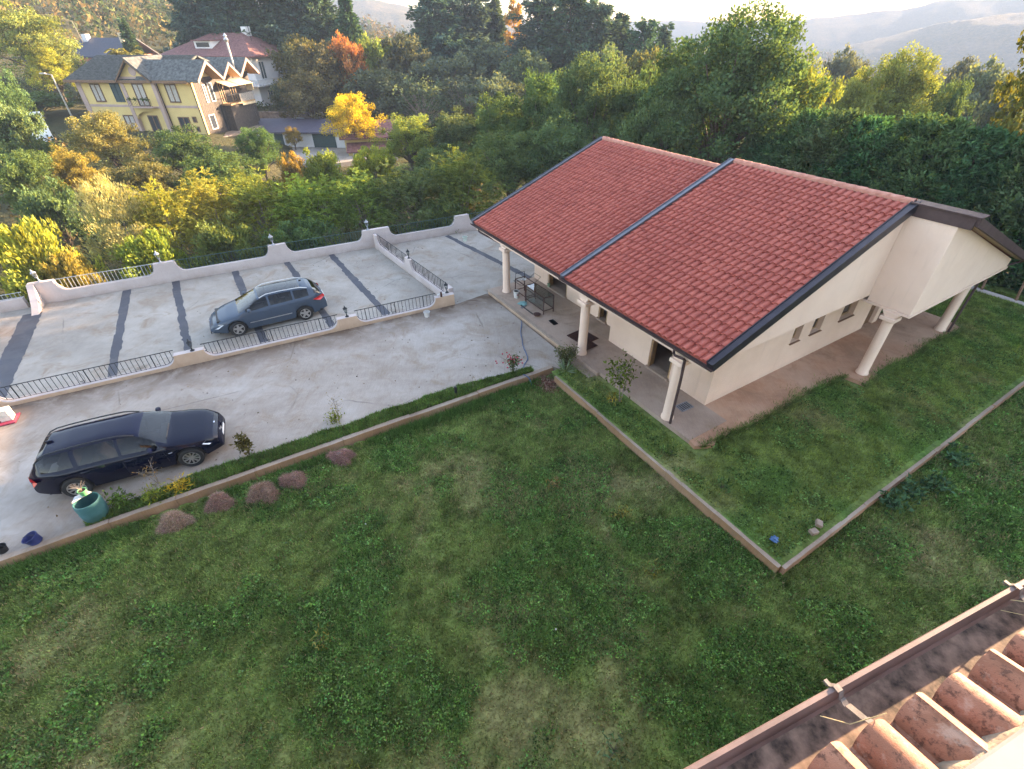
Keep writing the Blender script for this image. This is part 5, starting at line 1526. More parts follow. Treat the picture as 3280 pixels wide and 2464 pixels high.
def plant(name, kind, x, y, z, rad, height, col, label, cat, group, i=0, rot=None):
    cm, tm, Rr, Hh = PROTO[kind][i % len(PROTO[kind])]
    t = empty(name, (x, y, z), rnd.uniform(0, 6.28) if rot is None else rot, label, cat, group)
    sx = rad / Rr; sz = height / Hh
    c = bpy.data.objects.new('crown' if cat == 'tree' else 'foliage', cm); COL.objects.link(c); c.parent = t; c.scale = (sx, sx, sz); c.color = (*col, 1)
    k = bpy.data.objects.new('trunk' if cat == 'tree' else 'stems', tm); COL.objects.link(k); k.parent = t; k.scale = (sx, sx, sz)
    return t
TREES = [  # background wood: the shade over the grove is put into its cool leaf colours
    ('yellow_bush', 'bush', -23.58, 23.09, -2.17, 1.64, 5.08, (0.23, 0.255, 0.05), 0, 'yellow-green bush at the far left just beyond the parapet', 'trees and bushes along the far parapet'),
    ('orange_bush', 'bush', -21.89, 22.65, -1.82, 1.18, 3.45, (0.215, 0.18, 0.06), 1, 'low orange-tinged bush behind the second railing from the left', 'trees and bushes along the far parapet'),
    ('willow', 'willow', -21.90, 27.31, -2.52, 2.07, 6.32, (0.27, 0.28, 0.13), 0, 'pale silvery olive willow beyond the left part of the parapet', 'trees and bushes along the far parapet'),
    ('robinia', 'robinia', -19.95, 28.15, -2.53, 1.69, 5.45, (0.23, 0.255, 0.05), 0, 'yellow-green feathery tree right of the pale willow', 'trees and bushes along the far parapet'),
    ('green_bush', 'bush', -19.61, 25.29, -1.97, 1.57, 3.55, (0.17, 0.23, 0.05), 0, 'low green bush behind the railing left of the blue car', 'trees and bushes along the far parapet'),
    ('robinia', 'robinia', -18.74, 30.74, -2.74, 2.38, 5.56, (0.23, 0.255, 0.05), 1, 'sunlit yellow feathery tree behind the front of the blue car', 'trees and bushes along the far parapet'),
    ('robinia', 'robinia', -16.23, 32.14, -2.76, 2.57, 5.26, (0.17, 0.23, 0.05), 2, 'feathery tree half yellow half green behind the roof of the blue car', 'trees and bushes along the far parapet'),
    ('green_bush', 'bush', -16.75, 27.85, -2.21, 1.80, 3.65, (0.13, 0.175, 0.05), 1, 'green bush behind the railing above the blue car', 'trees and bushes along the far parapet'),
    ('robinia', 'robinia', -13.33, 32.36, -2.70, 2.67, 4.89, (0.17, 0.23, 0.05), 0, 'green feathery tree behind the tail of the blue car', 'trees and bushes along the far parapet'),
    ('robinia', 'robinia', -9.78, 32.56, -2.55, 2.59, 5.03, (0.13, 0.175, 0.05), 1, 'dark green feathery tree left of where the cross wall meets the parapet', 'trees and bushes along the far parapet'),
    ('robinia', 'robinia', -6.63, 33.35, -2.55, 2.82, 5.29, (0.085, 0.135, 0.06), 2, 'dark feathery tree behind the grey lantern of the far parapet', 'trees and bushes along the far parapet'),
    ('robinia', 'robinia', -3.39, 34.33, -2.62, 2.89, 5.76, (0.13, 0.175, 0.05), 0, 'tall feathery tree left of the lower roof corner', 'trees and bushes along the far parapet'),
    ('dark_bush', 'bush', -12.84, 29.09, -2.03, 1.97, 2.89, (0.085, 0.135, 0.06), 0, 'dark bush close behind the parapet right of the blue car', 'trees and bushes along the far parapet'),
    ('dark_bush', 'bush', -4.19, 31.72, -2.08, 2.06, 3.46, (0.085, 0.135, 0.06), 1, 'dark bush close behind the parapet near the bungalow', 'trees and bushes along the far parapet'),
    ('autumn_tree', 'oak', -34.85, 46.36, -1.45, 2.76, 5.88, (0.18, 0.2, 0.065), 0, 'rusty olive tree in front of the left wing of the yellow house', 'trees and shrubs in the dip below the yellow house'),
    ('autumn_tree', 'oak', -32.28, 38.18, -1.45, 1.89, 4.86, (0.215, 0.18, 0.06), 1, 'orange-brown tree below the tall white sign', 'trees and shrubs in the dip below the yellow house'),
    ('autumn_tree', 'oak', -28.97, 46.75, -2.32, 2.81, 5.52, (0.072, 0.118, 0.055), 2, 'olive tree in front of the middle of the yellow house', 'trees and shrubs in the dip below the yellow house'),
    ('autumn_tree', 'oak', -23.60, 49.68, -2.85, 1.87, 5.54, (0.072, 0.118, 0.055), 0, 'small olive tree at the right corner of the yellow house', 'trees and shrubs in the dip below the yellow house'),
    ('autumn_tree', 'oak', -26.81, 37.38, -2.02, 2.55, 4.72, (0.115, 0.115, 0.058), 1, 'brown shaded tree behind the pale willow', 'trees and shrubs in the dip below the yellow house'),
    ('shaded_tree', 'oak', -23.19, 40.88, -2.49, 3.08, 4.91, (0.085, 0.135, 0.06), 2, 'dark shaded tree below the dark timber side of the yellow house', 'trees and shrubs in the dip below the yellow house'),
    ('shaded_tree', 'oak', -32.84, 35.01, -1.53, 2.04, 5.21, (0.085, 0.135, 0.06), 0, 'dark shaded tree at the left edge below the hedge', 'trees and shrubs in the dip below the yellow house'),
    ('dark_bush', 'bush', -29.27, 31.50, -2.02, 1.94, 4.53, (0.085, 0.135, 0.06), 1, 'dark shaded bush left of the pale willow', 'trees and shrubs in the dip below the yellow house'),
    ('red_shrub', 'bush', -19.42, 46.08, -3.12, 1.11, 4.39, (0.3, 0.19, 0.06), 0, 'small orange-red shrub left of the glossy laurel', 'trees and shrubs in the dip below the yellow house'),
    ('laurel', 'bush', -17.37, 47.95, -3.28, 2.01, 4.43, (0.17, 0.23, 0.05), 1, 'glossy bright green laurel below the garage yard', 'trees and shrubs in the dip below the yellow house'),
    ('golden_tree', 'oak', -19.31, 67.28, -3.44, 3.01, 6.91, (0.44, 0.33, 0.045), 0, 'golden yellow tree in front of the garage', 'trees and shrubs in the dip below the yellow house'),
    ('young_tree', 'oak', -27.74, 68.60, -3.04, 1.11, 2.92, (0.215, 0.18, 0.06), 2, 'young thin tree standing in the garage yard', 'trees and shrubs in the dip below the yellow house'),
    ('yellow_bush', 'bush', -13.26, 50.28, -3.33, 2.37, 4.11, (0.23, 0.255, 0.05), 0, 'yellow-green bush right of the laurel', 'trees and shrubs in the dip below the yellow house'),
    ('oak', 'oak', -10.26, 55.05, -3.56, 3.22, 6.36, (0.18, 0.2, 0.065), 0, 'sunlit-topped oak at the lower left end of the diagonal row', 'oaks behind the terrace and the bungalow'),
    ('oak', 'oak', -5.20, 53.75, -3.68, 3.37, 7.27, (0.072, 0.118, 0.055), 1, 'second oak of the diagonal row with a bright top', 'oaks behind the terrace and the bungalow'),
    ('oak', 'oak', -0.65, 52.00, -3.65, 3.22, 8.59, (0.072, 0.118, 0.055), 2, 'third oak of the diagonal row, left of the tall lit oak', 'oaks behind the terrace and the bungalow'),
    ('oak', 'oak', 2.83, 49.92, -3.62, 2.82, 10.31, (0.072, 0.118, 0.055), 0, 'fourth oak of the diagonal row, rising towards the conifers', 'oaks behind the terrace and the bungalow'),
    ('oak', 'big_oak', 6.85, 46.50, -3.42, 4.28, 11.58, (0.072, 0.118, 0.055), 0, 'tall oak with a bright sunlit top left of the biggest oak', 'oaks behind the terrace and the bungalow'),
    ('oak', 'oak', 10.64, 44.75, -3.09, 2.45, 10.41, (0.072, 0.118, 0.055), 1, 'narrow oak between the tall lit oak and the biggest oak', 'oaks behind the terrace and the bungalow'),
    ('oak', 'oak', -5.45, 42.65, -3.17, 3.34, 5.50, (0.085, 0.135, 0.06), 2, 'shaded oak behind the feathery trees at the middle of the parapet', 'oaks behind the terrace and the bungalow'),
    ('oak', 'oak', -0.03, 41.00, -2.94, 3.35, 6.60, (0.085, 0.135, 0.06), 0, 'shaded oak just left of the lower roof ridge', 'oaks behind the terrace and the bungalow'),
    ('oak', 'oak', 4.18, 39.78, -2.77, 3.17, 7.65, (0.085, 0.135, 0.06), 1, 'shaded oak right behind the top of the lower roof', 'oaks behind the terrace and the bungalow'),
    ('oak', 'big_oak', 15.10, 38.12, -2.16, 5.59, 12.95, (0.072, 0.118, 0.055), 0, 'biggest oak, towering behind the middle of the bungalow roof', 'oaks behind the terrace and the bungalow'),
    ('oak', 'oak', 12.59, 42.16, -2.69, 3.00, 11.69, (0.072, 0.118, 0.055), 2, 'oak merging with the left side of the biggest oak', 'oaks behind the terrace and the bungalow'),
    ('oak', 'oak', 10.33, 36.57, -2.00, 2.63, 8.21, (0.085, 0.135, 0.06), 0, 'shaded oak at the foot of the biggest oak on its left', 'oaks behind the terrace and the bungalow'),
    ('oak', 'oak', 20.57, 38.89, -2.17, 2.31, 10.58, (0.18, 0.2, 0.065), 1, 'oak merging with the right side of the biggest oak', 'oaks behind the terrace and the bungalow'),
    ('oak', 'big_oak', 35.07, 51.13, -3.15, 4.18, 11.14, (0.18, 0.2, 0.065), 0, 'golden olive oak above the cypress hedge', 'oaks behind the terrace and the bungalow'),
    ('oak', 'oak', 30.63, 49.26, -2.79, 2.39, 9.14, (0.18, 0.2, 0.065), 2, 'smaller golden oak between the biggest oak and the golden olive oak', 'oaks behind the terrace and the bungalow'),
    ('oak', 'oak', 39.80, 50.12, -3.35, 2.11, 9.11, (0.072, 0.118, 0.055), 0, 'oak at the right of the golden olive oak, above the hedge', 'oaks behind the terrace and the bungalow'),
    ('hillside_tree', 'oak', -62.54, 78.03, 2.00, 5.24, 10.63, (0.18, 0.2, 0.065), 1, 'big rusty sunlit tree at the top left corner', 'trees on the left slope'),
    ('hillside_tree', 'oak', -59.62, 75.24, 1.59, 2.57, 6.71, (0.23, 0.255, 0.05), 2, 'yellowish tree left of the yellow house roof', 'trees on the left slope'),
    ('hillside_tree', 'oak', -44.24, 48.97, -0.59, 1.80, 8.05, (0.085, 0.135, 0.06), 0, 'olive tree at the left edge above the street lamp', 'trees on the left slope'),
    ('hillside_tree', 'oak_mid', -58.07, 68.76, 1.01, 3.35, 2.87, (0.085, 0.135, 0.06), 1, 'dark tree in the shade behind the street lamp', 'trees on the left slope'),
    ('hillside_tree', 'oak_mid', -40.25, 44.49, -1.13, 1.87, 6.53, (0.085, 0.135, 0.06), 2, 'dark tree in the shade at the left edge', 'trees on the left slope'),
    ('spruce', 'spruce', -53.79, 84.30, 0.40, 1.69, 10.39, (0.058, 0.105, 0.066), 0, 'dark spruce left of the palm behind the yellow house', 'conifers of the background wood'),
    ('conifer', 'cedar', -53.82, 105.01, 0.40, 5.42, 16.57, (0.062, 0.11, 0.088), 0, 'dark conifer above the white villa, leftmost of its clump', 'conifers of the background wood'),
    ('conifer', 'cedar', -47.94, 105.63, -0.39, 6.22, 18.52, (0.062, 0.11, 0.088), 0, 'dark conifer straight above the villa roof', 'conifers of the background wood'),
    ('conifer', 'cedar', -42.56, 105.76, -0.85, 6.41, 18.07, (0.058, 0.105, 0.066), 0, 'dark conifer above the right end of the villa', 'conifers of the background wood'),
    ('conifer', 'cedar', -37.14, 105.66, -1.30, 6.88, 18.48, (0.062, 0.11, 0.088), 0, 'dark conifer between the villa and the lone spruce', 'conifers of the background wood'),
    ('conifer', 'cedar', -32.85, 104.98, -1.61, 5.56, 16.65, (0.058, 0.105, 0.066), 0, 'shorter dark conifer left of the lone spruce', 'conifers of the background wood'),
    ('spruce', 'spruce', -26.67, 100.52, -2.16, 3.44, 16.09, (0.058, 0.105, 0.066), 1, 'lone spruce with open branches against the hazy hill', 'conifers of the background wood'),
    ('autumn_tree', 'oak_mid', -33.87, 94.09, -1.58, 4.14, 10.23, (0.115, 0.115, 0.058), 0, 'brown tree behind the right corner of the villa', 'autumn trees of the background wood'),
    ('autumn_tree', 'oak_mid', -28.02, 87.63, -2.68, 4.26, 10.59, (0.115, 0.115, 0.058), 1, 'brown-orange tree left of the red tree', 'autumn trees of the background wood'),
    ('red_tree', 'oak_mid', -24.55, 88.66, -2.87, 2.59, 11.68, (0.3, 0.14, 0.055), 2, 'bright red autumn tree below the lone spruce', 'autumn trees of the background wood'),
    ('autumn_tree', 'oak_mid', -28.32, 79.08, -3.09, 3.93, 7.98, (0.115, 0.115, 0.058), 0, 'dark brown tree behind the retaining wall', 'autumn trees of the background wood'),
    ('autumn_tree', 'oak_mid', -33.83, 85.55, -2.18, 2.28, 5.83, (0.085, 0.118, 0.078), 1, 'grey-green tree beside the villa balcony', 'autumn trees of the background wood'),
    ('autumn_tree', 'oak_mid', -22.49, 95.38, -2.95, 3.25, 11.60, (0.13, 0.175, 0.05), 2, 'green tree right of the red tree', 'autumn trees of the background wood'),
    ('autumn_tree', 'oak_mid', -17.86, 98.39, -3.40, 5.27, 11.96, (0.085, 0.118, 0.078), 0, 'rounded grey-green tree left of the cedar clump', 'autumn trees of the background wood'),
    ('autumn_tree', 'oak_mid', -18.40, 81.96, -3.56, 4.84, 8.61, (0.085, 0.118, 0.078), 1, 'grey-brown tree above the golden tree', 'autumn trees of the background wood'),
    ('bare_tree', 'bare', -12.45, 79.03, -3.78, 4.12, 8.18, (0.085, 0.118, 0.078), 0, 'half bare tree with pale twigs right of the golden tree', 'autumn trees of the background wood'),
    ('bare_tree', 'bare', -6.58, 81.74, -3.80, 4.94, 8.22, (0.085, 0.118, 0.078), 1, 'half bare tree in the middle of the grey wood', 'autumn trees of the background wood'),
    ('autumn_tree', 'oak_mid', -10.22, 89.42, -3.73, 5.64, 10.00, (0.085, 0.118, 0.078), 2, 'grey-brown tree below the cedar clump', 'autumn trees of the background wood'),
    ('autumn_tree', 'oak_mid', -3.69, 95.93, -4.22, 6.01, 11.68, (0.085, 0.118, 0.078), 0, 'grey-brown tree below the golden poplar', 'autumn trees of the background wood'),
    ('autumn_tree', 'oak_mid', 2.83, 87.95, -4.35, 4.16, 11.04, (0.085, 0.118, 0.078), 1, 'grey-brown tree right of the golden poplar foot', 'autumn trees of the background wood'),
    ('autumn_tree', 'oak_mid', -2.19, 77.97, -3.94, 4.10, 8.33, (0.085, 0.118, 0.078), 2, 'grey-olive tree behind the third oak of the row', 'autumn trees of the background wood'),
    ('cedar', 'cedar', -13.98, 115.15, -3.86, 7.24, 18.45, (0.062, 0.11, 0.088), 0, 'blue-green cedar at the left of its clump', 'conifers of the background wood'),
    ('cedar', 'cedar', -8.69, 119.68, -4.09, 7.97, 19.50, (0.062, 0.11, 0.088), 0, 'tallest blue-green cedar left of the poplar', 'conifers of the background wood'),
    ('spruce', 'spruce', -3.31, 121.96, -4.63, 5.03, 18.39, (0.058, 0.105, 0.066), 0, 'pointed spruce just left of the golden poplar', 'conifers of the background wood'),
    ('poplar', 'poplar', 0.99, 112.00, -4.90, 1.83, 19.54, (0.34, 0.21, 0.07), 0, 'narrow golden poplar among the conifers', 'conifers of the background wood'),
    ('conifer', 'cedar', 5.68, 105.85, -5.22, 6.71, 18.97, (0.062, 0.11, 0.088), 0, 'blue-green conifer just right of the golden poplar', 'conifers of the background wood'),
    ('conifer', 'cedar', 10.39, 102.47, -5.20, 7.16, 20.11, (0.058, 0.105, 0.066), 0, 'tallest conifer behind the tall lit oak', 'conifers of the background wood'),
    ('conifer', 'cedar', 14.81, 99.91, -5.56, 5.95, 17.99, (0.062, 0.11, 0.088), 0, 'conifer at the right shoulder of the tall clump', 'conifers of the background wood'),
    ('spruce', 'spruce', 19.21, 102.21, -6.08, 4.21, 16.94, (0.058, 0.105, 0.066), 1, 'pointed spruce above the narrow oak', 'conifers of the background wood'),
    ('conifer', 'cedar', 22.18, 97.51, -6.26, 5.10, 16.24, (0.058, 0.105, 0.066), 0, 'low conifer left of the biggest oak', 'conifers of the background wood'),
    ('spruce', 'spruce', 26.98, 102.51, -7.13, 3.43, 16.42, (0.058, 0.105, 0.066), 0, 'small spruce closest to the biggest oak on its left', 'conifers of the background wood'),
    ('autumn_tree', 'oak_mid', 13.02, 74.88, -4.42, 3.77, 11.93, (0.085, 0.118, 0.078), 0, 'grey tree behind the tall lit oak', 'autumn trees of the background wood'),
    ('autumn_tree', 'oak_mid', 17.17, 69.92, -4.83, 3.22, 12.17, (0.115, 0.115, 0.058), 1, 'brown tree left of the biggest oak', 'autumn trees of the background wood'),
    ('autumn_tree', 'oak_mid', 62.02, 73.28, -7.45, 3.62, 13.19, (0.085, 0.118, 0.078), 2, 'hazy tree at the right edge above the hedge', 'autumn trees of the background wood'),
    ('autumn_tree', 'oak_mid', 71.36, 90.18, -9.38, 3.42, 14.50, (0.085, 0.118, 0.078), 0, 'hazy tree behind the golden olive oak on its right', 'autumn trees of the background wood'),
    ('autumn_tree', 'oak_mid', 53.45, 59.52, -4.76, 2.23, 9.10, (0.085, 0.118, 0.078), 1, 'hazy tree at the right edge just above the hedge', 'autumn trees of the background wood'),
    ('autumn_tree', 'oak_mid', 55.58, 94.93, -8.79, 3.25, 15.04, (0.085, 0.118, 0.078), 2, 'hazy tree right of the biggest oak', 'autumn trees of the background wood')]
# ================================================================== trees
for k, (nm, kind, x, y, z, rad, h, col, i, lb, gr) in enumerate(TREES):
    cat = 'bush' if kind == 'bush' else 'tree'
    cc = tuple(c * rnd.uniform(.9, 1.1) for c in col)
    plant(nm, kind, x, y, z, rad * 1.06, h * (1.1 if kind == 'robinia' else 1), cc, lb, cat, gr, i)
# cypress hedge behind the fence at the right (unseen right end added, and taller, to shade the garden)
HEDGE = [(12.6, 4.6), (10.9, 5.7), (9.1, 6.3), (7.4, 6.35), (5.7, 6.2), (4.1, 6.2), (2.5, 6.4), (.9, 6.2), (-.8, 7.0), (-2.5, 7.6), (-4.4, 8.2), (-6.1, 8.6), (-7.8, 8.8), (-9.6, 9), (-11.4, 9), (-13.2, 9), (-15.0, 9)]
WHERE = ['first cypress of the hedge, beside the biggest oak', 'second cypress of the hedge from the biggest oak', 'third cypress of the hedge from the biggest oak', 'fourth cypress of the hedge from the biggest oak', 'fifth cypress of the hedge, behind the ridge end of the bungalow',
         'sixth cypress of the hedge, behind the dark ridge flashing', 'seventh cypress of the hedge, behind the rear verge of the bungalow', 'eighth cypress of the hedge, above the slanting fence posts']
for k, (a, h) in enumerate(HEDGE):
    p = HW(20.2 + .4 * math.sin(k * 2.1), a)
    lb = WHERE[k] if k < len(WHERE) else 'unseen cypress extending the hedge past the right edge, taller for shade'
    plant('cypress', 'cypress', p[0], p[1], -.5, 2.15, h + .5 + .3 * math.sin(k * 1.7), (.050 + .012 * (k % 3), .122 + .012 * (k % 2), .055), lb, 'tree', 'cypress hedge behind the fence', k)
# unseen tall oaks added out to the right: they keep the low sun off the garden
for k, (b, a, h) in enumerate([(27, 1.0, 16), (26, -2.4, 15.5), (27.5, -6.3, 16), (26, -10, 15.5), (27, -14, 16), (26, -18, 15.5), (27, -22.5, 16)]):
    p = HW(b, a); plant('oak', 'oak', p[0], p[1], float(terrain(p[0], p[1])) - .2, 4.2, h, (.10, .11, .035), 'unseen oak added beyond the right edge to shade the garden', 'tree', 'oaks behind the terrace and the bungalow', k)

# ================================================================== buildings of the village
MT['y_wall'] = mat_plaster('yellow_render', (.66, .49, .21), (.60, .43, .18))
MT['y_pink'] = mat_plaster('pinkish_stone_trim', (.46, .33, .28), (.38, .27, .23))
MT['clad'] = simple('dark_timber_cladding', (.055, .043, .036), .7, scale=5, var=.25)
MT['roof_grey'] = simple('grey_green_roof_tiles', (.10, .105, .10), .85, scale=3, var=.3)
MT['roof_brown'] = simple('brown_red_roof_tiles', (.20, .085, .075), .8, scale=3, var=.25)
MT['w_wall'] = mat_plaster('white_render', (.66, .65, .64), (.60, .59, .58))
MT['p_wall'] = mat_plaster('salmon_render', (.60, .27, .20), (.54, .23, .17))
MT['shutter'] = simple('dark_blue_green_shutter', (.03, .06, .065), .6, scale=8)
MT['curtain'] = simple('net_curtain', (.42, .38, .33), .9, scale=8)
MT['awning'] = simple('cream_awning_cloth', (.62, .48, .30), .8, scale=4)
MT['barge'] = simple('pale_pink_barge_board', (.25, .18, .15), .7, scale=4)

def window(par, x0, x1, z0, z1, y, frame='wood_dk', kind='pane', axis='y', sgn=-1, mull=True):
    """window set into a wall face; axis 'y': face at y, looking -y; axis 'x': face at x=y looking +x (sgn=1)"""
    def bx(mb, a0, a1, d0, d1, c0, c1):
        lo, hi = sorted((y + sgn * d0, y + sgn * d1))
        return mb.box(a0, a1, lo, hi, c0, c1) if axis == 'y' else mb.box(lo, hi, a0, a1, c0, c1)
    w = bx(MB(), x0, x1, .01, .03, z0, z1).build('window', MT['shutter'] if kind == 'shutter' else MT['glass'], par)
    f = MB(); t = .09
    bx(f, x0 - t, x0, -.02, .08, z0 - t, z1 + t); bx(f, x1, x1 + t, -.02, .08, z0 - t, z1 + t); bx(f, x0, x1, -.02, .08, z1, z1 + t); bx(f, x0, x1, -.02, .10, z0 - t, z0)
    if mull: bx(f, (x0 + x1) / 2 - .05, (x0 + x1) / 2 + .05, .032, .07, z0, z1)
    f.build('frame', MT[frame], w)
    if kind == 'curtain':
        for a0, a1 in ((x0 + .06, (x0 + x1) / 2 - .07), ((x0 + x1) / 2 + .07, x1 - .06)): bx(MB(), a0, a1, .031, .04, z0 + .05, z1 - .06).build('pane', MT['curtain'], w)
    return w

yh = empty('yellow_house', (-51.87, 68.2, 0), R(-10), 'two-storey yellow house with grey roof, central gable bay and dark timber side', 'house')
def Y(name, mat, *b, parent=None):
    mb = MB()
    for q in b: mb.box(*q)
    return mb.build(name, MT[mat], parent or yh)
Y('wall', 'y_wall', (0, 15.48, 0, .3, -.8, 5.4)); Y('wall', 'y_wall', (0, .3, .302, 10.8, -.8, 5.4)); Y('wall', 'y_wall', (.302, 15.2, 10.5, 10.8, -.8, 5.4))
Y('foundation', 'kerb', (-.05, 15.6, -.06, 10.85, -4.2, -.81))
Y('side_cladding', 'clad', (15.2, 15.5, .302, 10.8, -.6, 5.4))
for k in range(35): Y('cladding_board', 'clad', (15.502, 15.53, .33 + k * .30, .33 + k * .30 + .27, -.55, 5.35))
Y('string_course', 'y_pink', (.62, 6.5, -.05, -.002, 2.42, 2.68), (10.95, 15.46, -.05, -.002, 2.42, 2.68))
Y('corner_pier', 'y_pink', (-.04, .6, -.09, -.004, -.8, 5.38))
bay = Y('gable_bay', 'y_wall', (6.9, 10.55, -.35, -.006, 2.5, 5.6))
Y('bay_pier', 'y_pink', (6.45, 6.9, -.45, -.005, -.8, 5.5)); Y('bay_pier', 'y_pink', (10.55, 11.0, -.45, -.005, -.8, 5.5))
Y('bay_band', 'y_pink', (6.9, 10.55, -.42, -.352, 5.35, 5.58)); Y('bay_band', 'y_pink', (6.9, 10.55, -.46, -.36, 2.38, 2.6))
MB().prism([(6.75, 5.6), (10.7, 5.6), (8.72, 7.15)], 'y', -.36, -.1).build('bay_gable', MT['y_wall'], yh)
rw = MB(); rw.m = Matrix.Translation((8.72, -.365, 6.1)) @ Matrix.Rotation(R(90), 4, 'X'); rw.lathe([(.45, 0), (.45, .05), (.32, .05)], 20); rw.m = None
rw = rw.build('round_window_surround', MT['y_pink'], yh)
gl = MB(); gl.m = Matrix.Translation((8.72, -.37, 6.1)) @ Matrix.Rotation(R(90), 4, 'X'); gl.lathe([(.0001, .02), (.31, .02)], 18); gl.m = None
gl.build('round_pane', MT['glass'], rw)
# arched entrance under the bay
ar = [(6.9, -.8), (6.9, 1.2)] + [(8.72 - 1.82 * math.cos(t), 1.2 + .85 * math.sin(t)) for t in np.linspace(0, math.pi, 12)] + [(10.55, -.8)]
MB().prism([(6.9, 1.2)] + [(8.72 - 1.78 * math.cos(t), 1.2 + .85 * math.sin(t)) for t in np.linspace(0, math.pi, 12)] + [(10.55, 1.2), (10.55, 2.37), (6.9, 2.37)], 'y', -.38, -.15).build('arch', MT['y_wall'], yh)
window(yh, 8.1, 9.3, -.75, 1.5, -.002, 'wood_dk')
window(yh, 1.9, 3.1, 3.0, 4.75, -.002, 'wood_dk', 'curtain'); window(yh, 4.7, 5.75, 3.05, 4.8, -.002, 'shutter', 'shutter'); window(yh, 12.0, 13.3, 3.05, 4.8, -.002, 'wood_dk', 'curtain')
window(yh, 8.0, 9.3, 2.65, 4.85, -.352, 'wood_dk', 'curtain')
window(yh, 1.9, 3.0, -.1, 1.7, -.002, 'wood_dk'); window(yh, 4.7, 6.0, -.3, 1.5, -.002, 'wood_dk', 'curtain'); window(yh, 12.2, 13.5, -.4, 1.4, -.002, 'wood_dk'); window(yh, 14.15, 14.5, 1.0, 1.45, -.002, 'wood_dk', mull=False); window(yh, 14.2, 14.5, .0, .4, -.002, 'wood_dk', mull=False)
bal = Y('balcony', 'y_pink', (7.2, 10.3, -1.25, -.47, 2.5, 2.62))
rl = MB(); rl.tube([(7.2, -1.2, 3.4), (10.3, -1.2, 3.4)], .03, 5)
for q in np.linspace(7.2, 10.3, 16): rl.tube([(q, -1.2, 2.6), (q, -1.2, 3.4)], .015, 4)
rl.build('railing', MT['iron'], bal)
for q in (7.6, 8.4, 9.4, 10.0):
    P = sph(60) * .16 + np.array([q, -1.22, 3.42]); o = mkobj('balcony_plant', leaf_mesh('balcony_plant', P, sph(60), np.full(60, .14)), MT['leaf'], bal); o.color = (.05, .09, .03, 1)
# roofs
def gable_roof(name, x0, x1, y0, y1, z0, zr, mat, th=.16, axis='x'):
    ym = (y0 + y1) / 2; mb = MB()
    for (a, b) in ((y0, ym), (y1, ym)):
        q = [(a, z0), (b, zr), (b, zr - th * 1.15), (a, z0 - th)]
        mb.prism(q, axis, x0, x1)
    return mb.build(name, MT[mat], yh)
mr = MB(); mr.prism([(-.7, 5.22), (5.4, 7.4), (11.5, 5.22), (11.5, 5.05), (5.4, 7.21), (-.7, 5.05)], 'x', -.75, 13.2); mr.build('roof', MT['roof_grey'], yh)
mb = MB()
for i in range(26): 
    t = i / 26; yy = -.7 + 6.1 * t; zz = 5.24 + 2.18 * t; mb.box(-.76, 13.2, yy, yy + .05, zz + .0, zz + .05)
mb.build('roof_courses', MT['roof_grey'], yh)
Y('eave_board', 'wood_dk', (-.76, 15.6, -.78, -.70, 4.98, 5.25))
gr = MB()
for (a, b) in ((6.35, 8.72), (11.1, 8.72)):
    gr.prism([(a, 5.35), (b, 7.45), (b, 7.25), (a, 5.15)], 'y', -.95, 4.9)
gr.build('bay_roof', MT['roof_grey'], yh)
gs = MB()
for (a, b) in ((6.42, 8.72), (11.03, 8.72)): gs.prism([(a, 5.14), (b, 7.23), (b, 7.10), (a, 5.0)], 'y', -.98, -.86)
gs.build('bay_barge', MT['wood_dk'], yh)
for (y0, y1, zp) in ((-.75, 3.75, 7.15), (3.8, 7.2, 6.75), (7.25, 11.2, 7.0)):
    ym = (y0 + y1) / 2
    g = MB()
    for (a, b) in ((y0, ym), (y1, ym)): g.prism([(a, 5.30), (b, zp), (b, zp - .2), (a, 5.10)], 'x', 9.0, 17.0)
    g = g.build('side_gable_roof', MT['roof_grey'], yh)
    bb_ = MB()
    for (a, b) in ((y0, ym), (y1, ym)): bb_.prism([(a, 5.26), (b, zp - .04), (b, zp - .42), (a, 4.92)], 'x', 17.002, 17.09)
    bb_.build('barge_board', MT['barge'], g)
    sf = MB()
    for (a, b) in ((y0 + .05, ym), (y1 - .05, ym)): sf.prism([(a, 5.10), (b, zp - .21), (b, zp - .26), (a, 5.05)], 'x', 15.6, 16.98)
    sf.build('soffit', MT['wood'], g)
    MB().prism([(y0 + .35, 5.38), (y1 - .35, 5.38), (ym, zp - .35)], 'x', 15.3, 15.52).build('gable', MT['y_wall'], g)
# timber side: windows, lower bay, balcony with awnings, ground-floor canopy
for (y0, y1, z0, z1) in ((1.6, 1.85, 2.9, 4.6), (2.5, 3.1, 2.9, 4.7), (1.0, 1.9, .1, 1.5), (6.6, 7.1, .1, 1.5), (7.9, 8.4, .1, 1.5), (9.6, 10.1, .3, 1.7)):
    window(yh, y0, y1, z0, z1, 15.53, 'white', axis='x', sgn=1, mull=False)
Y('lower_bay', 'clad', (15.54, 16.5, 4.2, 8.9, -.6, 2.2)); Y('dark_bay_strip', 'iron', (15.535, 15.56, 3.5, 3.75, -.5, 2.6))  # the second piece is a flat dark strip on the cladding beside the bay
bl = Y('balcony', 'wood', (15.54, 16.9, 3.9, 9.0, 2.25, 2.42)); Y('balcony_front', 'awning', (16.86, 16.9, 6.2, 9.0, 2.0, 2.24))
rl = MB(); rl.tube([(16.85, 3.9, 3.35), (16.85, 9.0, 3.35)], .03, 5)
for q in np.linspace(3.9, 9, 26): rl.tube([(16.85, q, 2.4), (16.85, q, 3.35)], .015, 4)
rl.build('railing', MT['iron'], bl)
Y('glass_panel', 'curtain', (16.80, 16.82, 6.1, 8.95, 2.43, 3.3), parent=bl)
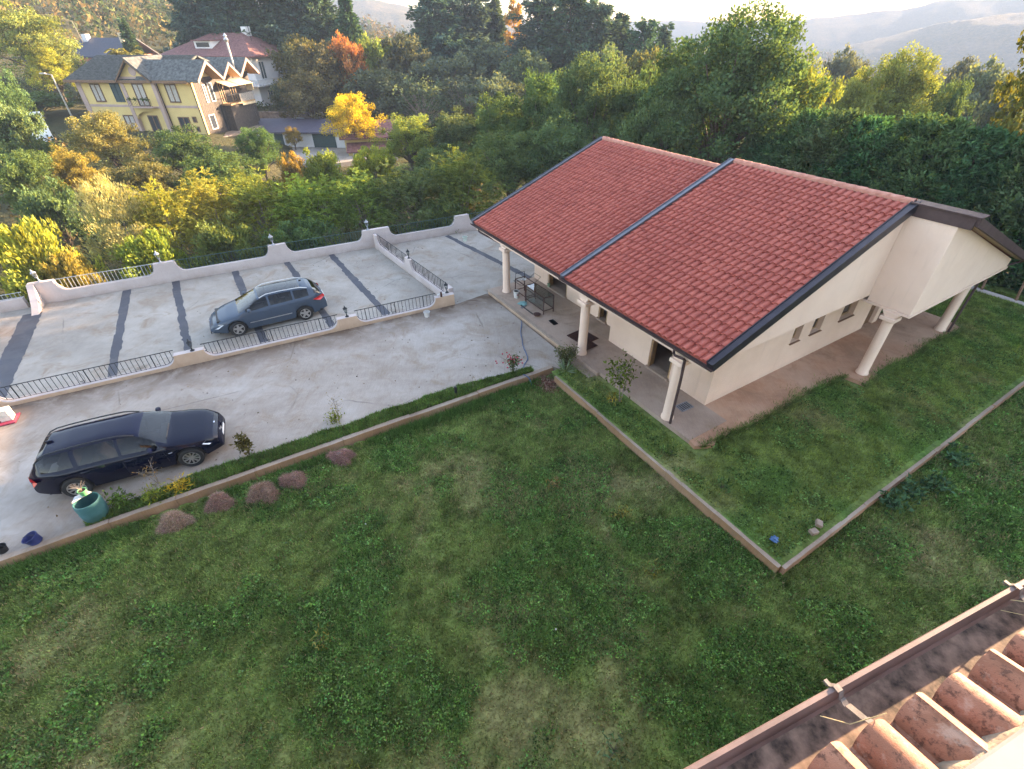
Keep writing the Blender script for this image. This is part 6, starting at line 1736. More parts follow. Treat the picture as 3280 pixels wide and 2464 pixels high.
for (y0, y1) in ((4.1, 6.0), (6.2, 9.0)): MB().prism([(15.6, 4.75), (17.2, 4.25), (17.2, 4.22), (15.6, 4.72)], 'y', y0, y1).build('awning', MT['awning'], yh)
Y('side_awning', 'awning', (16.1, 17.1, 8.96, 9.0, 3.4, 4.3))
for (y0, y1) in ((4.3, 5.0), (6.4, 7.3)): window(yh, y0, y1, 2.5, 4.5, 15.53, 'wood', axis='x', sgn=1)
Y('canopy', 'kerb', (15.5, 17.4, 0.2, 10.9, -.85, -.62))
for q in (3.4, 5.2, 7.0, 8.8, 10.6): Y('pillar', 'y_wall', (16.9, 17.3, q - .2, q + .2, -4.0, -.86))
for q in (3.9, 5.7, 7.5, 9.2): window(yh, q, q + .9, -2.6, -1.2, 15.605, 'white', axis='x', sgn=1, mull=False)
ch = MB().lathe([(.11, 5.0), (.11, 8.6)], 10, (15.9, 8.0, 0)).build('flue', MT['alloy'], yh, smooth=40)
MB().lathe([(.2, 8.6), (.28, 8.85), (.1, 9.1), (.25, 9.2), (.02, 9.5)], 10, (15.9, 8.0, 0)).build('cowl', MT['alloy'], ch)
pp = MB(); pp.tube([(10.95, -.5, 5.1), (11.1, -.2, 4.9), (11.12, -.1, -.7)], .05, 6); pp.tube([(15.45, -.12, 5.0), (15.45, -.12, -.7)], .05, 6); pp.build('downpipe', MT['iron'], yh)

# white villa behind
vl = empty('white_villa', (-56.5, 96.5, 0), R(-14), 'white villa with brown-red hipped roof behind the yellow house', 'house')
def V2(name, mat, *b):
    mb = MB()
    for q in b: mb.box(*q)
    return mb.build(name, MT[mat], vl)
V2('wall', 'w_wall', (0, 16, 0, 12, -2, 6.2))
def hip(x0, x1, y0, y1, z0, zr, inset, mat, par, name='roof'):
    ym = (y0 + y1) / 2
    vs = [(x0, y0, z0), (x1, y0, z0), (x1, y1, z0), (x0, y1, z0), (x0 + inset, ym, zr), (x1 - inset, ym, zr), (x0, y0, z0 - .2), (x1, y0, z0 - .2), (x1, y1, z0 - .2), (x0, y1, z0 - .2)]
    return MB().add(vs, [(0, 1, 5, 4), (1, 2, 5), (2, 3, 4, 5), (3, 0, 4), (6, 7, 1, 0), (7, 8, 2, 1), (8, 9, 3, 2), (9, 6, 0, 3), (9, 8, 7, 6)]).build(name, MT[mat], par)
rv = hip(-1, 17, -1, 13, 6.3, 9.2, 6, 'roof_brown', vl)
MB().box(5.2, 8.4, 1.2, 4.0, 7.2, 8.2).build('dormer', MT['w_wall'], rv); MB().box(4.9, 8.7, .9, 4.2, 8.2, 8.35).build('dormer_roof', MT['roof_brown'], rv); MB().box(5.6, 8.0, 1.15, 1.19, 7.4, 8.0).build('dormer_window', MT['glass'], rv)
MB().box(11, 12, 6, 7, 8, 10).build('chimney', MT['w_wall'], rv)
for (q0, q1, q2) in ((9.0, 6.0, 12.0), (13.2, 5.0, 11.0)): MB().tube([(q0, q1, 8), (q0, q1, q2)], .05, 5).build('antenna', MT['iron'], rv)
b2 = V2('balcony', 'w_wall', (12.6, 17.2, -1.3, -.003, 2.2, 2.4)); V2('balcony', 'w_wall', (16.003, 17.3, -.1, 6, 2.2, 2.4))
bz_ = MB()
for q in np.linspace(12.7, 17.1, 15): bz_.box(q - .06, q + .06, -1.28, -1.16, 2.4, 3.1)
for q in np.linspace(-.9, 5.9, 20): bz_.box(17.1, 17.22, q - .06, q + .06, 2.4, 3.1)
bz_.box(12.6, 17.25, -1.3, -1.14, 3.1, 3.22); bz_.box(17.08, 17.24, -1.13, 6, 3.1, 3.22); bz_.build('balustrade', MT['w_wall'], b2)
for (x0, x1, z0, z1) in ((13.2, 14.4, 3.0, 5.4), (13.2, 14.4, -.3, 1.4), (10.3, 11.5, 3.2, 5.0)): window(vl, x0, x1, z0, z1, -.002, 'w_wall', 'shutter')
for (x0, x1, z0, z1) in ((1.5, 2.7, 3.0, 5.4), (2, 3, -.2, 1.4)): window(vl, x0, x1, z0, z1, 16.002, 'w_wall', 'shutter', axis='x', sgn=1)

# salmon house on the slope at the left
sh = empty('salmon_house', (-83.5, 113, 2), R(-8), 'small salmon house with dark roof behind the rusty tree', 'house')
MB().box(0, 10, 0, 8, -3, 3.6).build('wall', MT['p_wall'], sh)
rs = MB()
for (a, b) in ((-.8, 4), (8.8, 4)): rs.prism([(a, 3.6), (b, 6.4), (b, 6.2), (a, 3.4)], 'x', -.8, 10.8)
rs = rs.build('roof', simple('dark_slate_roof', (.05, .055, .075), .7, scale=3), sh)
MB().box(8.6, 9.4, 2.5, 3.4, 5.4, 7.2).build('chimney', MT['awning'], rs); MB().box(.2, 1.2, 3, 4, 5.4, 7.0).build('chimney', MT['w_wall'], rs); MB().tube([(1, 2, 5.5), (.6, 2, 9)], .05, 5).build('antenna', MT['iron'], rs)
window(sh, 4.2, 5.0, .8, 2.6, -.002, 'w_wall'); window(sh, 1.6, 2.4, .8, 2.6, -.002, 'w_wall')
MB().box(-2, 7, -3.2, -2.8, -2.5, -.2).build('garden_wall', MT['kerb'], sh)

# low garage with dark flat-pitched roof, and the yellow annex beside it
ga = empty('garage', (-36.0, 71.0, -3.2), R(-4), 'long low white garage with a dark roof beside the yard', 'garage')
MB().box(0, 14.5, 0, 6, -.5, 2.2).build('wall', MT['w_wall'], ga)
MB().prism([(-.7, 2.15), (6.3, 2.75), (6.3, 2.9), (-.7, 2.3)], 'x', -.5, 15).build('roof', simple('dark_violet_roof_sheet', (.055, .05, .075), .6, scale=2), ga)
for x0, x1 in ((.8, 2.6), (5.0, 6.2), (10.2, 13.2)): MB().box(x0, x1, -.06, -.003, 0, 2.0).build('garage_door', simple('dark_green_door', (.02, .055, .05), .6), ga)
MB().box(4.4, 4.8, -.5, -.004, 0, 2.15).build('pier', MT['w_wall'], ga)
an = empty('yellow_annex', (-20.6, 66.5, -3.2), R(12), 'small yellow annex with red tiled roofs right of the golden tree', 'house')
MB().box(0, 7.0, 0, 5, -.6, 2.6).build('wall', MT['y_wall'], an)
MB().prism([(-.9, 2.2), (2.6, 3.6), (5.8, 2.5), (5.8, 2.35), (2.6, 3.42), (-.9, 2.05)], 'x', -.5, 7.6).build('roof', MT['roof_brown'], an)
MB().prism([(-2.2, .95), (-.003, 1.6), (-.003, 1.45), (-2.2, .8)], 'x', .2, 7.4).build('lean_to_roof', MT['roof_brown'], an)
MB().box(.4, 7.2, -1.9, -1.7, -.6, .9).build('lean_to_wall', MT['y_wall'], an)
for x0 in (1.0, 3.0, 4.8): window(an, x0, x0 + .9, -.2, .7, -1.901, 'white', mull=False)
window(an, 5.2, 6.2, 1.75, 2.2, -.002, 'white', mull=False)
# yard slab, retaining wall, low wall with pergola poles
sheet('garage_yard', [(-36, 60), (-20, 61), (-14, 65.5), (-21.5, 69.5), (-36, 71.5)], -2.75, MT['terrace'], 'pale concrete yard in front of the garage', 'yard', thick=.8)
rt = MB().box(0, 10, 0, .3, -3, 2.4).build('retaining_wall', simple('grey_concrete_wall', (.22, .19, .18), .9, scale=2, var=.3)); rt.location = (-37, 80.5, -2.3); rt.rotation_euler = (0, 0, R(-6)); tag(rt, 'grey retaining wall above the garage roof', 'wall')
hd = plant('hedge_bush', 'bush', -33.0, 84, -.2, 2.6, 2.6, (.03, .06, .028), 'clipped dark hedge bush on top of the retaining wall, left', 'bush', 'hedge on the retaining wall', 0)
hd = plant('hedge_bush', 'bush', -29.6, 84, -.4, 2.4, 2.5, (.035, .065, .028), 'clipped hedge bush on top of the retaining wall, right', 'bush', 'hedge on the retaining wall', 1)
hd = plant('hedge_bush', 'bush', -50, 52, -1.4, 2.6, 3.2, (.035, .07, .025), 'clipped green hedge at the left edge below the sign', 'bush', None, 1)
hd = plant('hedge_bush', 'bush', -46.5, 51.0, -1.5, 2.6, 2.9, (.03, .06, .022), 'dark end of the clipped hedge beside the orange-brown tree', 'bush', None, 0)
# little pale blue car parked behind the garage
bc = empty('parked_car', (-30.6, 79.2, -2.0), R(70), 'tiny pale blue car parked behind the garage', 'car')
MB().prism([(-1.9, .3), (1.9, .3), (1.9, .75), (1.1, .9), (.5, 1.4), (-1.3, 1.4), (-1.85, .9)], 'y', -.8, .8).build('body', simple('pale_blue_paint', (.45, .62, .72), .3, scale=2), bc, bevel=.08)
MB().prism([(-1.25, .92), (.95, .92), (.42, 1.32), (-1.1, 1.32)], 'y', -.81, .81).build('window', MT['glass'], bc)
for q in (-1.2, 1.2):
    for s in (-.75, .75):
        w = MB(); w.m = Matrix.Translation((q, s, .32)) @ Matrix.Rotation(R(90), 4, 'X'); w.lathe([(.0001, -.1), (.32, -.1), (.32, .1), (.0001, .1)], 14); w.build('wheel', MT['tyre'], bc)

# street lamp and totem sign on the road at the left
sl = empty('street_lamp', (-52.6, 68.0 - 1.9, -1.0), 0, 'slim grey street lamp left of the yellow house', 'street lamp')
MB().tube([(0, 0, 0), (0, 0, 6.9)], [.11, .07], 8).build('pole', MT['alloy'], sl, smooth=40)
MB().tube([(0, 0, 6.85), (-.5, -.3, 7.0)], .05, 6).build('arm', MT['alloy'], sl); MB().box(-.95, -.35, -.5, -.2, 6.95, 7.08).build('lamp_head', MT['alloy'], sl, bevel=.03)
sg = empty('totem_sign', (-50.6, 58.3, -1.2), R(24), 'tall white totem sign with dark lettering beside the road', 'sign')
MB().box(-.85, .85, -.12, .12, 0, 4.3).build('panel', simple('white_sign_panel', (.80, .82, .84), .4, scale=1, var=.03), sg, bevel=.02)
MB().box(-.7, .7, -.2, .2, -.6, 0).build('plinth', MT['kerb'], sg)
def lettering(txt, size, x, z, mat, par):
    cu = bpy.data.curves.new('lettering', 'FONT'); cu.body = txt; cu.size = size; cu.align_x = 'CENTER'; cu.extrude = .004; cu.materials.append(mat)
    tmp = bpy.data.objects.new('tmp', cu); COL.objects.link(tmp)
    bpy.context.view_layer.update()
    me = bpy.data.meshes.new_from_object(tmp.evaluated_get(bpy.context.evaluated_depsgraph_get()))
    bpy.data.objects.remove(tmp)
    o = mkobj('lettering', me, mat, par); o.location = (x, -.135, z); o.rotation_euler = (R(90), 0, 0)
INK = simple('dark_sign_ink', (.04, .045, .06), .5); INKR = simple('grey_brown_sign_ink', (.22, .16, .17), .5)
lettering('PIPER', .52, 0.05, 3.72, INK, sg); lettering('HOTEL BAR', .30, .05, 3.22, INKR, sg)
MB().prism([(-.62, 2.72), (-.40, 2.5), (-.40, 2.94)], 'y', -.128, -.122).build('arrow_mark', INK, sg); MB().box(-.30, .45, -.128, -.122, 2.70, 2.74).build('arrow_mark', INKR, sg)
# palm behind the yellow house
pm = empty('palm', (-53.6, 82.5, .3), 0, 'palm with drooping fronds behind the yellow house roof', 'tree')
MB().tube([(0, 0, 0), (0, 0, 6.3)], [.35, .28], 8).build('trunk', MT['bark'], pm)
Ps = []; Ds = []
for q in range(46):
    a = rng.uniform(0, 6.28); up = rng.uniform(-.4, 1.4); ln = rng.uniform(1.6, 2.5)
    t = np.linspace(.15, 1, 26); 
    P = np.stack([np.cos(a) * ln * t, np.sin(a) * ln * t, 6.5 + up * ln * t - 1.5 * t ** 2.2 * ln * .6], -1)
    for s in (-1, 1):
        Ps.append(P); Ds.append(np.stack([np.cos(a) - s * np.sin(a) * 1.2 + 0 * t, np.sin(a) + s * np.cos(a) * 1.2 + 0 * t, -.5 + 0 * t], -1))
P = np.concatenate(Ps); D_ = np.concatenate(Ds)
o = mkobj('fronds', leaf_mesh('fronds', P, D_, np.full(len(P), .6), aspect=.16), MT['leaf'], pm); o.color = (.16, .16, .05, 1)
# ================================================================== small things around the house
def place(o, x, y, z=0.0, rz=0.0, label=None, cat=None, group=None):
    o.location = (x, y, z); o.rotation_euler.z = rz
    return tag(o, label, cat, group)
def part(mb, name, mat, par, **k): return mb.build(name, MT[mat] if isinstance(mat, str) else mat, par, **k)

# teal barrel with a cut-open top, board and flower pot on it
t = empty('barrel', (-10.98, 8.20, 0), .3, 'faded teal plastic barrel with cut-open top beside the kerb', 'barrel')
part(MB().lathe([(.24, 0), (.275, .06), (.30, .25), (.305, .30), (.295, .33), (.30, .55), (.285, .64), (.27, .64), (.285, .54), (.28, .30), (.24, .05)], 22), 'shell', 'teal_pl', t, smooth=40)
part(MB().lathe([(.0001, .06), (.25, .06)], 18), 'inside', 'black', t)
part(MB().prism([(-.29, -.02), (.06, .26), (-.05, .33), (-.30, .20)], 'z', .645, .665), 'lid_piece', 'white', t)
t = empty('flower_pot', (-11.10, 8.37, .668), 0, 'small green flower pot with a withered plant on the barrel', 'pot')
part(MB().lathe([(.07, 0), (.10, .16), (.105, .17), (.09, .17), (.085, .14)], 14), 'pot', 'green_pl', t, smooth=40); part(MB().lathe([(.088, .15), (.0001, .155)], 12), 'soil', 'soil', t)
tw = MB()
for q in range(9):
    a = rnd.uniform(0, 6.28); tw.tube([(0, 0, .15), (.05 * math.cos(a), .05 * math.sin(a), .28), (.16 * math.cos(a), .16 * math.sin(a), .36 + rnd.uniform(-.08, .06))], .004, 4)
part(tw, 'dry_stems', 'bark_p', t)
def bucket(name, x, y, z, r, h, mat, label, tilt=(0, 0), cat='bucket'):
    t = empty(name, (x, y, z), 0, label, cat); t.rotation_euler = (R(tilt[0]), R(tilt[1]), 0)
    part(MB().lathe([(r * .78, 0), (r, h), (r * 1.06, h), (r * 1.06, h - .02), (r * .94, h - .02), (r * .74, .012), (.0001, .012)], 18), 'shell', mat, t, smooth=40)
    hd = MB(); hd.tube([(r * math.cos(a), .0 + r * .25 * math.sin(a), h - .01 - .12 * math.sin(a) * 0 + .02) for a in np.linspace(0, math.pi, 8)], .005, 4); part(hd, 'handle', 'iron', t)
    return t
bucket('bucket', -11.98, 7.42, .02, .165, .24, 'blue_pl', 'blue plastic bucket tipped against the kerb', (8, -14))
bucket('plant_pot', -12.62, 7.16, .0, .12, .18, 'black', 'small black pot at the left edge beside the kerb', (0, 0), 'pot')
bucket('bucket', -3.72, 18.90, .0, .14, .24, 'white', 'white bucket standing at the foot of the near parapet')
bucket('bucket', -2.75, 28.6, -.2, .15, .26, simple('pale_green_plastic', (.52, .60, .53), .5), 'pale green bucket against the far wall in the house yard')
# boxes on a red tray at the left edge
tr = MB().box(-.42, .42, -.28, .28, 0, .05).build('red_tray', MT['red'], bevel=.01); place(tr, -16.75, 12.05, 0, R(26), 'red tray lying under the small boxes at the left edge', 'tray')
CB = simple('cream_block', (.62, .55, .47), .85, scale=4, var=.12)
for k, (dx, dz, lb) in enumerate(((-.17, 0, 'lower left'), (.17, 0, 'lower right'), (-.17, .2, 'upper left'), (.17, .2, 'upper right'))):
    o = MB().box(-.155, .155, -.15, .15, 0, .19).build('block', CB, bevel=.008)
    c_, s_ = math.cos(R(26)), math.sin(R(26)); place(o, -16.75 + dx * c_, 12.08 + dx * s_ , .053 + dz, R(26 + rnd.uniform(-3, 3)), lb + ' cream block of the four stacked on the red tray', 'block', 'blocks stacked on the red tray')
# heaps of dried cuttings on the lawn
MT['hay'] = mat_vcol('dried_cuttings', .15)
def heap(x, y, sx, sy, h, label, seed, group='heaps of dried cuttings', col=(.34, .21, .165)):
    r2 = np.random.default_rng(seed)
    n = 5200; a = r2.uniform(0, 6.28, n); q = np.sqrt(r2.random(n)); 
    lump = 1 + .18 * np.sin(a * 3 + seed) + .1 * np.sin(a * 5)
    px_ = np.cos(a) * q * sx * lump; py_ = np.sin(a) * q * sy * lump; pz_ = h * (1 - q ** 2.4) * (1 + .2 * np.sin(px_ * 9 + seed) * np.cos(py_ * 8))
    d = np.stack([np.cos(a) * q * .7, np.sin(a) * q * .7, np.full(n, .25)], -1) + r2.normal(size=(n, 3)) * .7
    P = np.stack([px_, py_, pz_ * r2.uniform(.75, 1.02, n)], -1)
    L = r2.uniform(.05, .14, n)
    d /= np.linalg.norm(d, axis=1)[:, None]; s = np.cross(d, r2.normal(size=(n, 3))); s /= np.linalg.norm(s, axis=1)[:, None]
    V = np.stack([P - s * .004, P + s * .004, P + d * L[:, None]], 1).reshape(-1, 3)
    c = np.array(col) * r2.uniform(.45, 1.5, (n, 1)) * (1 + r2.normal(0, .12, (n, 3)))
    t = empty('cuttings_heap', (x, y, LZ), 0, label, 'heap', group)
    o = mkobj('loose_stalks', np_mesh('loose_stalks', V, np.arange(n * 3).reshape(-1, 3), {'col': np.repeat(np.clip(c, .01, 1), 3, 0)}), MT['hay'], t); o['kind'] = 'stuff'
    rings = 8; seg = 26; vs = [(0, 0, h * .93)]; fs = []
    for i in range(1, rings + 1):
        qq = i / rings
        for k in range(seg):
            aa = 6.28318 * k / seg; lm = 1 + .18 * math.sin(aa * 3 + seed) + .1 * math.sin(aa * 5)
            vs.append((math.cos(aa) * qq * sx * lm * .97, math.sin(aa) * qq * sy * lm * .97, h * .93 * (1 - qq ** 2.4) - .02))
    fs += [(0, 1 + k, 1 + (k + 1) % seg) for k in range(seg)]
    for i in range(rings - 1):
        for k in range(seg): fs.append((1 + i * seg + k, 1 + (i + 1) * seg + k, 1 + (i + 1) * seg + (k + 1) % seg, 1 + i * seg + (k + 1) % seg))
    part(MB().add(vs, fs), 'core', simple('dried_cuttings_core', tuple(q * .6 for q in col), 1, scale=30, var=.35, bump=.8), t, smooth=True)
heap(-8.98, 8.10, .42, .32, .34, 'leftmost heap of dried cuttings on the lawn, pale and flat', 1, col=(.38, .26, .19))
heap(-8.06, 8.72, .36, .28, .34, 'heap of reddish dried cuttings beside the plank', 2)
heap(-6.98, 9.02, .42, .33, .40, 'large brown heap of dried cuttings in the middle of the row', 3, col=(.31, .20, .15))
heap(-6.32, 9.52, .40, .26, .28, 'low heap of dried cuttings overgrown with grass', 4)
heap(-5.20, 10.42, .40, .28, .32, 'rightmost heap of dried cuttings, standing apart', 5, col=(.34, .20, .17))
pk = MB().box(-.55, .55, -.07, .07, 0, .03).build('plank', simple('weathered_plank', (.30, .24, .18), .9, scale=12, var=.25), bevel=.004); place(pk, -8.42, 9.12, -.27, R(33), 'weathered plank lying in the grass beside the kerb', 'plank'); pk.rotation_euler.y = R(-3)

# bark pile where kerb and edging meet
n = 2600
r3 = np.random.default_rng(4)
a = r3.uniform(0, 6.28, n); q = np.sqrt(r3.random(n)); X_ = np.cos(a) * q * .52 + .12 * (r3.random(n) - .5); Y_ = np.sin(a) * q * .75
Z_ = .14 * (1 - q ** 2) + r3.random(n) * .03
P = np.stack([X_, Y_, Z_], -1); d = r3.normal(size=(n, 3)) * np.array([1, 1, .35])
c = np.array([[.20, .10, .07], [.30, .17, .12], [.12, .06, .045], [.36, .25, .19], [.25, .10, .07]])[r3.integers(0, 5, n)] * r3.uniform(.6, 1.3, (n, 1))
V, F, v_, w_ = leaf_quads(P, d, r3.uniform(.05, .12, n), aspect=.45)
bp = mkobj('bark_chips', np_mesh('bark_chips', V, F, {'col': np.repeat(c, 4, 0)}), MT['hay']); bp.location = (1.28, 14.05, -.30); bp.rotation_euler = (R(4), 0, R(28))
tag(bp, 'pile of reddish bark chips at the corner of kerb and edging', 'bark', None, 'stuff')

# ---------------------------------------------------------------- plants along the kerb and the porch
def stems(n, h, spread, r=.008, seed=1, fork=0):
    rr = random.Random(seed); mb = MB(); tips = []
    for k in range(n):
        a = rr.uniform(0, 6.28); sp = spread * rr.uniform(.3, 1); hh = h * rr.uniform(.7, 1)
        p = [(0.02 * math.cos(a), .02 * math.sin(a), 0), (sp * .35 * math.cos(a), sp * .35 * math.sin(a), hh * .5), (sp * math.cos(a), sp * math.sin(a), hh)]
        mb.tube(p, [r, r * .8, r * .4], 5); tips.append(p[2])
        for f in range(fork):
            t_ = rr.uniform(.35, .95); b0 = Vector(p[1]).lerp(Vector(p[2]), t_); aa = rr.uniform(0, 6.28); e = b0 + Vector((math.cos(aa) * h * .2, math.sin(aa) * h * .2, h * rr.uniform(.04, .22)))
            mb.tube([tuple(b0), tuple(e)], [r * .5, r * .2], 4); tips.append(tuple(e))
    return mb, np.array(tips)
def leafy(name, x, y, z, label, cat, n, h, spread, nleaf, lsize, aspect, col, seed, fork=0, up=.4, bark='bark', along=.5, clump=.10, r=.008):
    t = empty(name, (x, y, z), 0, label, cat)
    mb, tips = stems(n, h, spread, r, seed, fork); part(mb, 'stems', bark, t)
    idx = rng.integers(0, len(tips), nleaf); k = rng.random(nleaf) ** along
    P = tips[idx] * np.stack([k, k, k], -1) + rng.normal(0, clump, (nleaf, 3)); P[:, 2] = np.maximum(P[:, 2], .02)
    d = P * np.array([1, 1, 0]) * .5 + sph(nleaf) + np.array([0, 0, up])
    o = mkobj('leaves', leaf_mesh('leaves', P, d, lsize * rng.uniform(.7, 1.3, nleaf), aspect=aspect), MT['leaf'], t); o.color = (*col, 1)
    return t
t = leafy('croton', -7.92, 10.42, .0, 'upright plant with dark red and green leaf rosettes on the verge', 'plant', 6, .78, .17, 230, .14, .36, (.085, .075, .028), 2, 1, .3, 'bark', .35, .06)
leafy('sapling', -5.62, 11.86, 0, 'thin leaning sapling with a few dry leaves on the verge', 'sapling', 2, .95, .30, 60, .05, .6, (.20, .15, .04), 3, 7, .2, 'bark_p', .25, .05, .012)
leafy('low_shrub', -5.80, 11.90, 0, 'low yellowish shrub at the foot of the leaning sapling', 'plant', 9, .32, .24, 260, .07, .5, (.14, .17, .04), 4)
leafy('dry_shrub', -10.02, 9.32, 0, 'leafless dry shrub in front of the dark car', 'plant', 3, .72, .34, 90, .045, .6, (.26, .17, .07), 5, 8, .2, 'bark_p', .2, .05, .012)
leafy('oleander', -9.72, 8.76, 0, 'green and yellow narrow-leaved plant on the verge, left', 'plant', 10, .34, .24, 200, .15, .2, (.15, .19, .035), 6, 0, .2)
leafy('oleander', -9.22, 9.04, 0, 'mostly yellow narrow-leaved plant on the verge, right', 'plant', 10, .34, .22, 190, .15, .2, (.36, .27, .035), 7, 0, .2)
leafy('green_plant', -10.55, 8.50, 0, 'leafy green plant right of the teal barrel', 'plant', 8, .36, .26, 240, .11, .4, (.07, .13, .03), 8, 0, .2)
rs = leafy('rose_bush', .05, 14.66, 0, 'rose bush with red flowers at the end of the verge', 'plant', 7, .68, .34, 430, .06, .6, (.055, .085, .03), 9, 3, .2, 'bark', .35, .07)
P = rng.normal(0, 1, (26, 3)) * np.array([.26, .2, .12]) + np.array([0, 0, .5]); fl = MB()
P[:14, 0] -= .22
for p in P: fl.m = Matrix.Translation(p); fl.lathe([(.004, -.02), (.03, 0), (.032, .02), (.012, .03), (.001, .02)], 7)
fl.m = None; part(fl, 'flowers', simple('red_petals', (.42, .02, .05), .6), rs)['kind'] = 'stuff'
leafy('thin_stick', -1.35, 13.55, 0, 'bare thin stick with a few twigs on the verge', 'sapling', 1, .62, .06, 8, .04, .5, (.2, .15, .06), 10, 4, .2, 'bark_p', .2, .02, .01)
o = MB().lathe([(.05, 0), (.05, .34), (.04, .35)], 10).build('bollard', MT['black'], smooth=40); place(o, -1.95, 13.28, 0, 0, 'short black post on the verge', 'post')
lt = leafy('lemon_tree', 3.64, 12.70, .09, 'young lemon tree with a slim trunk in front of the doorway', 'tree', 4, 1.55, .30, 330, .13, .45, (.085, .125, .022), 11, 4, .1, 'bark_p', .22, .13, .022)
leafy('laurel_shrub', 2.02, 14.98, .05, 'bushy grey-green shrub at the foot of the middle porch column', 'plant', 14, .72, .42, 1300, .07, .5, (.085, .10, .045), 12, 3, .2, 'bark', .4, .09)
ag = empty('agave', (1.98, 14.50, .08), 0, 'spiky grey-green agave beside the bark pile', 'plant')
n = 38; a = rng.uniform(0, 6.28, n); el = rng.uniform(.15, 1.2, n); d = np.stack([np.cos(a) * np.cos(el), np.sin(a) * np.cos(el), np.sin(el)], -1)
o = mkobj('spikes', leaf_mesh('spikes', d * .03, d, rng.uniform(.38, .55, n), aspect=.11, curl=.03), MT['leaf'], ag); o.color = (.12, .17, .10, 1)
for k, (b, a_) in enumerate(((-2.4, 1.9), (-2.55, -1.0), (-2.3, -2.6))): 
    p = HW(b, a_); leafy('weed', p[0], p[1], .08, ('yellowish spiky weed in the bed before the doorway', 'broad-leaved weed on the raised lawn beside the edging', 'dark weed on the raised lawn near its corner')[k], 'plant', 6, .2, .2, 60, .16, .25, ((.22, .2, .05), (.05, .10, .035), (.05, .11, .04))[k], 20 + k)

def px_free(*a): return None
for k, (x, y, c, lb) in enumerate(((2.9, 8.2, (.20, .18, .05), 'tall yellowing weed in the middle of the lawn'), (1.15, 9.3, (.20, .14, .07), 'dry tuft of stalks near the bark pile side of the lawn'), (3.3, 6.6, (.16, .16, .05), 'straggly weed near the edging corner'),
                                   (-4.1, 5.0, (.17, .16, .05), 'spreading yellowish tuft on the left of the lawn'), (1.8, 3.0, (.07, .15, .08), 'blue-green thistle rosette in the near lawn'), (-2.9, 2.6, (.12, .16, .04), 'pale green weed near the bottom of the lawn'))):
    leafy('weed', x, y, LZ, lb, 'plant', 6, .16, .22, 70, .13, .2, c, 40 + k, 1)
# stray big-leaved weeds along the right edging
for k, (b, a_) in enumerate(((2.2, -5.4), (3.0, -5.6), (1.3, -5.35), (4.6, -5.5))):
    p = HW(b, a_); leafy('broad_weed', p[0], p[1], LZ, 'blue-green weed at the foot of the right edging, number %s from the corner' % ('two', 'three', 'one', 'four')[k], 'plant', 8, .34, .34, 160, .15, .42, (.055, .12, .065), 60 + k)

# ---------------------------------------------------------------- hose, blocks, bag
hz = [(-.55 + .98, 18.4), (.42, 17.9), (.40, 17.2), (.42, 16.6), (.55, 15.95), (.60, 15.4), (.45, 14.9), (.30, 14.6)]
pts = []
for i in range(len(hz) - 1):
    for t_ in np.linspace(0, 1, 6, endpoint=False): pts.append((hz[i][0] * (1 - t_) + hz[i + 1][0] * t_ + .02 * math.sin(i * 3 + t_ * 3), hz[i][1] * (1 - t_) + hz[i + 1][1] * t_, .02))
pts += [(.33, 14.45, .03), (.50, 14.30, .06), (.62, 14.15, .05), (.70, 14.05, -.12), (.74, 13.95, -.30)]
o = MB().tube(pts, .016, 6).build('garden_hose', simple('blue_hose', (.03, .09, .20), .5), smooth=True); tag(o, 'blue garden hose running over the driveway to the rose bush', 'hose')
o = MB().tube([(1.9, 4.6, -.30), (2.05, 4.2, -.29), (2.2, 3.7, -.29), (2.35, 3.3, -.30)], .008, 5).build('green_string', simple('green_twine', (.03, .13, .10), .6)); tag(o, 'thin green twine lying on the near lawn', 'twine')
for k, (x, y, z, rz, lb) in enumerate(((7.50, 7.40, .10, .3, 'white concrete block lying at the right edging'), (7.72, 7.62, .14, 1.1, 'tilted white concrete block behind the other block'))):
    o = MB().box(-.10, .10, -.075, .075, 0, .10).build('concrete_block', MT['kerb'], bevel=.01); place(o, x, y, z, rz, lb, 'block', 'blocks at the right edging'); o.rotation_euler.x = R(12 * k)
bm = bmesh.new(); bmesh.ops.create_icosphere(bm, subdivisions=3, radius=.09)
for v in bm.verts: v.co *= 1 + .35 * math.sin(v.co.x * 60) * math.cos(v.co.y * 47 + v.co.z * 50); v.co.z *= .7
me = bpy.data.meshes.new('plastic_bag'); bm.to_mesh(me); bm.free()
o = mkobj('plastic_bag', me, simple('blue_bag', (.05, .13, .28), .5), smooth=True); place(o, 6.42, 7.18, .16, 0, 'crumpled blue plastic bag in the corner of the raised lawn', 'bag')
for k, (x, y) in enumerate(((-3.9, 8.0), (.9, 5.2))):
    bm = bmesh.new(); bmesh.ops.create_icosphere(bm, subdivisions=2, radius=.025)
    for v in bm.verts: v.co *= 1 + .4 * math.sin(v.co.x * 90 + k) * math.cos(v.co.y * 77); v.co.z *= .5
    me = bpy.data.meshes.new('litter'); bm.to_mesh(me); bm.free()
    o = mkobj('litter', me, MT['white'], smooth=True); place(o, x, y, LZ + .05, 0, 'tiny scrap of white litter in the grass', 'litter', 'scraps of litter on the lawn')

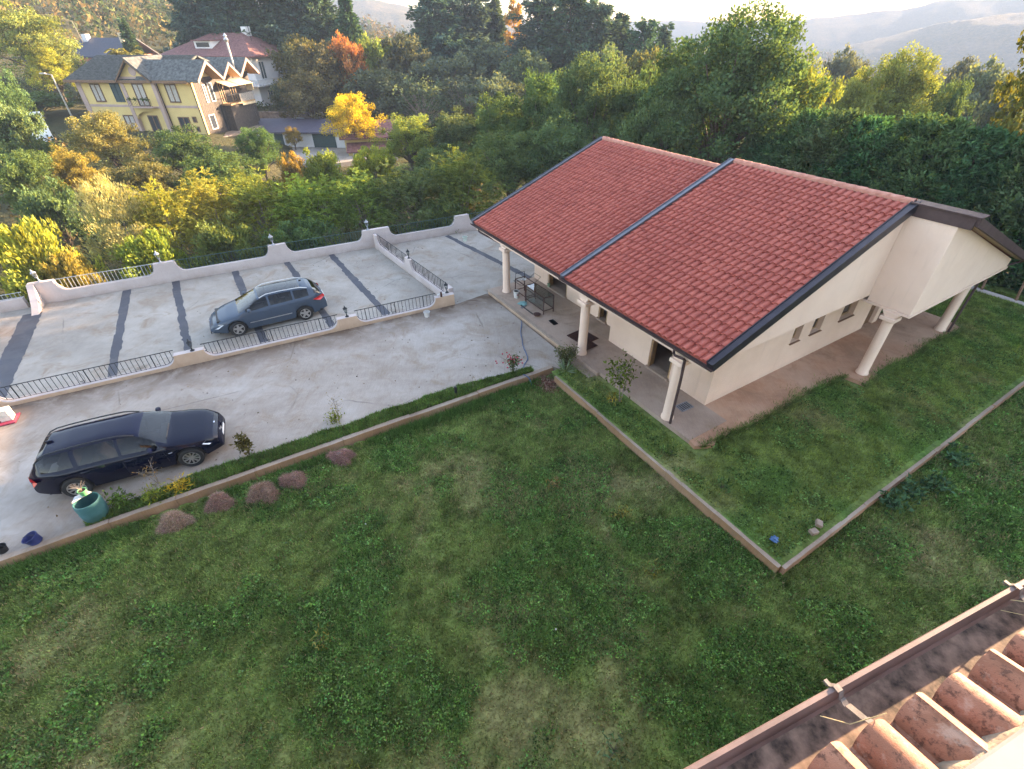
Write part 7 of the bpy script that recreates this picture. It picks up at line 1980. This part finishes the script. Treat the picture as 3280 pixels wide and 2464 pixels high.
# scattered dead leaves and grit on the paving and the grass
r4 = np.random.default_rng(9); n = 700
x = r4.uniform(-15, 4, n); y = r4.uniform(5, 29, n)
nd = (x - NW_M[0]) * -NW_U[1] + (y - NW_M[1]) * NW_U[0]; kd = (x - K0[0]) * KN[0] + (y - K0[1]) * KN[1]
hb, ha = to_house(x, y)
k = (hb < -1.95) & (np.abs(nd) > .35) & ((kd < -.6) | (kd > .4)) & (nd < 8.5)
x, y, nd, kd = x[k], y[k], nd[k], kd[k]
z = np.where(nd > 0, -.19, np.where(kd > 0, LZ + .05, .008))
P = np.stack([x, y, z], -1); d = r4.normal(size=(len(x), 3)) * np.array([1, 1, .12])
c = np.array([[.16, .09, .04], [.22, .14, .06], [.07, .045, .03], [.10, .09, .05]])[r4.integers(0, 4, len(x))] * r4.uniform(.6, 1.2, (len(x), 1))
V, F, v_, w_ = leaf_quads(P, d, r4.uniform(.035, .085, len(x)), aspect=.6, curl=.05)
tag(mkobj('fallen_leaves', np_mesh('fallen_leaves', V, F, {'col': np.repeat(c, 4, 0)}), MT['hay']), 'scattered dead leaves on the driveway and terrace', 'leaves', None, 'stuff')

# ---------------------------------------------------------------- on the porch
def PW(b, a, z=FL): return HW(b, a, z)
def rack(b0, b1, a0, a1, h, label, glass, flaps=False):
    p = PW((b0 + b1) / 2, (a0 + a1) / 2); t = empty('metal_rack', p, TH, label, 'rack')
    w, l = (b1 - b0) / 2, (a1 - a0) / 2; fr = MB(); s = .016
    for x in (-w, w):
        for y in (-l, l): MB().box(x - s, x + s, y - s, y + s, 0, h).build('leg', MT['rust'], t)
    for z in (.16, h):
        for x in (-w, w): fr.box(x - s * .8, x + s * .8, -l + s, l - s, z - s, z + s)
        for y in (-l, l): fr.box(-w + s, w - s, y - s * .8, y + s * .8, z - s, z + s)
    part(fr, 'frame', 'rust', t)
    if glass:
        part(MB().box(-w + .02, w - .02, -l + .02, l - .02, h + .017, h + .023), 'glass_top', 'clear', t)
        for x in (-w, w): part(MB().box(x - .003, x + .003, -l + .02, l - .02, .18, h - .02), 'glass_panel', 'clear', t)
    if flaps:
        f = MB()
        for (x0, x1, z1) in ((-w, -w - .30, h + .12), (w, w + .32, h + .22)):
            f.tube([(x0, -l, h), (x1, -l, z1), (x1, l * .2, z1), (x0, l * .2, h), (x0, -l, h)], .012, 4)
        f.tube([(-w, l, h), (-w, l, h + .25), (w, l, h + .25), (w, l, h)], .012, 4)
        part(f, 'open_flap', 'iron', t)
    return t
rack(-.98, -.46, 7.95, 9.35, .78, 'rusty display rack with glass panels on the porch', True)
rack(-.92, -.42, 9.5, 10.35, .72, 'rusty open frame with raised flaps behind the display rack', False, True)
t = bucket('paint_bucket', *PW(-1.12, 9.95), .13, .34, 'white', 'white paint bucket with a red label on the porch edge')
part(MB().lathe([(.0001, .30), (.118, .30)], 16), 'paint', 'trim', t)
rd = MB(); rd.m = Matrix.Rotation(R(-58), 4, 'Z') ; 
for aa in [0]: rd.add([(.122, -.0, .10), (.128, .045, .17), (.130, .0, .24), (.128, -.045, .17)], [(0, 1, 2, 3)])
rd.m = None; part(rd, 'red_label', 'red', t)
pn = empty('pan', PW(-1.28, 8.0), 0, 'round rusty pan on a brick at the porch edge', 'pan')
part(MB().box(-.09, .09, -.06, .06, 0, .055), 'brick', 'brick_edge', pn); part(MB().lathe([(.0001, .06), (.15, .06), (.165, .09), (.155, .09), (.145, .072), (.0001, .072)], 18), 'dish', 'rust', pn, smooth=40)
bm = bmesh.new(); bmesh.ops.create_icosphere(bm, subdivisions=3, radius=.2)
for v in bm.verts: v.co *= 1 + .25 * math.sin(v.co.x * 25) * math.cos(v.co.y * 31); v.co.z *= .22
me = bpy.data.meshes.new('cloth'); bm.to_mesh(me); bm.free()
o = mkobj('cloth', me, simple('teal_cloth', (.16, .33, .31), .9), smooth=True); place(o, *PW(-1.22, 9.25, FL + .03), 0, 'crumpled teal cloth on the porch edge', 'cloth')
st_ = MB().box(-.5, .5, -.02, .02, 0, .03).build('angle_bar', MT['iron']); place(st_, *PW(-1.36, 8.7, FL), TH + R(90), 'black serrated bar lying along the porch edge', 'bar')
st_ = MB().box(-.16, .16, -.05, .05, 0, .02).build('broken_tile', MT['flash_lt']); place(st_, *PW(-1.33, 9.0, FL), TH + R(20), 'short grey offcut beside the teal cloth', 'offcut')
def grate(b, a, w, l, rz, label, mat='iron', n=9, z=FL):
    t = empty('grate', PW(b, a, z + .004), TH + rz, label, 'grate'); mb = MB()
    mb.box(-w / 2, w / 2, -l / 2, -l / 2 + .025, 0, .025); mb.box(-w / 2, w / 2, l / 2 - .025, l / 2, 0, .025)
    mb.box(-w / 2, -w / 2 + .025, -l / 2 + .025, l / 2 - .025, 0, .025); mb.box(w / 2 - .025, w / 2, -l / 2 + .025, l / 2 - .025, 0, .025)
    part(mb, 'rim', mat, t)
    for k in range(n):
        y = -l / 2 + (k + 1) * l / (n + 1); part(MB().box(-w / 2 + .026, w / 2 - .026, y - .012, y + .012, .004, .02), 'slat', mat, t)
    part(MB().box(-w / 2 + .02, w / 2 - .02, -l / 2 + .02, l / 2 - .02, -.002, .003), 'dark_sheet', 'trim', t)  # thin dark sheet lying under the slats
    return t
grate(-.72, 5.55, .85, .95, R(6), 'large rusty steel grate on the porch behind the middle column', 'rust', 16)
o = grate(-.98, 4.95, .62, .55, R(4), 'smaller rusty steel grate overlapping the large one', 'rust', 10); o.location.z += .03
grate(-1.02, 7.15, .22, .42, R(-5), 'small dark drain grate in the porch floor', 'iron', 5)
grate(-.62, .30, .34, .5, R(88), 'grey slotted drain cover beside the house corner', simple('grey_cast_cover', (.22, .21, .22), .6), 5)
t = bucket('plant_pot', *PW(.70, 9.95, FL + .08), .075, .15, simple('sage_plastic', (.20, .30, .18), .5), 'small sage green pot on the doorway threshold', (0, 0), 'pot')
bw = empty('bowl', PW(-.68, 10.0, FL + .73), 0, 'pale bowl of odds and ends on the open frame', 'bowl')
part(MB().lathe([(.05, 0), (.12, .05), (.11, .05), (.05, .012)], 14), 'dish', 'white', bw, smooth=True); part(MB().tube([(-.1, 0, .05), (.12, .05, .1)], .012, 5), 'spoon', 'alloy', bw)

# ---------------------------------------------------------------- slanting fence at the right
fc = empty('fence', HW(17.8, -2), TH, 'low pale kerb with slanting timber posts in front of the cypress hedge', 'fence')
part(MB().box(-.1, .1, -8, 5, -.4, .16), 'kerb', 'parapet', fc)
for k in range(9): part(MB().tube([(0, 3.6 - k * 1.3, .1), (.45, 3.9 - k * 1.3, 2.0)], .06, 6), 'post', 'wood_dk', fc)
wr_ = MB()
for z in (.5, 1.1, 1.7): wr_.tube([(.12 + z * .2, 4, z), (.12 + z * .2, -7.5, z)], .006, 4)
part(wr_, 'wire', 'iron', fc)

# ================================================================== the roof we look out over
GA = math.atan2(.613, 1.562)
ob = empty('own_building', (.572, .489, 8.5), GA, 'weathered tiled roof edge with brown gutter in the lower right corner', 'building')
MT['old_gutter'] = simple('weathered_brown_gutter', (.17, .115, .10), .5, .1, scale=5, var=.2, coord='World')
MT['old_gutter_in'] = simple('rusty_gutter_lining', (.20, .13, .095), .8, .0, scale=14, var=.45, coord='World')
X0, X1 = -9.0, 9.0
MT['old_zinc'] = simple('weathered_zinc', (.15, .125, .11), .65, .2, scale=30, var=.2)
pr = [(.012, .012), (.016, .0), (.008, -.012), (.0, -.03), (-.006, -.085), (-.03, -.112), (-.15, -.118), (-.185, -.10), (-.19, -.055), (-.185, -.055), (-.18, -.095), (-.148, -.112), (-.034, -.106), (-.012, -.082), (-.008, -.03), (-.004, -.006), (-.002, .010)]
part(MB().prism(pr, 'x', X0, X1), 'gutter', 'old_gutter', ob, smooth=30)
part(MB().prism([(-.178, -.094), (-.148, -.108), (-.036, -.103), (-.02, -.092), (-.06, -.098), (-.13, -.1)], 'x', X0, X1), 'gutter_silt', 'old_gutter_in', ob)
for k, x in enumerate((-1.6, -.5, .60, 1.62, 2.7)):
    b = MB(); w = .012; path = [(.026, -.004), (.012, .018), (-.01, .018), (-.025, -.02), (-.045, -.028), (-.10, -.004), (-.19, .03)]
    for i in range(len(path) - 1):
        (y0, z0), (y1, z1) = path[i], path[i + 1]; sh_ = .03 * i / 5
        b.add([(x - w + sh_, y0, z0), (x + w + sh_, y0, z0), (x + w + sh_, y1, z1), (x - w + sh_, y1, z1), (x - w + sh_, y0, z0 - .003), (x + w + sh_, y0, z0 - .003), (x + w + sh_, y1, z1 - .003), (x - w + sh_, y1, z1 - .003)], [(0, 1, 2, 3), (7, 6, 5, 4), (0, 4, 5, 1), (2, 6, 7, 3), (1, 5, 6, 2), (0, 3, 7, 4)])
    b.box(x - .012, x + .002, .018, .04, -.002, .008)
    part(b, 'gutter_bracket', 'old_zinc', ob)
SL = R(19)
def old_tile():
    w = .392; nseg = 40; L = .42; vs = []; prof = []
    for i in range(nseg + 1):
        x = w * i / nseg; u = (x / .196) % 1.0
        z = .066 * max(0.0, math.sin(math.pi * min(1, u / .84))) ** .62 if u < .84 else 0.0
        if x > .196 + .07: z += .0
        prof.append((x, z + (.010 if x < .075 else 0.0)))
    n = len(prof); mb = MB()
    for (y, dz) in ((0, .012), (L, -.012)): vs += [(x, y, z + dz) for x, z in prof]
    vs += [(x, .003, z - .010) for x, z in prof]
    fs = [(i, i + 1, n + i + 1, n + i) for i in range(n - 1)] + [(2 * n + i, 2 * n + i + 1, i + 1, i) for i in range(n - 1)]
    me = mb.add(vs, fs).mesh('clay_tile'); me.materials.append(MT['old_tile']); me.polygons.foreach_set('use_smooth', [True] * len(me.polygons))
    try: me.set_sharp_from_angle(angle=R(45))
    except Exception: pass
    return me
OT = old_tile()
for j in range(-6, 12):
    o = bpy.data.objects.new('clay_tile', OT); COL.objects.link(o); o.parent = ob
    # tile axis runs up the slope, i.e. towards -y
    M = Matrix.Translation((.30 + .196 + j * .392, -.140 + rnd.uniform(-.004, .004), -.038)) @ Matrix.Rotation(math.pi, 4, 'Z') @ Matrix.Rotation(SL, 4, 'X') @ Matrix.Rotation(rnd.uniform(-.008, .008), 4, 'Z')
    o.matrix_local = M
part(MB().prism([(-.16, -.10), (-.16, -.055), (-6, 1.94), (-6, 1.80)], 'x', X0, X1), 'roof_slope', 'old_tile', ob)
# mortar fillet and the sheet-metal apron of the roof window
mf = MB(); nn_ = 90; vs = []
for i in range(nn_ + 1):
    x = .15 + 2.6 * i / nn_
    vs += [(x, -.283 + .010 * math.sin(i * 1.7) + .006 * math.sin(i * 4.1), .012 + .012 * math.sin(i * 2.3) ** 2), (x, -.305, .095), (x, -.34, .10)]
fs = []
for i in range(nn_):
    for k in range(2): fs.append((i * 3 + k, i * 3 + k + 1, i * 3 + k + 4, i * 3 + k + 3))
part(mf.add(vs, fs), 'mortar_fillet', 'mortar', ob, smooth=True)
part(MB().prism([(-.310, .100), (-.318, .116), (-1.2, .42), (-1.2, .39)], 'x', .2, 2.75), 'window_apron', simple('pale_zinc_apron', (.20, .195, .19), .75, .0, scale=3, var=.08, spec=.2), ob)
STRAW = simple('dry_straw', (.50, .38, .18), .7)
for (p0, p1, p2) in (((.50, -.035, -.02), (.58, -.09, -.03), (.66, -.12, .06)), ((1.50, -.03, -.03), (1.58, -.10, -.02), (1.72, -.15, .03)), ((1.55, -.02, .0), (1.60, -.06, .01), (1.66, -.13, .02))):
    part(MB().tube([p0, p1, p2], .0016, 4), 'straw', STRAW, ob)
MT['own_wall'] = mat_plaster('apricot_render', (.62, .38, .18), (.55, .33, .15))
part(MB().box(X0, X1, -.62, -.36, -9.2, -.02), 'facade', 'own_wall', ob)
part(MB().box(X0, X1, -.36, -.15, -.16, -.118), 'eave_soffit', 'white', ob)
for z in (-8.0, -5.2, -2.6):
    for x in (-7.2, -4.4, -1.4, 1.6, 4.6, 7.2):
        w = part(MB().box(x - .5, x + .5, -.358, -.345, z, z + 1.4), 'facade_window', 'glass', ob); part(MB().box(x - .62, x + .62, -.358, -.30, z - .1, z), 'sill', 'white', w)
    part(MB().box(X0, X1, -.358, -.33, z - .55, z - .35), 'band', 'white', ob)

# ================================================================== haze
t = NT('valley_haze')
pv = t.n('VolumePrincipled'); pv.inputs['Color'].default_value = (.21, .29, .42, 1); pv.inputs['Density'].default_value = HAZE
pv.inputs['Anisotropy'].default_value = .0
t.l(pv.outputs[0], t.out.inputs['Volume'])
hz_ = MB().box(-2500, 2500, -2500, 2500, -95, 85).build('haze', t.mat); tag(hz_, 'pale blue haze filling the valley air', 'haze', None, 'stuff')
